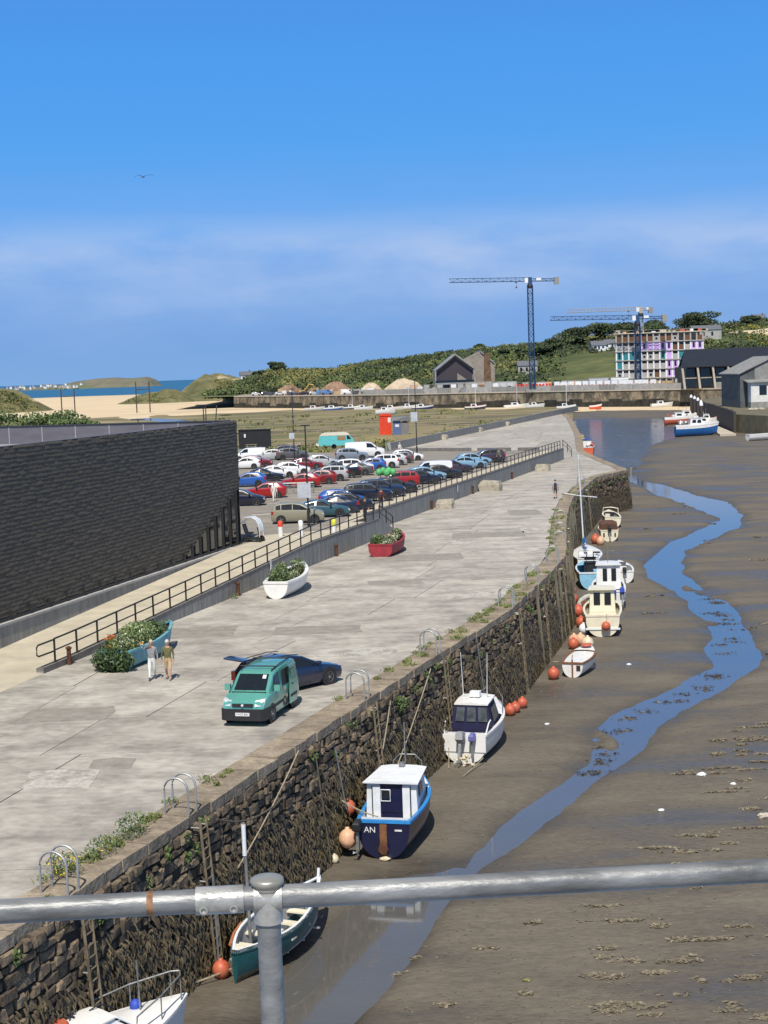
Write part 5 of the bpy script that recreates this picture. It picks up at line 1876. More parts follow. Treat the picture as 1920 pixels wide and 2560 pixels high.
for s in (-1, 1):
    q = [(1.7, s * .98, 1.55), (2.8, s * .93, 1.62), (2.8, s * .80, 2.2), (1.7, s * .85, 2.15)]
    pane(b, q if s < 0 else q[::-1], VINYL, .012)
    MB().tube([(.15, s * .95, 1.32), (.6, s * 1.0, 1.75), (.95, s * 1.0, 1.8)], .03, 5).build('grab_rail', WHITE, b)
    MB().tube([(3.6, s * .95, 1.6), (4.6, s * .75, 2.05), (5.7, s * .2, 2.3)], .02, 5).build('bow_rail', STEEL, b)
    MB().tube([(2.3, s * .55, 2.5), (2.25, s * .62, 4.6)], .02, 5, .012).build('aerial', PALEB, b)
    MB().ball((2.5, s * .6, 2.56), .06, 8, 6).build('nav_light', PALEB, b)
MB().bx(2.05, 2.4, -.26, .20, 2.58, 2.82).build('radar_box', PALEB, b)
MB().bx(2.1, 2.3, -.06, .06, 2.48, 2.58).build('radar_mount', STEEL, b)
MB().bx(-.04, .0, -.98, .98, .55, 1.3).build('transom', WHITE, b)
MB().bx(.15, .55, -.02, .45, .73, 1.25).build('blue_crate', BRIGHTB, b)
outboard(b, -.25, .12, .85, GREYIN, 1.25, .35)
outboard(b, -.2, -.42, .98, mat('lilac_cowl', (.16, .16, .42), .5), .9)
fd = MB()
fd.ball((.25, 1.28, .55), .26, 12, 8, (1, 1, 1.3))
fd.build('fender', ROYAL, b, 60)
for k in range(14):
    pass
wr = MB()
for k in range(26):
    p = Vector((-.55 + random.gauss(0, .12), -.1 + random.gauss(0, .2), .28 + random.gauss(0, .14)))
    wr.ball(tuple(p), random.uniform(.03, .08), 6, 4)
wr.build('tangled_net', CREAMBUOY, b)
MB().bx(.4, 3.6, -.04, .04, -.1, .1).build('keel', ANTI, b)

# ---- dark teal open boat, nearest the post
b = place_boat('open_boat', 'dark teal open wooden boat with cream thwarts and a mast pole', -4.75, 42.9, 24, 0, 0)
h = Hull(5.3, 1.75, .95, .10, .5, .78, 2.0)
h.shell([MUDDY, TEALH, TEALH], b, (.42, 1.01))
h.inner(GREYIN, b, .30, .06)
h.gunwale(PALEB, b, .10, .06)
h.gunwale(TEALH, b, .02, .1, 'rubbing_strake')
for xq, wq in ((1.0, .62), (2.0, .84), (3.1, .74), (4.1, .45)):
    MB().bx(xq, xq + .30, -wq, wq, .68, .73).build('thwart', CREAM, b)
MB().prism([(.0, 0), (.55, -.36), (.55, .36)], .93, .99).build('breasthook', CREAM, b)
MB().tube([(5.4, 0, .9), (5.55, 0, 1.7)], .05, 6).build('stem_post', PALEB, b)
MB().tube([(1.6, .35, .3), (1.55, .4, 4.3)], .055, 8, .05).build('mast', STEEL, b)
MB().tube([(1.55, .4, 3.3), (1.547, .401, 4.25)], .065, 8).build('mast_sleeve', PALEB, b)
MB().tube([(.3, .7, .2), (.25, .75, 3.1)], .035, 6).build('pole', STEEL, b)
for (px, py) in ((.6, .2), (2.7, -.25), (3.1, .3)):
    MB().bx(px, px + .5, py - .2, py + .15, .31, .5).build('box', PALEB, b)
for k in range(4):
    MB().bx(.9 + k * 1.05, .98 + k * 1.05, -.7, .7, .3, .34).build('frame_rib', GREYIN, b)
MB().tube([(.4, .36, 1.0), (1.2, .68, 1.02), (2.0, .88, 1.02)], .05, 6).build('coiled_line', mat('orange_line', (.45, .16, .06), .8), b)

# ---- white cabin cruiser at the bottom left
b = place_boat('cabin_cruiser', 'white cabin cruiser with bow rail and raked windows in the near corner', -9.55, 34.25, 42, 0, 0)
h = Hull(5.6, 2.2, 1.25, .85, .25, .65)
h.shell([ANTI, WHITE, WHITE], b, (.25, 1.01))
h.gunwale(WHITE, b, .1, .06)
h.deck(WHITE, b, .0, camber=.14)
cabin(b, WHITE, 1.3, 4.1, .86, .62, 1.28, 1.95, WHITE, .9, .1, .16, .05)
for s in (-1, 1):
    for (xa, xb) in ((1.7, 2.4), (2.5, 3.1)):
        q = [(xa, s * (.862 - .07 * (xa - 1.3)), 1.42), (xb, s * (.862 - .07 * (xb - 1.3)), 1.42), (xb - .05, s * (.80 - .09 * (xb - 1.3)), 1.8), (xa + .05, s * (.80 - .09 * (xa - 1.3)), 1.8)]
        pane(b, q if s < 0 else q[::-1], GLASS, .02, 'window', PALEB)
for (ya, yb) in ((-.5, -.05), (.05, .5)):
    pane(b, [(4.0, ya, 1.42), (4.0, yb, 1.42), (3.35, yb * .85, 1.9), (3.35, ya * .85, 1.9)], GLASS, .02, 'windscreen', PALEB)
rp_ = [(3.6, .85, 1.42), (3.65, .85, 1.95), (4.6, .62, 2.1), (5.6, .2, 2.22), (5.75, 0, 2.24), (5.6, -.2, 2.22), (4.6, -.62, 2.1), (3.65, -.85, 1.95), (3.6, -.85, 1.42)]
MB().tube(rp_, .022, 5).build('bow_rail', STEEL, b)
for (xx, yv) in ((4.6, .62), (4.6, -.62), (5.6, .2), (5.6, -.2)):
    MB().tube([(xx, yv, 1.4), (xx, yv, 2.12)], .018, 5).build('stanchion', STEEL, b)
MB().tube([(4.5, .1, 1.5), (4.45, .1, 2.9)], .02, 5).build('burgee_staff', STEEL, b)
MB().ball((4.55, .35, 1.62), .16, 9, 7, (1, 1, 1.1)).build('blue_fender', ROYAL, b, 60)
MB().lathe([(.18, -.05), (.3, -.05), (.34, 0), (.3, .05), (.18, .05)], 14, (1.9, .1, 2.1)).build('lifebuoy', ORANGE, b, 50)
MB().tube([(3.0, .2, 2.05), (3.3, .15, 2.14), (3.7, .1, 1.9)], .02, 5).build('wiper', BLACK, b)
for k in range(8):
    MB().tube([(2.4 + random.uniform(-.2, .2), .3 + random.uniform(-.2, .2), 2.08), (2.4 + random.uniform(-.3, .3), .3 + random.uniform(-.3, .3), 2.16)], .025, 5).build('deck_gear', BLACK, b)

# ---- small white dinghy with lifebuoy
b = place_boat('dinghy', 'small white dinghy with orange lifebuoy on its bow and dark rail', 10.25, 84.9, 20)
h = Hull(4.3, 1.6, .82, .74, .42, .75)
h.shell([WHITE, WHITE, WHITE], b, (.2, 1.01))
h.deck(WHITE, b, .0, camber=.05, name='white_cover', lift=-.1)
h.gunwale(WOODB, b, .08, .08)
h.deck(WHITE, b, .68, camber=.05)
MB().lathe([(.14, -.05), (.27, -.06), (.33, 0), (.27, .06), (.14, .05)], 16, (3.65, .0, 1.23)).build('lifebuoy', ORANGE, b, 50)
MB().bx(-.08, -.0, -.04, .04, -.15, 1.0).build('rudder', WOODB, b)
MB().bx(-.03, -.005, -.45, -.22, .42, .72).build('transom_pad', ANTI, b)
MB().tube([(-.05, .02, .95), (.9, .2, 1.15)], .025, 5).build('tiller', WOODB, b)
MB().tube([(.1, .78, .9), (-.1, 1.1, .9)], .03, 5).build('fender_line', ROPE, b)

# ---- cream wheelhouse boat and the white boats beyond it along the wall
b = place_boat('fishing_boat', 'cream fishing boat with two dark wheelhouse windows and a red buoy on its stern', 13.8, 97.6, 8)
h = Hull(6.2, 2.5, 1.35, .86, .35, .68)
h.shell([ANTI, CREAM, CREAM], b, (.36, 1.01))
h.inner(CREAM, b, .85)
h.gunwale(CREAM, b, .12, .08)
h.deck(CREAM, b, .62)
cabin(b, CREAM, 2.3, 4.1, .86, .78, 1.2, 2.75, CREAM, .25, .05, .08, .14)
for (ya, yb) in ((.14, .56), (-.56, -.14)):
    pane(b, [(2.30, ya, 1.75), (2.30, yb, 1.75), (2.345, yb, 2.55), (2.345, ya, 2.55)][::-1], GLASS, .02)
for s in (-1, 1):
    q = [(2.6, s * .85, 1.85), (3.6, s * .80, 1.85), (3.5, s * .75, 2.5), (2.65, s * .785, 2.5)]
    pane(b, q if s < 0 else q[::-1])
MB().bx(.3, 2.2, -.9, .9, .86, 1.22).build('engine_box', CREAM, b)
MB().tube([(-.05, -.25, 1.55), (-.15, -.25, 1.1)], .015, 4).build('buoy_line', ROPE, b)
MB().bx(-.06, .0, -1.1, 1.1, .5, .62).build('rubbing_strake', PALEB, b)
MB().ball((-.28, -.2, .78), .3, 14, 10).build('stern_buoy', ORANGE, b, 60)
MB().bx(.5, 4.5, -.06, .06, -.12, .1).build('keel', ANTI, b)

b = place_boat('cabin_boat', 'white cabin boat with two blue-covered outboards beyond the cream fishing boat', 15.9, 108.4, 6)
h = Hull(6.2, 2.4, 1.3, .88, .35, .65)
h.shell([GREYIN, WHITE, WHITE], b, (.3, 1.01))
h.inner(WHITE, b, .8)
h.gunwale(WHITE, b, .12, .08)
h.deck(WHITE, b, .55)
cabin(b, WHITE, 2.2, 4.4, .9, .75, 1.2, 2.95, WHITE, .35, .05, .08, .12)
for (ya, yb) in ((.1, .42), (-.55, -.2)):
    pane(b, [(2.2, ya, 1.8), (2.2, yb, 1.8), (2.245, yb, 2.7), (2.245, ya, 2.7)][::-1], GLASS, .02)
outboard(b, -.15, -.25, 1.0, ROYAL, 1.15)
outboard(b, -.15, -.85, 1.05, ROYAL, 1.15, .2)
MB().tube([(3.0, .0, 3.0), (3.0, 0, 4.4)], .03, 5).build('mast', STEEL, b)
MB().tube([(3.0, -.5, 3.9), (3.0, .5, 3.9)], .02, 5).build('spreader', STEEL, b)
b = place_boat('inflatable_tender', 'pale grey inflatable tender lying alongside the white cabin boat', 14.35, 108.9, 12)
m_ = MB()
m_.tube([(0, .62, .35), (2.0, .62, .38), (2.8, .35, .5), (3.05, 0, .55), (2.8, -.35, .5), (2.0, -.62, .38), (0, -.62, .35)], .2, 8)
m_.build('tube', mat('grey_rubber', (.5, .5, .47), .6), b, 50)
MB().bx(.05, 2.4, -.5, .5, .18, .24).build('floor', GREYIN, b)
MB().bx(.0, .06, -.5, .5, .15, .6).build('transom', WOODB, b)
MB().bx(.9, 1.15, -.55, .55, .45, .5).build('seat', WOODB, b)

b = place_boat('work_boat', 'light blue work boat with black gantry frame between white boats', 16.0, 118.5, 5)
h = Hull(5.8, 2.3, 1.3, .85, .35, .68)
h.shell([ANTI, LBOAT, WHITE], b, (.25, .85))
h.inner(LBOAT, b, .7)
h.gunwale(WHITE, b, .1, .08)
h.deck(LBOAT, b, .6)
for s in (-.4, .4):
    MB().tube([(2.6, s, .8), (2.6, s * .6, 2.7)], .04, 5).build('gantry_leg', BLACK, b)
MB().tube([(2.6, -.5, 2.0), (2.6, .5, 2.0)], .035, 5).build('gantry_bar', PALEB, b)
cabin(b, BLACK, 2.8, 3.8, .5, .45, 1.1, 2.3, WHITE, .1, .0, .05, .08)
MB().bx(1.0, 2.4, -.95, -.2, .9, 1.35).build('blue_tarp', LBOAT, b)
MB().bx(.6, 1.6, .2, .9, .75, 1.15).build('fish_box', ROYAL, b)

b = place_boat('yacht', 'white sailing yacht with tall mast and blue sail cover against the wall', 16.9, 127.2, 6)
h = Hull(7.2, 2.5, 1.35, .72, .28, .7)
h.shell([ANTI, WHITE, WHITE], b, (.3, 1.01))
h.gunwale(WHITE, b, .08, .06)
h.deck(WHITE, b, .0, camber=.15)
cabin(b, WHITE, 2.2, 5.0, .75, .5, 1.35, 1.85, WHITE, .5, .1, .1, .03)
for s in (-1, 1):
    q = [(2.6, s * .73, 1.5), (4.2, s * .62, 1.5), (4.1, s * .57, 1.72), (2.7, s * .68, 1.72)]
    pane(b, q if s < 0 else q[::-1])
MB().tube([(3.9, .25, 1.6), (3.72, .55, 9.9)], .075, 8, .05).build('mast', PALEB, b)
MB().tube([(3.85, -.95, 6.2), (3.8, .35, 6.35), (3.9, 1.85, 6.6)], .035, 5).build('spreader', PALEB, b)
MB().tube([(3.8, .3, 2.5), (.9, .2, 2.55)], .06, 6).build('boom', PALEB, b)
m_ = MB()
m_.loft([[(x, -w + .22, 2.45), (x, .22, 2.45 + 2.4 * w), (x, w + .22, 2.45), (x, .22, 2.4)] for x, w in ((3.7, .2), (2.4, .17), (1.0, .07))])
m_.build('sail_cover', BRIGHTB, b, 40)
for (xa, ya) in ((7.4, 0), (.1, .0), (3.6, 1.2), (3.6, -1.2)):
    MB().tube([(xa, ya, 1.5), (3.72, .55, 9.8)], .012, 3).build('stay', STEEL, b)
MB().tube([(.1, .8, 1.4), (.1, .85, 2.0), (.1, -.85, 2.0), (.1, -.8, 1.4)], .025, 5).build('pushpit', STEEL, b)
MB().lathe([(.1, -.05), (.28, -.05), (.33, 0), (.28, .05), (.1, .05)], 12, (1.4, -.75, 1.75)).build('lifebuoy', BLACK, b, 50)

b = place_boat('canopy_boat', 'small cream boat with brown canvas hood and black outboard', 22.2, 150.9, 4)
h = Hull(4.6, 1.9, 1.1, .9, .3, .65)
h.shell([CREAM, CREAM, CREAM], b, (.3, 1.01))
h.inner(CREAM, b, .55)
h.gunwale(CREAM, b, .1, .07)
m_ = MB()
m_.loft([[(x, -w, 1.15), (x, -w * .9, zt * .85 + .15), (x, -w * .55, zt), (x, w * .55, zt), (x, w * .9, zt * .85 + .15), (x, w, 1.15)][::-1] for x, w, zt in ((.5, .9, 1.75), (1.2, .92, 2.0), (2.4, .88, 1.95), (3.1, .78, 1.3))])
m_.build('hood', mat('brown_canvas', (.10, .045, .03), .85), b, 40)
outboard(b, -.1, 0, .95, BLACK, 1.2)
for s in (-.55, .55):
    MB().bx(-.02, -.005, s - .08, s + .08, .5, .9).build('transom_port', ANTI, b)
b = place_boat('open_motor_boat', 'cream open motor boat with windscreen frame at the quay corner', 24.4, 163.6, 3, 4)
h = Hull(4.8, 1.9, 1.15, .9, .35, .65)
h.shell([CREAM, CREAM, CREAM], b, (.3, 1.01))
h.inner(GREYIN, b, .5)
h.gunwale(CREAM, b, .14, .08)
h.deck(CREAM, b, .72)
MB().tube([(2.9, .85, 1.2), (3.0, .8, 1.9), (3.1, 0, 2.0), (3.0, -.8, 1.9), (2.9, -.85, 1.2)], .05, 6).build('windscreen_frame', CREAM, b)
MB().bx(2.4, 2.8, .1, .6, .5, 1.3).build('console', CREAM, b)
MB().bx(1.4, 1.7, -.6, .6, .5, .95).build('seat', BLACK, b)

b = place_boat('orange_boat', 'orange fishing boat with yellow gear moored behind the quay corner', 38.6, 289, 8)
h = Hull(7.2, 2.8, 2.2, .85, .3, .7)
h.shell([ANTI, mat('orange_hull', (.62, .12, .05), .5), mat('orange_hull', (.62, .12, .05), .5)], b, (.15, 1.01))
h.inner(CREAM, b, 1.0)
h.gunwale(PALEB, b, .1, .08)
cabin(b, WHITE, 3.8, 5.6, .9, .8, 2.0, 3.6, ROYAL, .3, .05, .1, .15)
for zq, r in ((3.9, .5), (4.2, .42), (4.5, .35)):
    MB().lathe([(r, -.08), (r, .08)], 10, (2.2, .9, zq)).build('yellow_gear', mat('yellow_gear', (.7, .55, .15), .6), b)
MB().tube([(2.2, .9, 2), (2.2, .9, 5.2)], .05, 5).build('gear_post', STEEL, b)
MB().bx(.8, 1.8, -.2, .8, 2.2, 2.7).build('fish_box', PALEB, b)
for k in range(9):
    MB().ball((random.uniform(.5, 3), random.uniform(-1.2, 0), 2.4 + random.uniform(0, .5)), .3, 7, 5).build('buoy_float', random.choice([PALEB, ORANGE, PALEBUOY]), b)

b = place_boat('launch', 'small white launch with grey wheel cover on the outer side of the yacht', 19.0, 121.5, 4)
h = Hull(4.6, 1.7, .95, .85, .35, .65)
h.shell([GREYIN, WHITE, WHITE], b, (.3, 1.01))
h.inner(WHITE, b, .45)
h.gunwale(WHITE, b, .12, .08)
h.deck(WHITE, b, .6)
MB().bx(1.6, 2.1, -.3, .3, .45, 1.15).build('console', WHITE, b)
pane(b, [(2.12, -.32, 1.15), (2.12, .32, 1.15), (2.0, .3, 1.5), (2.0, -.3, 1.5)], VINYL, .02, 'windscreen')
MB().ball((1.2, .0, .8), .22, 9, 6, (1, 1, .8)).build('wheel_cover', GREYIN, b, 60)
outboard(b, -.1, 0, .8, BLACK, 1.0)
# boats of the right-hand pontoon
b = place_boat('trawler', 'large royal blue boat with white top moored at the right-hand pontoon', 69.3, 362.4, 88)
h = Hull(9.8, 3.0, 2.6, .8, .3, .72)
BLUEH = mat('royal_blue_hull', (.012, .11, .34), .4)
h.shell([ANTI, BLUEH, WHITE], b, (.3, .9))
h.gunwale(WHITE, b, .15, .3)
h.deck(WHITE, b, 0.0)
cabin(b, WHITE, 3.4, 7.0, 1.1, .9, 2.75, 4.3, WHITE, .9, .1, .15, .12)
for s in (-1, 1):
    for (xa, xb) in ((3.8, 4.8), (5.0, 6.0)):
        q = [(xa, s * 1.06, 3.3), (xb, s * 1.02, 3.3), (xb, s * .95, 4.0), (xa + .2, s * .99, 4.0)]
        pane(b, q if s < 0 else q[::-1])
for k in range(10):
    MB().ball((random.uniform(.3, 3.2), random.uniform(-1, 1), 3 + random.random() * .6), .3, 7, 5).build('deck_gear', random.choice([PALEB, WHITE, STEEL]), b)
FAR = [(80.5, 437, 92, 8.5, (.55, .12, .07), 'orange boat with white wheelhouse at the far end of the pontoon'), (84, 415, 88, 7.5, (.03, .12, .3), 'blue boat with white deck just behind the royal blue one'), (86, 455, 90, 9, (.7, .7, .7), 'white boat farthest along the pontoon'),
       (79, 392, 86, 6.5, (.25, .28, .32), 'grey boat with pale deck squeezed in beside the royal blue one')]
for (x, y, hd, L, c, lab) in FAR:
    b = place_boat('moored_boat', lab, x, y, hd, 0, 0, -4.9, group='boats at the right-hand pontoon')
    h = Hull(L, L * .33, 2.0, .82, .32, .72)
    hm = paint(c, .45, .2)
    h.shell([hm, hm, WHITE], b, (.2, .85))
    h.deck(WHITE, b, 0.0)
    cabin(b, WHITE, L * .35, L * .65, L * .12, L * .1, 2.1, 3.4, WHITE, .4, .05, .1, .1)
    for s in (-1, 1):
        q = [(L * .4, s * L * .118, 2.6), (L * .58, s * L * .11, 2.6), (L * .56, s * L * .10, 3.1), (L * .42, s * L * .108, 3.1)]
        pane(b, q if s < 0 else q[::-1])
    for k in range(6):
        MB().ball((random.uniform(.5, L * .9), random.uniform(-.8, .8), 2.3 + random.random() * .5), .32, 7, 5).build('deck_gear', random.choice([PALEB, ORANGE, WHITE, STEEL]), b)
    MB().tube([(L * .5, 0, 3.3), (L * .5, 0, 5.2)], .05, 5).build('mast', STEEL, b)
b = place_boat('rowing_boat', 'low white rowing boat grounded on the mud at the far right', 79.0, 331.5, 72)
h = Hull(11, 2.6, 1.3, .7, .3, .75)
h.shell([WHITE, WHITE, WHITE], b, (.2, 1.01))
h.inner(WHITE, b, .6)
h.gunwale(WHITE, b, .1, .1)
for xq in (2.5, 4.5, 6.5):
    MB().bx(xq, xq + .4, -1, 1, .9, 1.0).build('thwart', PALEB, b)

# ---- buoys, fenders and ropes along the wall
BU = [(-5.2, 43.35, .26, ORANGE, 'orange buoy hanging beside the dark teal boat'), (6.75, 77.6, .27, ORANGE, 'uppermost orange buoy of the three at the wall foot'), (6.3, 76.6, .27, ORANGE, 'middle orange buoy of the three at the wall foot'),
      (5.98, 76.0, .28, ORANGE, 'lowest orange buoy of the three at the wall foot'), (5.3, 74.7, .15, ORANGE, 'small lone orange float at the wall foot'), (9.15, 84.6, .33, ORANGE, 'orange buoy beside the small white dinghy'),
      (12.25, 93.4, .38, CREAMBUOY, 'cream buoy at the stern of the cream fishing boat'), (12.0, 94.8, .36, PALEBUOY, 'faded orange buoy above the cream one'), (11.6, 94.9, .34, PALEBUOY, 'faded pink buoy beside the wall near the cream fishing boat'), (11.4, 93.6, .34, ORANGE, 'dull orange buoy beside the cream one'),
      (12.9, 101.5, .36, ORANGE, 'orange buoy between cream boat and wall'), (13.3, 106, .4, ORANGE, 'red-orange buoy between white cabin boat and wall'), (14.1, 116, .36, ORANGE, 'orange buoy beside the light blue work boat'), (14.3, 121, .36, PALEBUOY, 'faded buoy between work boat and yacht'),
      (15.6, 134, .42, PALEBUOY, 'faded buoy at the wall beyond the yacht'), (15.2, 132, .42, ORANGE, 'orange buoy at the wall beyond the yacht'), (15.9, 131, .4, CREAMBUOY, 'cream buoy at the wall beyond the yacht'), (12.75, 99.0, .33, PALEB, 'white fender between cream boat and wall'), (13.6, 111.5, .4, ORANGE, 'orange buoy behind the pale inflatable tender'), (14.9, 126.2, .4, PALEB, 'white fender on the wall side of the yacht'), (14.7, 123.8, .38, ORANGE, 'bright orange buoy on the wall side of the yacht'), (17.9, 117.5, .3, PALEB, 'white fender on the outer side of the work boat'), (16.3, 136.5, .42, ORANGE, 'farther orange buoy at the wall beyond the yacht'), (20.6, 149.5, .45, ORANGE, 'orange buoy beside the brown-hooded boat'), (20.9, 148.2, .4, PALEBUOY, 'pale buoy beside the brown-hooded boat')]
for (x, y, r, m, lab) in BU:
    buoy(x, y, max(mud_z(x, y), -4.75) + r * 1.0, r, m, lab)
buoy(-1.75, 57.6, -3.0 + .0, .33, CREAMBUOY, 'cream buoy hanging above the navy fishing boat')
buoy(-1.58, 57.4, -3.35, .30, PALEBUOY, 'faded buoy hanging just under the cream one')
buoy(-1.95, 55.9, -3.25, .33, mat('weedy_buoy', (.16, .14, .06), .8), 'weed-grown buoy at the wall beside the navy boat')
buoy(-1.72, 55.7, -3.3, .3, ORANGE, 'orange buoy tucked behind the weed-grown one')
buoy(-1.72, 54.2, -4.0, .33, PALEBUOY, 'faded orange buoy at the stern corner of the navy boat')
buoy(-2.2, 53.6, -4.55, .16, CREAMBUOY, 'small cream float on the mud by the wall')


def rope(pts, r, m, label):
    tag(MB().tube(pts, r, 5).build('rope', m), label, 'rope', 'mooring ropes')


def sag(a, b, d, n=8):
    a, b = Vector(a), Vector(b)
    return [a.lerp(b, i / n) - Vector((0, 0, d * 4 * (i / n) * (1 - i / n))) for i in range(n + 1)]


for (y0, z0, y1, z1, d, m, lab) in ((51.8, -.1, 46.2, -2.3, .15, ROPE, 'pale rope slanting down the wall from the coping to the left'), (53.2, -.6, 53.4, -4.4, .0, DROPE, 'dark rope hanging straight beside the slanting pale rope'), (55.0, -.8, 55.3, -3.2, .0, STEEL, 'thin chain hanging left of the hooped ladder'),
                                    (61.2, -.5, 58.6, -3.0, .2, ROPE, 'rope leaning across the wall above the navy boat'), (66.6, -.3, 60.0, -3.6, .15, ROPE, 'pole-like rope leaning on the wall behind the navy boat'), (73.5, -.2, 73.9, -4.6, .0, STEEL, 'thin line hanging down to the white motor boat'), (61.0, -.6, 63.6, -3.3, .3, DROPE, 'dark rope curving from the hooped ladder to the right'),
                                    (45.3, -.5, 50.0, -1.2, .35, DROPE, 'slack dark rope strung along the upper wall'), (49.0, -1.5, 50.2, -4.6, .05, DROPE, 'dark rope dropping to the mud near the open boat'), (76.8, -1.5, 78.5, -4.4, .3, DROPE, 'weedy rope trailing down toward the three buoys')):
    rope(sag(wpt(s_at_y(y0), z0, .25), wpt(s_at_y(y1), z1, .3), d), .028, m, lab)
for (a, b_, d, lab) in (((-.6, 54.4, -3.3), (-2.2, 55.0, -2.6), .1, 'short mooring rope from navy boat to the wall'), ((4.0, 66.6, -4.4), (3.0, 64.6, -4.66), .02, 'pale rope from the motor boat stern to the mud'), ((2.5, 66.7, -3.9), (2.45, 66.0, -4.65), .0, 'thin line hanging from the motor boat corner'),
                        ((-4.9, 43.3, -4.4), (-7.9, 41.4, -4.5), .1, 'rope from the open boat across the mud to the ladder foot')):
    rope(sag(a, b_, d), .025, ROPE, lab)

# ---- ladders on the wall with their pairs of hoops
LADST = mat('ladder_steel', (.25, .20, .13), .7, .3, .3, 3)
HOOP = mat('hoop_galvanised', (.42, .43, .42), .5, .4, .15, 3)


def ladder(y, label, L=4.75):
    s0 = s_at_y(y)
    t = thing('ladder', label, 'ladder', group='quay wall ladders')
    for ds in (-.21, .21):
        MB().tube([wpt(s0 + ds, -.15, .30), wpt(s0 + ds, -L, .30)], .042, 6).build('stile', LADST, t)
    k = 0
    z = -.45
    while z > -L + .1:
        MB().tube([wpt(s0 - .21, z, .30), wpt(s0 + .21, z, .30)], .024, 5).build('rung', LADST, t)
        z -= .30
    for ds in (-.27, .27):
        x, yv, tx, ty = efrm(s0 + ds)
        pts = []
        for i in range(11):
            a = math.pi * i / 10
            u = -.12 - .26 + .38 * math.cos(a)
            pts.append((x + ty * u, yv - tx * u, .72 + .36 * math.sin(a)))
        pts = [(x + ty * .0, yv - tx * .0, -.25), (x, yv, .3)] + pts + [(x - ty * .76, yv + tx * .76, .3), (x - ty * .76, yv + tx * .76, -.02)]
        MB().tube(pts, .034, 6).build('hoop', HOOP, t, 60)
    for z in (-.4, -2.0, -3.4):
        for ds in (-.21, .21):
            MB().tube([wpt(s0 + ds, z, .0), wpt(s0 + ds, z, .30)], .03, 5).build('bracket', STEEL, t)


for (y, lab) in ((37.6, 'ladder and hoops nearest the viewer, beside the yellow flowers'), (44.3, 'ladder with hoops left of the open boat mast'), (59.3, 'ladder with tall hoops beside the teal van'), (68.5, 'ladder with hoops above the white motor boat'), (81.5, 'ladder with hoops between three buoys and the dinghy'),
                 (90.2, 'ladder with hoops behind the small white dinghy'), (99.2, 'ladder with hoops above the cream fishing boat'), (108.2, 'ladder with hoops above the white cabin boat'), (114.5, 'ladder with hoops above the light blue work boat'), (124, 'ladder with hoops near the yacht mast'), (162.0, 'ladder with hoops near the quay corner')):
    ladder(y, lab)
# fender timbers bolted upright on the farther wall
TIMB = mat('fender_timber', (.17, .155, .115), .85, 0, .3, 2, stretch=(2, 2, .3))
for i, y in enumerate((88.0, 95.6, 97.4, 101.5, 104.2, 106.6, 111.2, 117.2, 120.6, 127.5, 131, 135, 139.5, 144)):
    s0 = s_at_y(y)
    MBx = MB().tube([wpt(s0, -.2, .22), wpt(s0, -4.8, .22)], .1, 6)
    tag(MBx.build('fender_pile', TIMB), 'weathered upright fender timber on the quay wall, %s from the dinghy end' % ['first', 'second', 'third', 'fourth', 'fifth', 'sixth', 'seventh', 'eighth', 'ninth', 'tenth', 'eleventh', 'twelfth', 'thirteenth', 'fourteenth'][i], 'fender pile', 'fender timbers')
# ================================================================== PEOPLE
SKIN = mat('skin', (.48, .29, .2), .6)


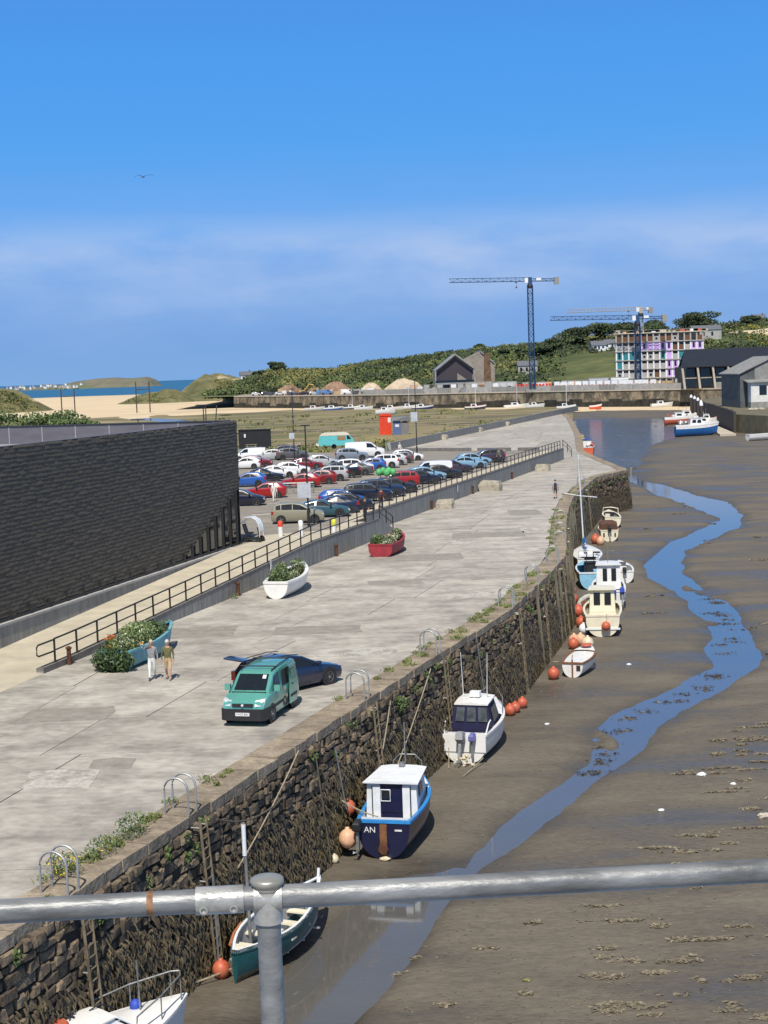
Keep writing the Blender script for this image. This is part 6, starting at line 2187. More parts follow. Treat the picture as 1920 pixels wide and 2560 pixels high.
def person(label, loc, face, h=1.7, top=(.2, .2, .2), legs=(.1, .1, .1), shoes=(.03, .03, .03), hair=(.2, .17, .14), sleeve=1.0, shorts=False, arm_r=None, arm_l=None, step=.22, lean=0.0, cap=None, sit=False, bag=None):
    """one continuous skinned body; face: degrees, 0 looks away from the viewer along +y. arm_*: (elbow, wrist) in body space"""
    k = h / 1.7
    J, E, Rd = {}, [], {}

    def j(n, p, r, par=None):
        J[n] = Vector(p)
        Rd[n] = r
        if par:
            E.append((par, n))
    hipz = .92 if not sit else .46
    j('pelvis', (0, 0, hipz), (.15, .115))
    j('waist', (0, .01 + lean * .3, hipz + .18), (.14, .105), 'pelvis')
    j('chest', (0, .0 + lean * .8, hipz + .40), (.165, .115), 'waist')
    j('neck', (0, lean * 1.2, hipz + .545), (.062, .06), 'chest')
    j('head0', (0, .02 + lean * 1.3, hipz + .63), (.075, .085), 'neck')
    j('head1', (0, .02 + lean * 1.4, hipz + .73), (.08, .095), 'head0')
    for s, n in ((1, 'r'), (-1, 'l')):
        cx = J['chest']
        j('sh' + n, (s * .185, cx.y, cx.z + .075), (.062, .062), 'chest')
        arm = arm_r if n == 'r' else arm_l
        el, wr = arm if arm else ((s * .25, cx.y + .02 * s, cx.z - .21), (s * .255, cx.y + .08, cx.z - .44))
        j('el' + n, el, (.045, .045), 'sh' + n)
        j('wr' + n, wr, (.032, .034), 'el' + n)
        d = (Vector(wr) - Vector(el)).normalized()
        j('ha' + n, Vector(wr) + d * .09, (.038, .022), 'wr' + n)
        if sit:
            j('hi' + n, (s * .1, .02, hipz - .02), (.09, .09), 'pelvis')
            j('kn' + n, (s * .12, .45, hipz), (.062, .062), 'hi' + n)
            j('an' + n, (s * .12, .48, .09), (.042, .045), 'kn' + n)
            j('to' + n, (s * .13, .66, .04), (.04, .035), 'an' + n)
        else:
            st_ = step * s
            j('hi' + n, (s * .095, 0, hipz - .07), (.088, .095), 'pelvis')
            j('kn' + n, (s * .10, st_ * .45 + .05, .49), (.062, .065), 'hi' + n)
            j('an' + n, (s * .10, st_, .09 + (.07 if st_ < -.05 else 0)), (.042, .045), 'kn' + n)
            j('to' + n, (s * .115, st_ + .17, .04 + (.0 if st_ >= -.05 else .0)), (.042, .034), 'an' + n)
    names = list(J)
    me = bpy.data.meshes.new('body')
    me.from_pydata([J[n] * k for n in names], [(names.index(a), names.index(b)) for a, b in E], [])
    o = bpy.data.objects.new('body', me)
    C.objects.link(o)
    o.modifiers.new('skin', 'SKIN')
    for i, n in enumerate(names):
        sv = me.skin_vertices[0].data[i]
        sv.radius = (Rd[n][0] * k, Rd[n][1] * k)
        sv.use_root = (n == 'pelvis')
    sb = o.modifiers.new('sub', 'SUBSURF')
    sb.levels = 2
    sb.render_levels = 2
    bm = bpy.data.meshes.new_from_object(o.evaluated_get(bpy.context.evaluated_depsgraph_get()))
    bpy.data.objects.remove(o)
    mats = [SKIN, mat('cloth_%03d%03d%03d' % tuple(int(c * 999) for c in top), top, .9, 0, .15, 8), mat('cloth_%03d%03d%03d' % tuple(int(c * 999) for c in legs), legs, .9, 0, .12, 8), mat('shoe_%03d' % int(shoes[0] * 999), shoes, .7)]
    for m in mats:
        bm.materials.append(m)
    zone = {'pelvis': 2, 'waist': 1, 'chest': 1, 'neck': 0, 'head0': 0, 'head1': 0}
    bones = [(J[a] * k, J[b] * k, a, b) for a, b in E]
    for p in bm.polygons:
        p.use_smooth = True
        c = p.center
        best, bn, bt = 1e9, None, 0
        for a, b, na, nb in bones:
            d = b - a
            t = max(0, min(1, (c - a).dot(d) / d.length_squared))
            q = (c - a - d * t).length
            if q < best:
                best, bn, bt = q, nb, t
        b2 = bn[:2]
        if bn in ('waist', 'chest') or b2 == 'sh':
            mi = 1 if not (bn == 'waist' and bt < .35) else 2
        elif bn == 'neck':
            mi = 1 if bt < .55 else 0
        elif bn.startswith('head'):
            mi = 0
        elif b2 == 'el':
            mi = 1 if bt < sleeve * 2 else 0
        elif b2 == 'wr':
            mi = 1 if sleeve > .9 and bt < .9 else 0
        elif b2 == 'ha':
            mi = 0
        elif b2 == 'hi':
            mi = 2
        elif b2 == 'kn':
            mi = 2
        elif b2 == 'an':
            mi = (0 if shorts else 2) if bt < .88 else 3
        else:
            mi = 3
        p.material_index = mi
    t = thing('person', label, 'person', loc, RAD(-face))
    bo = link('body', bm, t)
    hm = mat('hair_%03d' % int(hair[0] * 999), hair, .85)
    hc = J['head1'] * k
    m = MB()
    m.ball((hc.x, hc.y - .012, hc.z + .025), .105 * k, 10, 7, (.9, 1.08, 1.0))
    hh = m.build('hair', hm, t, 60)
    fm = MB()                      # face: brow, nose, eyes, mouth, ears set on the head
    fy = hc.y + .085 * k
    fm.ball((0, fy + .018, hc.z - .03), .018 * k, 6, 4, (.8, 1, 1.3))
    for s in (-1, 1):
        fm.ball((s * .085 * k, hc.y, hc.z - .03), .024 * k, 6, 4, (.5, .8, 1.2))
    fm.k = 1
    for s in (-1, 1):
        fm.ball((s * .033 * k, fy + .006, hc.z - .005), .011 * k, 6, 4)
    fm.bx(-.025 * k, .025 * k, fy, fy + .012, hc.z - .075 * k, hc.z - .066 * k)
    fm.build('face', [SKIN, BLACK], t, 60)
    for n, s in (('r', 1), ('l', -1)):
        w, hnd = J['wr' + n] * k, J['ha' + n] * k
        d = (hnd - w).normalized()
        sd = d.cross(Vector((0, 1, .2))).normalized()
        fg = MB()
        for i, (off, ln) in enumerate(((-.027, .062), (-.009, .075), (.009, .07), (.026, .055))):
            a = hnd + sd * off * k
            b_ = a + d * ln * .6 * k + Vector((0, .008, 0))
            c_ = b_ + d * ln * .4 * k + Vector((0, .02, 0))
            fg.tube([a - d * .02, a, b_, c_], .0085 * k, 5)
        a = w + d * .03 * k - sd * .03 * k
        fg.tube([a, a - sd * .03 * k + d * .03 * k, a - sd * .035 * k + d * .06 * k], .0095 * k, 5)
        fg.build('fingers', SKIN, t, 60)
    if cap:
        m = MB()
        m.lathe([(.112 * k, .02), (.11 * k, .06), (.08 * k, .115), (.01, .13)], 12, (hc.x, hc.y - .005, hc.z - .0))
        m.bx(hc.x - .075, hc.x + .075, hc.y + .06, hc.y + .19, hc.z + .02, hc.z + .035)
        m.build('cap', mat('cap_%03d%03d' % (int(cap[0] * 999), int(cap[2] * 999)), cap, .8), t, 40)
    if bag:
        cc = J['chest'] * k
        MB().hexa([(-.15, cc.y - .27, cc.z - .32), (.15, cc.y - .27, cc.z - .32), (.15, cc.y - .1, cc.z - .32), (-.15, cc.y - .1, cc.z - .32), (-.12, cc.y - .22, cc.z + .12), (.12, cc.y - .22, cc.z + .12), (.12, cc.y - .1, cc.z + .12), (-.12, cc.y - .1, cc.z + .12)]).build('backpack', mat('bag', bag, .8), t, 30)
    return t


person('person in grey jumper and white trousers shading their eyes, walking beside another', (-10.12, 64.7, 0), 176, 1.66, (.25, .25, .26), (.72, .74, .72), (.05, .08, .09), (.5, .42, .3), arm_r=((.33, .05, 1.36), (.12, .16, 1.57)), step=.24)
person('person in olive jumper and tan shorts walking beside the one in grey', (-9.42, 64.6, 0), 180, 1.66, (.13, .125, .05), (.5, .36, .2), (.35, .25, .2), (.62, .58, .52), shorts=True, step=-.24)
person('person walking away along the quay with dark backpack and blue cap', (16.6, 147.8, 0), 4, 1.85, (.35, .4, .5), (.16, .13, .12), (.05, .03, .03), (.1, .08, .06), shorts=True, cap=(.25, .4, .6), bag=(.03, .02, .03), sleeve=.4)
person('person in white with orange hat walking past the red hatchback', (-10.0, 140.2, 1.306), 170, 1.68, (.7, .68, .64), (.72, .7, .66), (.5, .5, .5), (.5, .2, .06), cap=(.65, .2, .05), step=.2)
person('person in dark jacket leaning at the promenade railing near the steps', (-1.5, 119.5, 1.306), 150, 1.75, (.02, .022, .04), (.02, .02, .03), hair=(.05, .04, .03), lean=.06, step=.06)
person('second person in dark clothes with red top standing at the railing near the steps', (-.2, 128.5, 1.306), 200, 1.75, (.12, .03, .03), (.02, .02, .03), hair=(.06, .05, .04), step=.05)
person('person in white sitting on the kerb at the far end of the car park', (2.6, 221.6, 1.3), 150, 1.7, (.72, .7, .64), (.5, .46, .4), hair=(.6, .56, .5), sit=True)
person('person in green-grey top by the dark plum off-roader at the far railing', (14.2, 186.6, 1.306), 200, 1.72, (.12, .14, .1), (.06, .07, .1), hair=(.2, .17, .14), step=.05)
person('person in blue jeans beside the dark plum off-roader at the far railing', (15.0, 188.4, 1.306), 170, 1.72, (.2, .2, .2), (.04, .07, .16), hair=(.3, .25, .2), step=.05)

# ================================================================== PLANTERS
def leaves(n, c, r, size, mats, wts, hollow=.2, up=.5, thin=.4):
    p = clump_pts(n, c, r, hollow)
    mi = rng.choice(len(mats), n, p=wts)
    return p, [size * random.uniform(.6, 1.3) for _ in range(n)], mi


def planting(label, blobs, mats, loc, rz, up=.6, thin=.35):
    P_, S_, M_ = [], [], []
    for (n, c, r, size, wts) in blobs:
        p, s, mi = leaves(n, c, r, size, mats, wts)
        P_.append(p)
        S_ += s
        M_.append(mi)
    me = leaf_mesh('planting', np.concatenate(P_), S_, mats, np.concatenate(M_), up, thin)
    o = link('planting', me, None, loc, rz)
    return stuff(o, label, 'plants')


SOIL = mat('soil', (.06, .04, .025), .95)
PALEGR = mat('leaf_pale_green', (.2, .26, .1), .6, 0, .25, 2, isl=.4, soft=.35)
PMATS = [GREEN, DGREEN, PALEGR, PETALO, PETALW, YELLOW]
TEALPL = mat('planter_teal', (.14, .37, .45), .6, 0, .15, 2)
REDPL = mat('planter_red', (.32, .03, .045), .6, 0, .2, 2)
t = place_boat('boat_planter', 'pale blue wooden boat used as a planter beside the ramp railing', -12.1, 66.9, 14, 0, 0, -.02, 'planter', 'boat planters')
h = Hull(6.4, 1.75, .85, .8, .35, .6, vee=.02)
h.shell([TEALPL, TEALPL, TEALPL], t, (.2, 1.01))
h.inner(SOIL, t, .62, .06, 'soil')
h.gunwale(TEALPL, t, .12, .08)
for xq in (2.2, 4.2):
    MB().bx(xq, xq + .2, -.8, .8, .78, .86).build('thwart', TEALPL, t)
planting('trailing green and orange flowering plants filling the pale blue boat planter', [
    (2600, (-.1, .05, .5), (.5, 1.05, .6), .17, [.12, .84, .04, 0, 0, 0]), (1300, (.9, .75, .55), (1.1, .4, .55), .16, [.2, .75, .05, 0, 0, 0]), (1800, (1.0, 0, 1.0), (1.0, .9, .4), .16, [.35, .3, .2, .02, .1, .03]), (70, (.8, .55, 1.35), (.3, .25, .2), .16, [.1, .1, 0, .8, 0, 0]),
    (2200, (2.6, 0, 1.2), (1.2, .85, .6), .16, [.3, .15, .5, 0, .05, 0]), (1500, (4.4, 0, 1.1), (1.0, .75, .45), .14, [.25, .65, .1, 0, 0, 0])], PMATS, (-12.1, 66.9, 0), RAD(76))
t = place_boat('boat_planter', 'white dinghy used as a planter on the quay below the retaining wall', -6.35, 87.2, 13, 0, 0, -.02, 'planter', 'boat planters')
h = Hull(5.6, 2.0, .95, .72, .5, .8)
h.shell([WHITE, WHITE, WHITE], t, (.2, 1.01))
h.inner(SOIL, t, .7, .06, 'soil')
h.gunwale(WHITE, t, .2, .1)
planting('green shrubby plants with white flowers in the white dinghy planter', [
    (1500, (1.0, .1, 1.1), (.75, .7, .6), .16, [.35, .35, .3, 0, 0, 0]), (1100, (2.2, .3, 1.3), (.5, .45, .6), .15, [.2, .3, .5, 0, 0, 0]), (450, (2.6, -.2, 1.0), (1.0, .6, .35), .14, [.3, .2, .3, 0, .2, 0]), (450, (4.3, -.1, 1.35), (.7, .5, .55), .16, [.4, .2, .4, 0, 0, 0])], PMATS, (-6.35, 87.2, 0), RAD(77))
t = place_boat('boat_planter', 'red wooden boat used as a planter, farthest of the boat planters', -.35, 105.6, 14, 0, 0, -.02, 'planter', 'boat planters')
h = Hull(5.6, 2.0, .85, .85, .45, .6, vee=.02)
h.shell([REDPL, REDPL, REDPL], t, (.2, 1.01))
h.inner(SOIL, t, .62, .06, 'soil')
h.gunwale(REDPL, t, .14, .08)
planting('green plants with cream flower heads in the red boat planter', [
    (1400, (1.0, .35, 1.0), (.8, .6, .5), .17, [.35, .45, .2, 0, 0, 0]), (400, (.9, -.1, .9), (.7, .7, .2), .14, [.25, .1, .25, 0, .4, 0]), (450, (3.2, 0, 1.0), (.9, .6, .35), .15, [.1, .1, .45, 0, .35, 0]), (350, (4.6, -.1, 1.2), (.5, .4, .35), .15, [.4, .4, .2, 0, 0, 0])], PMATS, (-.35, 105.6, 0), RAD(76))
# wild flowers and grass on the near coping
for (yq, d, blobs, lab) in ((38.6, .85, [(500, (0, 0, .32), (.5, .55, .34), .1, [.45, .25, .05, 0, 0, .25])], 'bright yellow flowering weeds on the coping beside the nearest ladder'),
                            (40.3, .7, [(420, (0, 0, .25), (.4, .75, .3), .1, [.5, .3, .1, 0, 0, .1])], 'green weeds with a few yellow flowers behind the nearest hoops'),
                            (41.9, .7, [(380, (0, 0, .3), (.4, .8, .4), .12, [.3, .3, .4, 0, 0, 0])], 'tall grassy weed clump on the coping farther from the hoops')):
    x, yv, tx, ty = efrm(s_at_y(yq))
    planting(lab, blobs, PMATS, (x - ty * d, yv + tx * d, 0), RAD(-18))
for (yq, n, lab) in ((88.0, 90, 'scrappy weeds at the foot of the retaining wall by the white planter'), (79.0, 120, 'small weeds at the foot of the retaining wall beyond the pale blue planter')):
    planting(lab, [(n, (0, 0, .12), (.25, .6, .2), .12, [.5, .1, .4, 0, 0, 0])], PMATS, (w1x(yq) + .3, yq, 0), RAD(-16))

# ================================================================== MUD DETAILS
WRACK = mat('drift_weed', (.215, .182, .125), .85, 0, .3, 6, isl=.35)
vv, ff = [], []


def weed_patch(x, y, L, W, n, hmax=.045):
    for _ in range(n):
        px, py = x + random.gauss(0, L * .4), y + random.gauss(0, W * .4)
        if noise.noise((px * 1.7, py * 1.7, 2)) < -.12:
            continue
        pz = mud_z(px, py) + .008
        k = len(vv)
        a = random.uniform(0, 6.28)
        s1, s2 = random.uniform(.03, .13), random.uniform(.015, .05)
        c, s = math.cos(a), math.sin(a)
        for (u, v_, zz_) in ((-s1, -s2, 0), (s1, -s2, random.uniform(0, hmax)), (s1, s2, random.uniform(.0, hmax)), (-s1, s2, random.uniform(0, hmax * .6))):
            vv.append((px + u * c - v_ * s, py + u * s + v_ * c, pz + zz_))
        ff.append((k, k + 1, k + 2, k + 3))


for k in range(100):
    y = 38 + 42 * random.random() ** 1.4
    x = lerp(0.115 * y, 0.265 * y, random.random() ** .6)
    if x < np.interp(y, [38, 50, 60, 70, 80], [1, 5, 11, 15, 22]):
        continue
    weed_patch(x, y, random.uniform(.2, 1.3), random.uniform(.07, .26), random.randint(30, 170))
for (x, y) in ((.6, 44.6), (.0, 43.5), (4.2, 47), (1.2, 41), (6, 44), (3.6, 41.5), (6.6, 40.5), (2.6, 45)):
    weed_patch(x, y, .35, .16, 80)
for k in range(14):
    y = random.uniform(80, 210)
    weed_patch(random.uniform(.17, .26) * y, y, random.uniform(.5, 1.6), .4, 90, .1)
for k in range(5200):               # scattered scraps between the clumps
    y = 36 + 130 * random.random() ** 1.8
    x = lerp(-.02 * y, .27 * y, random.random())
    if edge_x(y) + 1.2 > x or mud_z(x, y) < -4.83:
        continue
    if noise.noise((x * .35, y * .5, 9)) < -.05 and random.random() < .8:
        continue
    k0 = len(vv)
    a = random.uniform(0, 6.28)
    s1_, s2_ = random.uniform(.015, .06), random.uniform(.008, .02)
    c, s = math.cos(a), math.sin(a)
    pz = mud_z(x, y) + .012
    for (u, v_) in ((-s1_, -s2_), (s1_, -s2_), (s1_, s2_), (-s1_, s2_)):
        vv.append((x + u * c - v_ * s, y + u * s + v_ * c, pz + random.uniform(0, .02)))
    ff.append((k0, k0 + 1, k0 + 2, k0 + 3))
stuff(link('drift_weed', np_mesh('drift_weed', vv, ff, WRACK)), 'clumps of bleached drift weed lying on the right-hand mud', 'seaweed')
vv, ff = [], []
for k in range(34):                # dark weed lumps standing out of the stream
    y = random.uniform(62, 118)
    i = np.argmin([abs(p[1] - y) for p in STREAM_R])
    x = lerp(np.interp(-y, [-p[1] for p in STREAM_L], [p[0] for p in STREAM_L]), np.interp(-y, [-p[1] for p in STREAM_R], [p[0] for p in STREAM_R]), random.uniform(.2, .8))
    for _ in range(26):
        px, py = x + random.gauss(0, .3), y + random.gauss(0, .2)
        k0 = len(vv)
        for _q in range(4):
            vv.append((px + random.uniform(-.12, .12), py + random.uniform(-.08, .08), -4.85 + random.uniform(0, .07)))
        ff.append((k0, k0 + 1, k0 + 2, k0 + 3))
stuff(link('stream_weed', np_mesh('stream_weed', vv, ff, WEED)), 'dark weed lumps showing above the stream water', 'seaweed')
PEBB = mat('pale_stone', (.55, .5, .4), .8, 0, .2, 5)
for (x, y, s, m, lab) in ((14.1, 57.3, .2, PEBB, 'pale yellowish stone on the mud above the railing at right'), (14.5, 57.6, .13, PEBB, 'small pale stone next to the yellowish one'), (13.0, 63.5, .17, PALEB, 'white scrap lying on the mud right of the stream'),
                          (10.4, 58.6, .1, PALEB, 'white pebble on the mud right of the stream bend'), (14.0, 62, .1, PALEB, 'white shell-like scrap farther right on the mud'), (13.9, 88, .12, PALEB, 'white scrap on the mud near the dinghy'), (7.6, 73.8, .1, PALEB, 'white scrap near the three buoys'),
                          (3.6, 42.4, .1, mat('olive_bottle', (.2, .2, .06), .3), 'olive coloured lump on the near mud'), (-.4, 53.7, .16, CREAMBUOY, 'tangle of pale netting on the mud under the navy boat')):
    m_ = MB()
    m_.ball((0, 0, s * .35), s, 8, 6, (1.3, .8, .55))
    m_.v = [(a + random.uniform(-.12, .12) * s, b_ + random.uniform(-.12, .12) * s, c_ + random.uniform(-.1, .1) * s) for a, b_, c_ in m_.v]
    tag(m_.build('stone' if m is PEBB else 'scrap', m, None, None, (x, y, mud_z(x, y))), lab, 'stone' if m is PEBB else 'debris')

# ================================================================== VIADUCT RAILING
vr = thing('viaduct_handrail', 'galvanised tube handrail crossing the foreground on one capped post', 'railing', (-.26, 3.02, 10.4))
O = Vector((-.26, 3.02, 10.4))


def rv(p):
    return Vector(p) - O


RUSTG = mat('galvanised_rail', (.23, .238, .242), .45, .25, .3, 14, bump=.12, bscale=40, stretch=(.35, 1, 1), stain=((.25, .12, .06), 9, .70, .8, (1, 1, 1)))
a_, b_ = Vector((-2.4, 2.86, 11.668)), Vector((2.6, 3.24, 11.632))
MB().tube([rv(a_.lerp(b_, i / 12)) for i in range(13)], .0242, 24).build('top_rail', RUSTG, vr, 50)


def rp2(x):
    return a_.lerp(b_, (x - a_.x) / (b_.x - a_.x))


pc = rp2(-.262)
MB().tube([rv((pc.x + .004, pc.y, 9.6)), rv((pc.x, pc.y, pc.z + .018))], .0242, 24).build('post', RUSTG, vr, 50)
MB().tube([rv(rp2(-.503)), rv(rp2(-.498)), rv(rp2(-.490))], .0245, 20).build('rust_stain', mat('rust_run', (.28, .15, .08), .8, 0, .4, 40), vr, 50)
cpz = MB()
cpz.lathe([(.029, .016), (.029, .026), (.0335, .029), (.0345, .034), (.0335, .039), (.030, .0415), (.018, .0425), (.001, .043)], 24, tuple(rv(pc)))
cpz.build('post_cap', mat('bare_cast_cap', (.42, .40, .34), .4, .5, .15, 20), vr, 50)
d_ = (b_ - a_).normalized()
FIT = mat('cast_fitting', (.42, .42, .40), .36, .3, .2, 18, bump=.1, bscale=60)
tee = MB().tube([rv(pc - d_ * .0285), rv(pc - d_ * .026), rv(pc + d_ * .026), rv(pc + d_ * .0285)], .0292, 24).build('tee_fitting', FIT, vr, 50)
MB().tube([rv(pc - Vector((0, 0, .05))), rv(pc + Vector((0, 0, .02)))], .0290, 24).build('socket', FIT, tee, 50)
sc1 = rp2(-.358)
slv = MB().tube([rv(sc1 - d_ * .048), rv(sc1 - d_ * .0455), rv(sc1 + d_ * .0455), rv(sc1 + d_ * .048)], .0280, 24).build('sleeve_coupling', FIT, vr, 50)
for off in (-.03, .03):
    c_ = sc1 + d_ * off + Vector((0, -.026, -.011))
    g_m = MB()
    g_m.lathe([(.0085, -.004), (.0085, .003), (.0055, .0035), (.0045, -.001), (.0001, -.001)], 12, tuple(rv(c_)), 'Y')
    g_m.v = [(x, 2 * rv(c_).y - y, z) for x, y, z in g_m.v]
    g_m.f = [tuple(reversed(f)) for f in g_m.f]
    g_m.build('grub_screw', FIT, slv, 50)

# ================================================================== GULL
gl = thing('gull', 'gull gliding with spread wings against the blue sky', 'bird', (-17.6, 120, 28.33), RAD(25))
GRYB = mat('gull_grey', (.07, .075, .09), .8)
GWH = mat('gull_white', (.22, .22, .25), .8)
m_ = MB()
m_.lathe([(.005, -.30), (.05, -.2), (.075, -.05), (.07, .1), (.045, .2), (.04, .26), (.012, .33)], 8, (0, 0, 0), 'Y')
m_.build('body', GWH, gl, 60)
for s in (-1, 1):
    m_ = MB()
    rr = []
    for u, c_, zz_, yy_ in ((0, .16, .02, .05), (.25, .17, .12, .08), (.45, .14, .14 + .02 * s, .03), (.7, .06, .05 + .09 * s, -.1), (.78, .015, .02 + .1 * s, -.16)):
        rr.append([(s * u, yy_ + c_ / 2, zz_), (s * u, yy_, zz_ + .015), (s * u, yy_ - c_ / 2, zz_), (s * u, yy_, zz_ - .01)])
    m_.loft(rr if s < 0 else [q[::-1] for q in rr])
    m_.build('wing', GRYB, gl, 50)
MB().poly([(-.03, -.28, 0), (.03, -.28, 0), (.09, -.45, 0), (-.09, -.45, 0)]).build('tail', GWH, gl)
# ================================================================== FAR SHORE
FQ = [(-79, 832), (1.7, 700), (54, 649), (121, 566), (160, 520)]
FQX = [p[0] for p in FQ]
FQY = [p[1] for p in FQ]


def fqy(x):
    return float(np.interp(x, FQX, FQY))


HILLG = mat('hill_turf', (.115, .125, .038), .95, 0, .3, .02, col2=(.055, .075, .022), thr=(.4, .6), stain=((.42, .33, .2), .012, .64, .72, (1, 1, 1)))
SITEG = mat('site_ground', (.34, .29, .22), .95, 0, .25, .05, col2=(.22, .19, .15))
RIDX = [-400, -110, -99, -90, -82, -77, -65, -50, -30, -5, 16, 40, 67, 85, 115, 127, 154, 181, 199, 223, 253, 300, 420]
RIDZ = [2.8, 2.6, 2.8, 8, 11.5, 13.5, 15, 14, 13.5, 18, 20, 22, 24, 25, 25.5, 28, 29, 31, 33, 34, 35.5, 37, 40]


def hill_z(X, Y):
    rz_ = np.interp(X * 1000 / Y, RIDX, RIDZ)
    y0 = np.interp(X, FQX, FQY) + 75
    v = np.clip((Y - y0) / np.maximum(60, 985 - y0), 0, 1)
    v = v * v * (3 - 2 * v)
    return 2.7 + v * (rz_ - 2.7) + v * 1.2 * vnoise(X / 18, Y / 26, 8)


yy = np.linspace(600, 1250, 120)
xx = np.linspace(-112, 340, 150)
Yg, Xg = np.meshgrid(yy, xx, indexing='ij')
Yb = np.maximum(Yg, np.interp(Xg, FQX, FQY) + 3.2)
Zg = hill_z(Xg, Yb)
Zg = np.where(Yb < np.interp(Xg, FQX, FQY) + 60, 2.7, Zg)
struct(link('hillside', grid_mesh('hillside', Xg, Yb, Zg, HILLG)))
m_ = MB()
for i in range(len(FQ) - 1):
    (x0, y0), (x1, y1) = FQ[i], FQ[i + 1]
    m_.poly([(x0, y0 + 3, 2.75), (x1, y1 + 3, 2.75), (x1, y1 + 72, 2.95), (x0, y0 + 72, 2.95)])
struct(m_.build('site_yard', SITEG))
# far quay wall in lengths of rough stone, pale coping on top
fw = thing('far_quay_wall', 'long stained stone quay wall across the far side of the harbour', 'wall')
FST = mat('far_quay_stone', (.26, .215, .15), .9, 0, .4, .35, bump=.6, bscale=1.2, col2=(.075, .066, .05), thr=(.4, .6), stretch=(1, 1, .6), isl=.05)
FSTW = mat('far_quay_weed', (.035, .034, .026), .9, 0, .4, .4, bump=.6, bscale=1)
CPL = mat('pale_coping', (.5, .46, .38), .9)
for i in range(len(FQ) - 1):
    (x0, y0), (x1, y1) = FQ[i], FQ[i + 1]
    L = math.hypot(x1 - x0, y1 - y0)
    n = int(L / 7)
    for k in range(n):
        t0, t1 = k / n, (k + 1) / n
        xa, ya, xb, yb = lerp(x0, x1, t0), lerp(y0, y1, t0), lerp(x0, x1, t1), lerp(y0, y1, t1)
        jz = -1.5 + random.uniform(-1.0, .9)
        pr = random.uniform(0, .25)
        MB().hexa([(xa, ya - pr, jz), (xb, yb - pr, jz), (xb, yb + 4, jz), (xa, ya + 4, jz), (xa, ya + .3, 2.45), (xb, yb + .3, 2.45), (xb, yb + 4, 2.45), (xa, ya + 4, 2.45)]).build('wall_bay', FST, fw)
        MB().hexa([(xa, ya - pr - .5, -5.4), (xb, yb - pr - .5, -5.4), (xb, yb + 4, -5.4), (xa, ya + 4, -5.4), (xa, ya - pr - .06, jz), (xb, yb - pr - .06, jz), (xb, yb + 4, jz - .01), (xa, ya + 4, jz - .01)]).build('weedy_base', FSTW, fw)
        MB().hexa([(xa, ya - .2, 2.46), (xb, yb - .2, 2.46), (xb, yb + 2.5, 2.46), (xa, ya + 2.5, 2.46), (xa, ya - .2, 2.85), (xb, yb - .2, 2.85), (xb, yb + 2.5, 2.85), (xa, ya + 2.5, 2.85)]).build('coping', CPL, fw)
# sand strip at the foot of the far wall
struct(MB().poly([(30, 668, -3.9), (30, 560, -4.9), (62, 515, -4.95), (92, 495, -4.95), (112, 520, -4.3), (124, 560, -3.8), (60, 650, -3.7)]).build('sand_strip', SAND))

# scrub over the hill, one mass
SCRUB = [mat('scrub_green', (.085, .118, .038), .9, 0, .35, .05, isl=.2, soft=.5), mat('scrub_dark', (.038, .062, .026), .9, 0, .3, .05, isl=.2, soft=.5), mat('scrub_olive', (.19, .19, .062), .9, 0, .3, .05, isl=.2, soft=.5)]
P_, S_, M_ = [], [], []
for k in range(4200):
    X = random.uniform(-104, 300)
    Y = random.uniform(fqy(X) + 80, 1010)
    f = noise.noise((X * .012, Y * .02, 1))
    g2 = noise.noise((X * .03, Y * .05, 7))
    if 118 < X * 1000 / Y < 156 and Y < 850:      # open grassy slope below the pines
        continue
    if X > 165 and g2 > .12:
        continue
    r = random.uniform(1.6, 4.0)
    z0 = float(hill_z(np.array(X), np.array(Y)))
    n = 46
    P_.append(clump_pts(n, (X, Y, z0 + r * .25), (r * 1.3, r * 1.3, r * .75), .45))
    S_ += [random.uniform(.8, 1.8) for _ in range(n)]
    base = 1 if f > .12 else (2 if f < -.22 else 0)
    M_.append(np.where(rng.random(n) < .75, base, rng.integers(0, 3, n)))
stuff(link('hill_scrub', leaf_mesh('hill_scrub', np.concatenate(P_), S_, SCRUB, np.concatenate(M_), 0, .8)), 'dense green scrub and thicket covering the far hillside', 'scrub')
BARK = mat('bark', (.06, .045, .03), .9)


def tree(x, y, z, h, w, label, name='pine_tree', leaf=None, n=5200, trunk=.3, size=1.05, group='trees on the far hill'):
    t = thing(name, label, 'tree', (x, y, z), 0, group)
    m = MB()
    m.tube([(0, 0, 0), (w * .03, 0, h * trunk * .6), (w * .06, 0, h * .6), (w * .02, 0, h * .85)], h * .03, 6, h * .008)
    for k in range(5):
        a = random.uniform(0, 6.28)
        z0 = h * random.uniform(.3, .6)
        m.tube([(w * .03, 0, z0), (w * .25 * math.cos(a), w * .25 * math.sin(a), z0 + h * .15), (w * .42 * math.cos(a), w * .42 * math.sin(a), z0 + h * .22)], h * .014, 5, h * .005)
    m.build('trunk', BARK, t)
    P, Z = [], []
    nb = 15
    for k in range(nb):
        a = random.uniform(0, 6.28)
        rr = random.uniform(.05, .36) * w
        c = (rr * math.cos(a), rr * math.sin(a), h * random.uniform(trunk + .12, .88))
        q = random.uniform(.2, .31)
        P.append(clump_pts(n // nb, c, (w * q, w * q, h * q * .62), .3))
    P = np.concatenate(P)
    me = leaf_mesh('crown', P, rng.uniform(size * .6, size * 1.3, len(P)), leaf or [SCRUB[1], SCRUB[0]], rng.choice(2, len(P), p=[.8, .2]), 0, .8)
    link('crown', me, t)
    return t


def htree(px_x, Y, h, w, label, dz=0, **k):
    X = px_x * Y / 1000
    tree(X, Y, float(hill_z(np.array(X), np.array(float(Y)))) - .4 + dz, h, w, label, **k)


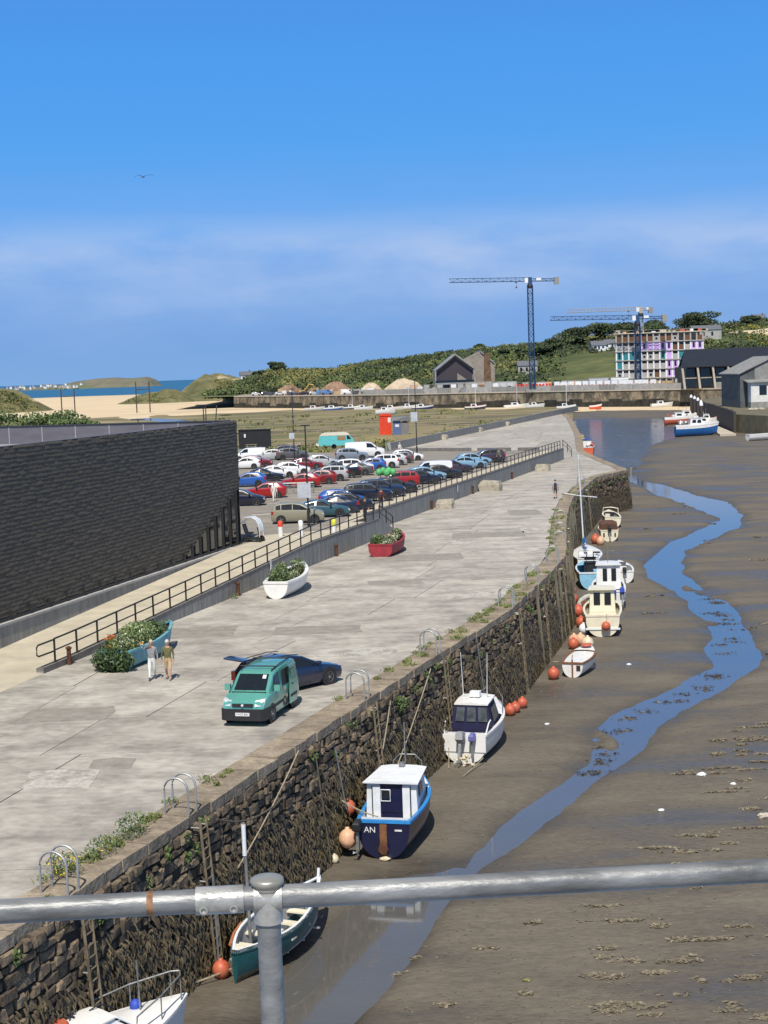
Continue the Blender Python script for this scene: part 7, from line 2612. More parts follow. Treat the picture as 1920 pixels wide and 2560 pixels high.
htree(-66, 985, 7.5, 15, 'round dark pine on the skyline at the left end of the hill')
htree(-78, 975, 4.5, 9, 'low dark tree left of the round skyline pine')
htree(66, 985, 6, 8, 'small wind-leaning tree on the skyline behind the gabled building')
htree(128, 900, 11, 22, 'large dark pine left of the construction building, leftmost of its group')
htree(143, 905, 12, 22, 'tall dark pine in the middle of the pine group by the cranes')
htree(116, 890, 8, 17, 'lower dark pine at the left edge of the pine group')
htree(160, 900, 11, 20, 'dark pine just behind the top of the construction building')
htree(179, 905, 10, 18, 'dark pine rising behind the right part of the construction building')
htree(207, 895, 12.5, 24, 'big rounded pine on the skyline right of the construction building')
htree(95, 870, 7, 11, 'bushy tree on the slope behind the tall blue crane')
htree(106, 865, 8, 12, 'dark bushy tree just right of the tall blue crane mast')
htree(80, 880, 6, 9, 'small bushy tree left of the tall blue crane mast')
htree(240, 940, 6, 14, 'low hedge-like tree on the right-hand skyline', size=1.1)
# hedge behind the store roof
for k, (x, y, h, w, lab) in enumerate(((-73, 300, 7.6, 12, 'green bushy tree at the left edge behind the store roof'), (-65, 302, 7.4, 11, 'dark green bushy tree behind the store roof, second from left'), (-60, 298, 6.6, 9, 'rounded green shrub behind the store roof, third from left'), (-56.5, 301, 5.0, 7, 'lowest green shrub behind the store roof, at the right end'))):
    tree(x, y, .2, h, w, lab, 'bushy_tree', [GREEN, DGREEN], 2600, .05, .5, 'bushy trees behind the store')
# dunes
DUNEG = mat('dune_grass_ground', (.17, .155, .07), .95, 0, .3, .03, col2=(.10, .10, .04), thr=(.4, .6), stain=((.55, .44, .29), .03, .58, .68, (1, 1, 1)))


def dune(name, cx, cy, rx, ry, h, seed, z0=-3.2):
    u = np.linspace(-1, 1, 60)
    U, Vv = np.meshgrid(u, u, indexing='ij')
    d = np.sqrt(U ** 2 + Vv ** 2)
    Z = z0 - .3 + h * np.clip(1 - d ** 2, 0, 1) ** 1.1 * (1 + .5 * vnoise(U * 5, Vv * 5, seed))
    struct(link(name, grid_mesh(name, cx + U * rx, cy + Vv * ry, Z, DUNEG)))


dune('dune', -120, 1160, 40, 60, 15.5, 2)
dune('dune', -93, 1130, 32, 50, 15, 5)
dune('dune', -160, 1120, 32, 40, 8, 6)
dune('dune', -236, 950, 34, 45, 14, 7)
P_, S_, M_ = [], [], []
for (cx, cy, rx, ry, h, nn) in ((-120, 1150, 30, 40, 15, 420), (-96, 1115, 24, 40, 14, 420), (-160, 1110, 26, 30, 6, 120), (-236, 940, 30, 36, 12.5, 500)):
    for k in range(nn):
        a, r = random.uniform(0, 6.28), math.sqrt(random.random()) * .92
        X, Y = cx + rx * r * math.cos(a), cy + ry * r * math.sin(a)
        z0 = -3.4 + (h + .5) * (1 - r * r) ** 1.1
        P_.append(clump_pts(24, (X, Y, z0), (2.6, 2.6, 1.0), .2))
        S_ += [random.uniform(.8, 1.8)] * 24
        M_.append(rng.choice([0, 2, 2], 24))
stuff(link('dune_grass', leaf_mesh('dune_grass', np.concatenate(P_), S_, SCRUB, np.concatenate(M_), .5, .5)), 'marram grass and low scrub on the beach dunes', 'grass')
# marsh tussocks near the car park and along the spit wall
P_, S_, M_ = [], [], []
for k in range(520):
    Y = random.uniform(236, 400)
    X = left_x(max(Y, 249)) - 1.2 - abs(random.gauss(0, 5 if Y > 255 else 9)) - (0 if Y > 250 else random.uniform(0, 14))
    P_.append(clump_pts(22, (X, Y, -.6 if Y > 262 else .75), (.9, .9, .55 + .5 * random.random()), .1))
    S_ += [random.uniform(.3, .8)] * 22
    M_.append(rng.choice([0, 2, 2], 22))
for k in range(260):
    Y = random.uniform(262, 600)
    X = random.uniform(-.13, .06) * Y
    P_.append(clump_pts(10, (X, Y, -2.6), (2.2, 2.6, .35), .1))
    S_ += [random.uniform(.5, 1.3)] * 10
    M_.append(rng.choice([0, 2, 2], 10))
stuff(link('marsh_grass', leaf_mesh('marsh_grass', np.concatenate(P_), S_, [SCRUB[0], SCRUB[1], SCRUB[2]], np.concatenate(M_), .6, .5)), 'rough olive grass tussocks on the salt marsh', 'grass')

# ---- island headland and town across the bay
ISL = mat('headland_turf', (.12, .15, .075), .95, 0, .25, .004, col2=(.15, .13, .10), thr=(.4, .6))
u = np.linspace(0, 1, 70)
v_ = np.linspace(0, 1, 16)
IX = [-1250, -1185, -1110, -1050, -981, -926, -872, -817, -790, -768]
IZ = [8, 10, 13, 24, 33, 34.5, 29.5, 32, 22, 0]
U, V_ = np.meshgrid(u, v_, indexing='ij')
XX = -1260 + 500 * U
prof = np.interp(XX, IX, IZ)
struct(link('headland', grid_mesh('headland', XX, 5200 + 260 * V_, -5.7 + prof * np.sin(np.clip(V_ * 1.9, 0, 1) * math.pi / 2) * (1 + .06 * vnoise(XX / 22, V_ * 6, 3)), ISL)))
for k in range(34):
    x = -1255 + 260 * (k / 34) + random.uniform(-3, 3)
    y = 5190 + random.uniform(-60, 90)
    w, hh = random.uniform(5, 9), random.uniform(5, 9)
    z0 = -4 + random.uniform(0, 1) * (6 + (k / 34) * 6)
    t = thing('house', 'tiny pale house in the town across the bay', 'house', (x, y, z0), random.uniform(-.4, .4), 'far town houses')
    MB().bx(-w / 2, w / 2, -3, 3, 0, hh).build('wall', random.choice([PALEB, PLATE_W, CREAM, mat('far_stone', (.4, .37, .33), .9)]), t)
    MB().prism([(0, 0), (1, 0), (1, 1), (0, 1)], 0, 1)
    m_ = MB()
    m_.loft([[(x_, -3.2, hh), (x_, 3.2, hh), (x_, 0, hh + 3)] for x_ in (-w / 2 - .2, w / 2 + .2)])
    m_.build('roof', mat('far_slate', (.2, .2, .22), .8), t)
# poles standing on the beach and marsh
POLE = mat('tarred_pole', (.06, .05, .045), .8)
for (x, y, z1, two, lab) in ((-162, 800, 10.2, True, 'pair of tall poles on the beach, left pair'), (-121.5, 790, 12.5, True, 'pair of tall poles on the beach left of the channel'), (-59, 520, 3.5, False, 'slim channel marker pole on the marsh'), (-56, 520, 3.8, False, 'leaning channel marker pole on the marsh')):
    t = thing('marker_pole', lab, 'pole', (x, y, -4))
    for s in ((-3.4, 3.4) if two else (0,)):
        MB().tube([(s, 0, 0), (s + (.8 if 'leaning' in lab else 0), 0, z1 + 4)], .32 if two else .2, 6).build('shaft', POLE, t)
    if two:
        MB().tube([(-3.4, 0, z1), (3.4, 0, z1)], .25, 5).build('crossbar', POLE, t)
for (x, y, z1, lab) in ((-27.6, 240, 8.6, 'T-shaped lamp post behind the store corner'), (-41, 260, 6.2, 'low T-shaped lamp post behind the store roof')):
    t = thing('lamp_post', lab, 'lamp post', (x, y, 0))
    MB().tube([(0, 0, 0), (0, 0, z1)], .09, 6).build('pole', POST, t)
    MB().bx(-1.2, 1.2, -.1, .1, z1, z1 + .15).build('lamp_arm', POST, t)
PEEP = ((-132, 900), (-128, 905), (-118, 880), (-108, 860), (-144, 940), (-83, 850))
for k, (x, y) in enumerate(PEEP):
    pass

# ---- tower cranes
CBLUE = mat('crane_blue', (.025, .07, .16), .5, .2)
CYEL = mat('crane_yellow', (.55, .35, .08), .5, .1)


def lattice(name, a, b, w, h, n, m, parent, r=.09, tri=False):
    """square or triangular truss from a to b"""
    a, b = Vector(a), Vector(b)
    d = (b - a).normalized()
    if abs(d.z) > .9:
        s, t_ = Vector((1, 0, 0)), Vector((0, 1, 0))
    else:
        s, t_ = Vector((-d.y, d.x, 0)).normalized(), Vector((0, 0, 1))
    cor = [s * -w / 2, s * w / 2, t_ * h] if tri else [s * -w / 2 - t_ * h / 2, s * w / 2 - t_ * h / 2, s * w / 2 + t_ * h / 2, s * -w / 2 + t_ * h / 2]
    mb = MB()
    for c in cor:
        mb.tube([a + c, b + c], r, 4)
    k = len(cor)
    for i in range(n):
        p, q = a.lerp(b, i / n), a.lerp(b, (i + 1) / n)
        for j in range(k):
            c0, c1 = cor[j], cor[(j + 1) % k]
            mb.tube([p + c0, q + c1] if (i + j) % 2 else [p + c1, q + c0], r * .6, 3)
            mb.tube([p + c0, p + c1], r * .5, 3)
    return mb.build(name, m, parent)


def crane(x, y, z0, ztop, x0, x1, label, m, scale=1.0):
    t = thing('tower_crane', label, 'crane', (x, y, z0), 0, 'tower cranes')
    H_ = ztop - z0
    MB().bx(-3, 3, -3, 3, -.5, .6).build('base', CONCW, t)
    lattice('mast', (0, 0, .6), (0, 0, H_ - 3), 2.0, 2.0, int(H_ / 2.2), m, t, .19)
    MB().lathe([(1.2, 0), (1.3, .9), (1.1, 1.6)], 10, (0, 0, H_ - 3)).build('slewing_ring', BLACK, t)
    MB().hexa([(-.9, -.9, H_ - 1.4), (.9, -.9, H_ - 1.4), (.9, .9, H_ - 1.4), (-.9, .9, H_ - 1.4), (-.8, -.7, H_ + 1.6), (.8, -.7, H_ + 1.6), (.8, .7, H_ + 1.6), (-.8, .7, H_ + 1.6)]).build('head_frame', m, t)
    lattice('jib', (-.8, 0, H_), (x0 - x, 0, H_ + (.6 if scale >= 1 else 0)), 1.3, 1.5, int(abs(x0 - x) / 1.7), m, t, .12, True)
    lattice('counter_jib', (.8, 0, H_), (x1 - x, 0, H_ - .3), 1.3, 1.0, int((x1 - x) / 1.5), m, t, .13, True)
    MB().bx(x1 - x - 1.7, x1 - x + .2, -.9, .9, H_ - 1.6, H_ + 1.3).build('counterweight', CONCW, t)
    MB().bx(-2.3, -.9, -1.9, -.75, H_ - .7, H_ + 1.3).build('cab', PALEB, t)
    MB().bx(2.6, 4.6, -.6, .6, H_ + .2, H_ + 1.2).build('winch_box', PALEB, t)
    hk = MB().bx(-6.1, -5.2, -.5, .5, H_ - .5, H_ - .2).build('trolley', RUST, t)
    MB().tube([(-5.6, 0, H_ - .5), (-5.6, 0, H_ - 2)], .05, 4).build('hoist_rope', BLACK, hk)
    MB().bx(-5.9, -5.3, -.2, .2, H_ - 2.7, H_ - 2).build('hook_block', RUST, hk)
    return t


crane(63.5, 640, 3.0, 48.2, 30.2, 75.2, 'tall blue tower crane standing alone left of the construction building', CBLUE)
crane(106.2, 632, 3.0, 31.0, 70.6, 118, 'lower dark blue tower crane in front of the construction building', CBLUE)
crane(122.6, 720, 14, 37.5, 88, 128, 'distant yellow-grey tower crane behind the construction building', mat('crane_faded', (.38, .35, .3), .6), .8)

# ---- concrete frame building under construction
cb = thing('construction_building', 'six-storey concrete frame under construction with purple and teal boarding', 'building', (116.6, 648, 3))
CW, CD = 36.6, 16.0
SLABM = mat('frame_concrete', (.4, .38, .35), .85, 0, .12, .5)
PURPB = mat('purple_board', (.62, .40, .80), .7, 0, .12, .6)
TEALBD = mat('teal_board', (.03, .22, .25), .6, 0, .15, .6)
GREYBD = mat('grey_blockwork', (.40, .39, .37), .9, 0, .15, .6)
BROWNB = mat('brown_boarding', (.14, .07, .035), .8)
FH = 3.72
pat = ['bbbbbbgbbgdbdb', 'wwwwpppppbbwpp', 'ttttggwtpwtppg', 'twwwwggwppttpp', 'gwwwwgbwppwppp', 'ggbbgggggbbggb']
rng2 = random.Random(4)
for f in range(7):
    z = f * FH
    MB().bx(-CW / 2 - (.8 if f == 6 else .25), CW / 2 + (.8 if f == 6 else .25), -CD / 2 - .35, CD / 2, z - .2, z + .2).build('floor_slab', SLABM if f < 6 else CPL, cb)
    if f == 6:
        break
    MB().bx(-CW / 2 + 1, CW / 2 - 1, -5, -4.7, z + .2, z + FH - .2).build('core_wall', GREYBD, cb)
    row = pat[5 - f]
    nb_ = 14
    for k in range(nb_ + 1):
        x = -CW / 2 + .3 + k * (CW - .6) / nb_
        MB().bx(x - .28, x + .28, -CD / 2 - .02, -CD / 2 + .6, z + .2, z + FH - .2).build('column', PALEB if 0 < f < 5 else SLABM, cb)
        if k < nb_ and k < len(row):
            c = row[k]
            mt = {'p': PURPB, 't': TEALBD, 'g': GREYBD, 'b': BROWNB, 'w': GREYBD}.get(c)
            if mt:
                x2 = x + (CW - .6) / nb_
                lo = z + .2
                hi = z + (FH - .2 if c in 'pt' else FH * .62)
                MB().bx(x + .3, x2 - .3, -CD / 2 + .1, -CD / 2 + .3, lo, hi).build('infill_panel', mt, cb)
                if c in 'pgt' and rng2.random() < .6:
                    MB().bx(x + .85, x2 - .85, -CD / 2 + .02, -CD / 2 + .09, lo + .7, hi - .5).build('window', GLASS, cb)
for k in range(16):
    x = rng2.uniform(-CW / 2, CW / 2)
    MB().bx(x, x + rng2.uniform(1, 3.5), -6, -4, 6 * FH + .2, 6 * FH + rng2.uniform(.6, 1.5)).build('roof_stack', rng2.choice([PALEB, CPL, ORANGE, SLABM, PALEBUOY]), cb)
MB().tube([(-CW / 2 - .6, -CD / 2, 6 * FH + 1.2), (CW / 2 + .6, -CD / 2, 6 * FH + 1.2)], .08, 4).build('edge_rail', STEEL, cb)

# ---- modern gabled building and brick chimney
gbld = thing('gabled_building', 'modern grey gabled building with deep dark glazed front', 'building', (33.7, 690, 2.8))
GREYM = mat('zinc_grey', (.30, .31, .32), .5, .2, .1, .5)
TIMC = mat('grey_timber_cladding', (.27, .24, .21), .8, 0, .15, .6)
BRK = mat('old_brick', (.15, .09, .05), .9, 0, .3, .5)
q0 = [(-8.8, 0), (8.8, 0), (8.8, 10.2), (.5, 16.6), (-8.8, 9.6)]
m_ = MB()
m_.loft([[(x, y_, z_) for x, z_ in q0] for y_ in (1.6, 26)])
m_.build('body', TIMC, gbld)
for (a, c) in (((-8.8, 9.6), (.5, 16.6)), ((.5, 16.6), (8.8, 10.2))):
    m_ = MB()
    m_.loft([[(a[0], y_, a[1]), (c[0], y_, c[1]), (c[0], y_, c[1] + .7), (a[0], y_, a[1] + .7)] for y_ in (-.6, 27)])
    m_.build('roof', GREYM, gbld)
for s in (-8.8, 8.4):
    MB().bx(s, s + .6, -.5, 1.6, 0, 9.9).build('frame_post', GREYM, gbld)
pane(gbld, [(-8.0, 1.5, 4.6), (8.0, 1.5, 4.6), (8.0, 1.5, 9.6), (.5, 1.5, 15.6), (-8.0, 1.5, 9.2)], mat('dark_recess', (.06, .05, .06), .4), .05, 'recess')
MB().bx(-8.6, 8.6, -.6, 1.55, 3.6, 4.4).build('balcony_floor', GREYM, gbld)
MB().bx(-8.6, 8.6, -.62, -.55, 4.45, 5.5).build('balustrade', GLASS, gbld)
MB().bx(-8, 0, 1.45, 1.55, .2, 3.4).build('ground_glazing', GLASS, gbld)
MB().poly([(1.2, -.3, .2), (8.2, -.3, .2), (8.2, -.3, 3.5), (1.2, -.3, 8.6)]).build('stair_wall', TIMC, gbld)
m_ = MB()
m_.loft([[(x, y_, z_) for x, z_ in [(5, 0), (19, 0), (19, 12.2), (12.5, 17.9), (5, 14.5)]] for y_ in (14, 34)])
m_.build('rear_wing', TIMC, gbld)
m_ = MB()
m_.loft([[(12.5, y_, 17.9), (19.4, y_, 12.0), (19.4, y_, 12.6), (12.5, y_, 18.5)] for y_ in (13.4, 34.6)])
m_.build('wing_roof', GREYM, gbld)
ch = thing('brick_chimney', 'tapering old brick chimney stack beside the gabled building', 'chimney', (48.0, 684, 2.8))
m_ = MB()
m_.loft([[(-s, -s, z_), (s, -s, z_), (s, s, z_), (-s, s, z_)] for s, z_ in ((1.75, 0), (1.2, 16.2), (1.35, 16.3), (1.35, 16.9))])
m_.build('shaft', BRK, ch)
MB().bx(-1.6, 1.6, -1.6, 1.6, -.2, 1.2).build('base', BRK, ch)

# ---- dark roofed hall and white shed at the right
dh = thing('dark_roof_hall', 'long hall with dark slate roof and pale angled columns', 'building', (128, 566, 3))
SLATE = mat('dark_slate_roof', (.022, .026, .036), .45, 0, .15, .8)
m_ = MB()
m_.loft([[(x, -.8, 7.7), (x, -.8, 8.0), (x + k, 14, 14.4), (x + k, 14, 14.1)] for x, k in ((-17.5, 4.5), (26, 4.5))])
m_.build('roof', SLATE, dh)
m_ = MB()
m_.loft([[(x, 14, 14.1), (x, 14, 14.4), (x, 27, 8), (x, 27, 7.7)] for x in (-13, 30)])
m_.build('rear_roof', SLATE, dh)
MB().bx(-14.5, 26, 2.2, 26, 0, 7.9).build('body', mat('hall_dark_wall', (.03, .032, .03), .6), dh)
for k in range(8):
    x = -16.2 + k * 5.6
    MB().hexa([(x, -.2, -.2), (x + .75, -.2, -.2), (x + .75, 1.0, -.2), (x, 1.0, -.2), (x - .9, -.6, 7.7), (x - .25, -.6, 7.7), (x - .25, .4, 7.7), (x - .9, .4, 7.7)]).build('column', CPL, dh)
    MB().bx(x + 1.0, x + 5.0, 2.0, 2.15, .5, 3.5).build('window', GLASS, dh)
    MB().bx(x + 1.0, x + 5.0, 2.0, 2.15, 4.2, 7.2).build('window', GLASS, dh)
    MB().bx(x + .9, x + 5.2, 1.9, 2.19, 3.6, 4.1).build('spandrel', CPL, dh)
ws_ = thing('white_shed', 'grey roofed shed with a white painted annex and one window at the right edge', 'building', (106.5, 418, -.3))
SHW = mat('shed_white', (.7, .7, .66), .7, 0, .1, .4)
SHG = mat('asbestos_roof', (.26, .26, .25), .85, 0, .15, .6)
m_ = MB()
m_.loft([[(x, y_, z_) for x, z_ in ((-8, 0), (10, 0), (10, 10), (1.5, 13.6), (-8, 9.3))] for y_ in (3, 26)])
m_.build('body', mat('shed_dark_end', (.10, .11, .11), .7, 0, .2, .4), ws_)
for (a, c) in (((-8.6, 9.1), (1.5, 13.7)), ((1.5, 13.7), (10.6, 9.9))):
    m_ = MB()
    m_.loft([[(a[0], y_, a[1]), (c[0], y_, c[1]), (c[0], y_, c[1] + .25), (a[0], y_, a[1] + .25)] for y_ in (2.4, 27)])
    m_.build('roof', SHG, ws_)
MB().poly([(-4, 2.9, 7.3), (10, 2.9, 7.6), (10, 2.9, 9.9), (1.5, 2.9, 13.4), (-4, 2.9, 10.9)]).build('gable_boarding', SHG, ws_)
MB().bx(-6.0, 10, -1, 2.85, 1.6, 6.8).build('annex', SHW, ws_)
MB().bx(-6.1, 10, -1.1, 2.85, -.5, 1.6).build('annex_base', CONCW, ws_)
m_ = MB()
m_.loft([[(x, -1.7, 6.85), (x, 3.0, 7.4), (x, 3.0, 7.65), (x, -1.7, 7.1)] for x in (-7.2, 10)])
m_.build('annex_roof', SHG, ws_)
wn_ = MB().bx(-3.6, -1.9, -1.08, -1.01, 3.6, 5.9).build('window', GLASS, ws_)
MB().bx(-3.75, -1.75, -1.06, -1.005, 3.45, 6.05).build('window_frame', BLACK, wn_)
for k in range(3):
    MB().bx(1 + k * 2.6, 1.08 + k * 2.6, -1.04, -1.003, 1.7, 6.7).build('panel_joint', GREYBD, ws_)
# land on the right and its timber-piled edge
RB = mat('right_bank_ground', (.17, .15, .09), .95, 0, .3, .1, col2=(.10, .09, .06))
m_ = MB()
m_.prism([(105, 514), (86, 372), (90, 352), (400, 352), (400, 640), (150, 560), (124, 562)], -5.5, -.3)
struct(m_.build('right_bank', RB))
pw = thing('piled_wall', 'dark timber piled wall behind the right-hand pontoon', 'wall')
for k in range(40):
    t_ = k / 39
    x, y = lerp(105, 86, t_), lerp(514, 372, t_)
    MB().bx(x - 1.0, x - .35, y - 1.5, y + 1.3, -5.4, .5 + random.uniform(-.2, .2)).build('pile', POLE, pw)
po = thing('pontoon', 'pale walkway pontoon running beside the right-hand boats', 'pontoon')
for k in range(9):
    t0, t1 = k / 9, (k + 1) / 9 - .01
    xa, ya, xb, yb = lerp(80, 97, t0), lerp(356, 490, t0), lerp(80, 97, t1), lerp(356, 490, t1)
    MB().hexa([(xa - 1.5, ya, -4.9), (xa + 2.2, ya, -4.9), (xb + 2.2, yb, -4.9), (xb - 1.5, yb, -4.9), (xa - 1.5, ya, -4.2), (xa + 2.2, ya, -4.2), (xb + 2.2, yb, -4.2), (xb - 1.5, yb, -4.2)]).build('deck_section', PAVE, po)
for k, (x, y) in enumerate(((85.6, 396), (89.7, 416), (95.5, 448), (99, 470), (102, 490))):
    t = thing('mooring_pile', ('dark mooring pile with white cap, ' + ['nearest of five', 'second of five', 'third of five', 'fourth of five', 'farthest of five'][k]), 'pile', (x - 3, y, -5.2), 0, 'mooring piles')
    MB().lathe([(.42, 0), (.42, 6.6)], 8).build('shaft', POLE, t)
    MB().lathe([(.48, 6.6), (.45, 7.0), (.05, 7.6)], 8).build('cap', PALEB, t)

# ---- boats lying along the far wall
FB = [(-31, 719, 9, (.7, .68, .66), (.5, .1, .08), 'small white boat with red trim at the far wall, leftmost'), (-22, 706, 9, (.03, .12, .4), (.7, .7, .7), 'blue and white boat by the far wall'), (-13.3, 711, 8, (.1, .1, .11), (.2, .2, .2), 'dark boat with mast by the far wall'), (-7.7, 694, 8, (.7, .7, .7), (.08, .1, .08), 'white boat with dark cover by the far wall'),
      (4.7, 668, 9, (.72, .7, .66), (.5, .2, .1), 'white boat behind the red hut near the far wall'), (12.4, 683, 8, (.75, .75, .75), (.6, .6, .6), 'white yacht by the far wall left of the lamp post'), (18, 667, 9, (.02, .04, .16), (.3, .3, .4), 'navy boat by the far wall near the lamp post'),
      (1.6, 560, 7, (.75, .76, .76), (.7, .72, .72), 'white boat on the marsh showing above the red hut'), (39, 636, 8.5, (.02, .02, .06), (.6, .08, .07), 'dark hulled white boat with red deck by the far wall'), (56, 635, 10, (.75, .76, .76), (.7, .72, .72), 'white motor cruiser by the far wall below the tall crane'), (63, 627, 7, (.72, .72, .7), (.72, .72, .7), 'small white boat beside the motor cruiser at the far wall'),
      (71, 590, 7, (.7, .72, .74), (.2, .3, .4), 'white sailing boat aground at the end of the spit'), (81.5, 584, 4.5, (.65, .1, .04), (.65, .1, .04), 'small orange boat on the sand below the far wall'), (105.7, 578, 8, (.72, .72, .7), (.5, .52, .5), 'white day cruiser on the sand before the construction building')]
for k, (x, y, L, c, c2, lab) in enumerate(FB):
    b = place_boat('moored_boat', lab, x - L / 2, y, 88 + random.uniform(-8, 8), 0, 0, -2.6 if y == 560 else -4.25, group='boats along the far wall')
    h = Hull(L, L * .33, 1.7, .8, .4, .72)
    pm = paint(c, .45, .2)
    h.shell([ANTI, pm, WHITE], b, (.15, .92))
    h.deck(paint(c2, .5, .1), b, 0.0)
    if L > 5:
        cabin(b, WHITE, L * .3, L * .62, L * .11, L * .09, 1.75, 2.8, WHITE, .5, .05, .1, .08)
        pane(b, [(L * .34, -L * .115, 2.1), (L * .52, -L * .108, 2.1), (L * .5, -L * .1, 2.6), (L * .36, -L * .106, 2.6)])
    if k in (2, 5, 9, 11, 8):
        MB().tube([(L * .55, 0, 1.8), (L * .55, 0, 11.5)], .09, 5, .05).build('mast', PALEB, b)
        MB().tube([(L * 1.02, 0, 2.2), (L * .55, 0, 11.3)], .03, 3).build('stay', STEEL, b)

# ---- building site clutter on the far quay
hb = thing('site_hoarding', 'grey hoarding fence along the top of the far quay', 'fence')
x = -8.0
while x < 125:
    y = fqy(x) + 5
    x2 = x + 5.6
    y2 = fqy(x2) + 5
    MB().hexa([(x, y, 2.85), (x2 - .1, y2, 2.85), (x2 - .1, y2 + .15, 2.85), (x, y + .15, 2.85), (x, y, 5.0), (x2 - .1, y2, 5.0), (x2 - .1, y2 + .15, 5.0), (x, y + .15, 5.0)]).build('hoarding_panel', random.choice([GREYBD, SLABM, CONCW]), hb)
    x = x2
MESHF = mat('fence_mesh_sheet', (.42, .42, .42), .8, 0, .2, .5)
mf_ = thing('mesh_fence', 'line of temporary mesh fence panels behind the hoarding', 'fence')
x = 14.0
while x < 122:
    y = fqy(x) + 11
    for (dx, hh) in ((0, 2.6), (2.6, 2.6)):
        MB().tube([(x + dx, y, 2.9), (x + dx, y, 2.9 + hh + 1.2)], .07, 4).build('post', STEEL, mf_)
    MB().tube([(x, y, 6.6), (x + 2.6, y, 6.6)], .06, 4).build('top_bar', STEEL, mf_)
    if random.random() < .55:
        MB().bx(x + .1, x + 2.5, y, y + .04, 5.0, 6.5).build('sheeting', random.choice([MESHF, PALEB, MESHF, PALEBUOY]), mf_)
    x += 2.9
cl = [('shipping_container', 'container', CONTAIN) for CONTAIN in ()]
SITE = []
r9 = random.Random(11)
BARR = mat('barrier_red', (.6, .05, .04), .6)
for k in range(11):
    x = 58 + k * 1.25
    t = thing('red_barrier', 'red plastic barrier in the row below the tall crane, %s from the left' % ['first', 'second', 'third', 'fourth', 'fifth', 'sixth', 'seventh', 'eighth', 'ninth', 'tenth', 'eleventh'][k], 'barrier', (x, fqy(x) + 8, 2.9), 0, 'red barriers')
    MB().hexa([(-.6, -.35, 0), (.55, -.35, 0), (.55, .35, 0), (-.6, .35, 0), (-.5, -.12, 3.0), (.45, -.12, 3.0), (.45, .12, 3.0), (-.5, .12, 3.0)]).build('body', BARR, t)
for k in range(14):
    x = 73 + k * 2.5
    t = thing('white_barrier', 'white and red sheeted barrier left of the construction building, %s from the left' % ['first', 'second', 'third', 'fourth', 'fifth', 'sixth', 'seventh', 'eighth', 'ninth', 'tenth', 'eleventh', 'twelfth', 'thirteenth', 'fourteenth'][k], 'barrier', (x, fqy(x) + 9, 2.9), 0, 'white barriers')
    MB().bx(-1.1, 1.1, -.2, .2, 0, 3.6).build('sheet', PALEB, t)
    MB().bx(-.7, .4, -.24, -.21, .8, 2.2).build('red_mark', BARR, t)
for (x, dy, w, hh, m, lab) in ((80, 30, 9, 3.2, PALEB, 'white site cabin left of the construction building'), (90, 30, 8, 4.5, mat('cabin_bluegrey', (.45, .5, .55), .6), 'pale blue-grey stacked site cabin'), (97, 28, 7, 4.6, PALEB, 'white stacked site cabin beside the frame building'), (44, 24, 12, 4.2, GREYBD, 'grey site store near the gabled building'), (55, 26, 9, 4.0, mat('cabin_silver', (.55, .58, .6), .5), 'silver site cabin left of the tall crane'),
                            (68, 26, 6, 3.4, PALEB, 'white site cabin right of the tall crane'), (52, 60, 5, 3.2, mat('cabin_green', (.05, .22, .15), .6), 'green container near the brick chimney'), (84, 48, 12, 3.6, mat('cabin_slate', (.3, .33, .38), .6), 'slate grey container behind the white barriers')):
    t = thing('site_cabin', lab, 'cabin', (x, fqy(x) + dy, 2.9))
    MB().bx(-w / 2, w / 2, -1.5, 1.5, .2, hh).build('body', m, t)
    MB().bx(-w / 2 - .1, w / 2 + .1, -1.6, 1.6, hh, hh + .15).build('roof', SLABM, t)
    MB().bx(-w * .3, -w * .3 + 1, -1.55, -1.51, .3, 2.4).build('door', GREYBD, t)
    MB().bx(w * .1, w * .1 + 1.4, -1.55, -1.51, 1.2, 2.2).build('window', GLASS, t)
for (x, dy, L, c, kind, lab) in ((-66, 12, 4.4, (.6, .6, .62), 'hatch', 'pale car parked near the left end of the far quay'), (-60, 11, 4.4, (.03, .04, .08), 'suv', 'dark off-roader near the left end of the far quay'), (-52, 12, 4.4, (.62, .62, .64), 'hatch', 'white car among those on the far quay'), (-44, 14, 4.4, (.03, .05, .12), 'hatch', 'navy car on the far quay'),
                              (-38, 13, 4.4, (.02, .02, .03), 'suv', 'black off-roader on the far quay'), (-33, 16, 4.4, (.5, .52, .55), 'hatch', 'silver car on the far quay beside the black off-roader'), (-26, 15, 5, (.1, .2, .4), 'van', 'blue van on the far quay'), (-15, 12, 5, (.75, .75, .75), 'van', 'white van on the far quay left of the marquee heap'), (-6, 14, 4.4, (.04, .05, .05), 'suv', 'dark off-roader beside the white van on the far quay'), (2, 13, 4.4, (.12, .03, .03), 'suv', 'dark red off-roader on the far quay'), (9, 13, 4.4, (.3, .4, .5), 'hatch', 'pale blue car on the far quay'),
                              (20, 40, 5, (.6, .62, .64), 'van', 'pale van parked before the gabled building'), (16, 44, 5, (.3, .4, .55), 'van', 'light blue van parked before the gabled building')):
    make_car(kind, c, lab, x, fqy(x) + dy, r9.uniform(-.3, .3), 2.9, 'van' if kind == 'van' else 'car', 'vehicles on the far quay', 1.25)
BRICKS = mat('brick_ruin', (.30, .19, .125), .9, 0, .25, .6)
SANDP = mat('sand_heap', (.55, .45, .33), .95, 0, .15, .5)
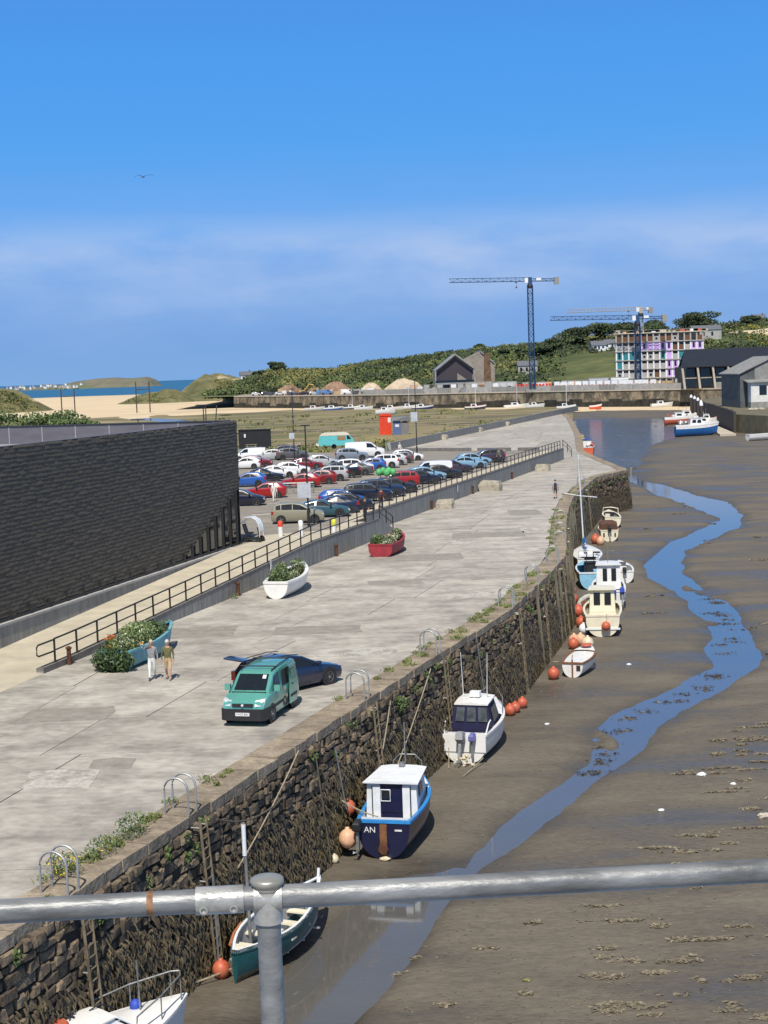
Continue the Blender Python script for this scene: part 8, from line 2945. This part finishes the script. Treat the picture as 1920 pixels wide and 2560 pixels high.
for (x, dy, rx, hh, m, lab) in ((-48, 34, 7, 5, BRICKS, 'reddish rubble mound on the far quay left of the blue van'), (-22, 36, 9, 6, BRICKS, 'long reddish rubble mound behind the white van'), (12, 48, 11, 6.5, SANDP, 'big pale sand heap on the building site'), (-4, 44, 6, 5, SANDP, 'pale sand heap left of the big one'), (28, 22, 8, 3, SITEG, 'low spoil heap before the gabled building'), (40, 40, 7, 4, BRICKS, 'brown spoil heap at the foot of the chimney')):
    m_ = MB()
    rr = []
    for i, (f, z_) in enumerate(((1, 0), (.85, .35), (.6, .72), (.32, .95), (.02, 1.0))):
        rr.append([(rx * f * math.cos(a) * r9.uniform(.85, 1.1), 3.5 * f * math.sin(a) * r9.uniform(.85, 1.1), hh * z_ * r9.uniform(.88, 1.08)) for a in [2 * math.pi * q / 18 for q in range(18)]])
    m_.loft(rr, True, False, True)
    tag(m_.build('spoil_heap', m, None, 30, (x, fqy(x) + dy, 2.85)), lab, 'heap', 'spoil heaps')
rb = thing('brick_ruin', 'low orange brick ruin with gaps on the far quay', 'ruin', (-36, fqy(-36) + 30, 2.9))
for k in range(9):
    hh = r9.uniform(2, 5)
    MB().bx(-12 + k * 2.7, -12 + k * 2.7 + r9.uniform(1.4, 2.4), -.3, .3, 0, hh).build('wall_stub', BRICKS, rb)
ex = thing('excavator', 'yellow excavator with raised arm on the far quay', 'excavator', (-40, fqy(-40) + 22, 2.9))
MB().bx(-1.6, 1.6, -1.2, 1.2, 0, .9).build('tracks', BLACK, ex)
MB().bx(-1.5, 1.5, -1.1, 1.1, 1.0, 2.4).build('body', CYEL, ex)
MB().bx(.2, 1.3, -1.1, 0, 2.4, 3.6).build('cab', GLASS, ex)
MB().tube([(1.2, .3, 2), (4, .3, 5.2), (6, .3, 4.8)], .35, 5).build('boom', CYEL, ex)
MB().tube([(6, .3, 4.8), (6.6, .3, 2.2)], .25, 5).build('arm', CYEL, ex)
MB().bx(6.0, 7.2, -.2, .8, 1.3, 2.2).build('bucket', BLACK, ex)
# houses on the hill
for (px_, Y, w, hh, rz_, lab) in ((142, 860, 8, 2.6, .1, 'white cottage on the slope below the pines, left one'), (152, 862, 10, 2.4, -.1, 'cream cottage row on the slope below the pines'), (118, 985, 9, 4, .2, 'white house on the skyline left of the pines'), (133, 990, 8, 4, 0, 'small white house on the skyline beside the pines'),
                                  (240, 985, 9, 3, .1, 'pale blue-roofed house on the right skyline'), (247, 985, 7, 3, -.2, 'white rounded house on the right skyline'), (96, 800, 10, 4.2, 0, 'grey flat-roofed house behind the tall crane'), (-86, 990, 8, 4, .2, 'white house at the left end of the hill'), (212, 850, 16, 5, .0, 'long grey building right of the construction frame')):
    X = px_ * Y / 1000
    t = thing('house', lab, 'house', (X, Y, float(hill_z(np.array(X), np.array(float(Y)))) + .2), rz_, 'houses on the hill')
    MB().bx(-w / 2, w / 2, -3.5, 3.5, -1, hh).build('wall', PALEB if 'grey' not in lab else GREYBD, t)
    m_ = MB()
    m_.loft([[(x_, -3.9, hh), (x_, 3.9, hh), (x_, 0, hh + 2.6)] for x_ in (-w / 2 - .3, w / 2 + .3)])
    m_.build('roof', mat('house_slate', (.12, .13, .15), .7), t)
    for k in range(3):
        MB().bx(-w / 2 + 1 + k * w / 3.4, -w / 2 + 2.1 + k * w / 3.4, -3.56, -3.51, hh * .35, hh * .8).build('window', GLASS, t)
    MB().bx(w * .2, w * .2 + .8, -.4, .4, hh + 1, hh + 3.4).build('chimney', BRK, t)
gs = thing('grey_boulder_bank', 'pale rubble pile at the top of the right-hand mud bank', 'rubble', (97, 398, -.3))
for k in range(14):
    MB().ball((random.gauss(0, 1.5), random.gauss(0, .6), .2), random.uniform(.3, .7), 7, 5, (1.2, 1, .7)).build('boulder', BLOCK, gs)

# loose materials and plant all over the site
r8 = random.Random(3)
KIND = [('pallet_stack', 'pallets', 'white wrapped pallet stack among the site clutter', PALEB), ('pipe_bundle', 'pipes', 'rusty bundle of pipes among the site clutter', RUST), ('tarpaulin_heap', 'heap', 'blue tarpaulin heap among the site clutter', mat('tarp_blue', (.08, .22, .4), .6)),
        ('timber_stack', 'timber', 'pale timber stack among the site clutter', mat('new_timber', (.5, .36, .2), .8)), ('waste_skip', 'skip', 'dark waste skip among the site clutter', mat('skip_dark', (.06, .07, .08), .7)), ('block_stack', 'blocks', 'grey block stack among the site clutter', GREYBD), ('red_tank', 'tank', 'dull red tank among the site clutter', mat('tank_red', (.35, .07, .05), .6))]
for k in range(84):
    nm, cat, lab, mt = KIND[k % len(KIND)]
    x = r8.uniform(-62, 124)
    dy = r8.uniform(8, 46)
    w, d, hh = r8.uniform(.8, 2.6), r8.uniform(.6, 1.4), r8.uniform(1.0, 3.4)
    m_ = MB()
    if nm == 'pipe_bundle':
        for q in range(6):
            m_.tube([(-w * 1.4, (q % 3) * .4 - .4, .3 + (q // 3) * .4), (w * 1.4, (q % 3) * .4 - .4, .3 + (q // 3) * .4)], .19, 6)
    elif nm == 'waste_skip':
        m_.hexa([(-w * .6, -d, 0), (w * .6, -d, 0), (w * .6, d, 0), (-w * .6, d, 0), (-w, -d, 1.7), (w, -d, 1.7), (w, d, 1.7), (-w, d, 1.7)])
    elif nm == 'tarpaulin_heap':
        m_.loft([[(w * f * math.cos(a) * r8.uniform(.8, 1.15), d * f * math.sin(a) * r8.uniform(.8, 1.15), hh * .8 * z_) for a in [.628 * q for q in range(10)]] for f, z_ in ((1, 0), (.85, .5), (.45, .9), (.03, 1))])
    elif nm == 'red_tank':
        m_.lathe([(.05, -w), (.8, -w), (.85, -w * .9), (.85, w * .9), (.8, w), (.05, w)], 10, (0, 0, 1.1), 'X')
        m_.bx(-w * .6, -w * .4, -.6, .6, 0, .5)
        m_.bx(w * .4, w * .6, -.6, .6, 0, .5)
    else:
        for q in range(3):
            m_.bx(-w + r8.uniform(-.1, .1), w + r8.uniform(-.1, .1), -d, d, q * hh / 3, (q + 1) * hh / 3 - .08)
    zone = 'near the left end' if x < -20 else ('left of the tall crane' if x < 58 else ('between the two blue cranes' if x < 103 else 'before the construction building'))
    tag(m_.build(nm, mt, None, None, (x, fqy(x) + dy, 2.87), r8.uniform(-.4, .4)), lab.replace('among the site clutter', 'in the far quay clutter ' + zone), cat, 'site ' + cat)

# sandy bank and yellow gorse on the right-hand slope
u = np.linspace(0, 1, 24)
U, Vv = np.meshgrid(u, u, indexing='ij')
GX, GY = 196 + 90 * U, 835 + 60 * Vv + 10 * U
struct(link('sand_bank', grid_mesh('sand_bank', GX, GY, hill_z(GX, GY) + .5 + .7 * vnoise(GX / 7, GY / 9, 4) - 3 * np.clip(np.abs(Vv - .5) * 2 - .55, 0, 1) - 3 * np.clip(np.abs(U - .5) * 2 - .8, 0, 1), SAND)))
P_, S_ = [], []
for k in range(420):
    X, Y = random.uniform(196, 290), random.uniform(800, 985)
    if 842 < Y < 890:
        continue
    P_.append(clump_pts(26, (X, Y, float(hill_z(np.array(X), np.array(Y))) + .4), (2.6, 2.6, 1.1), .2))
    S_ += [random.uniform(.7, 1.5)] * 26
stuff(link('gorse', leaf_mesh('gorse', np.concatenate(P_), S_, mat('gorse_yellow_green', (.26, .25, .05), .9, 0, .3, .1, isl=.35), None, .3, .7)), 'yellow-green gorse on the slope right of the construction building', 'gorse')
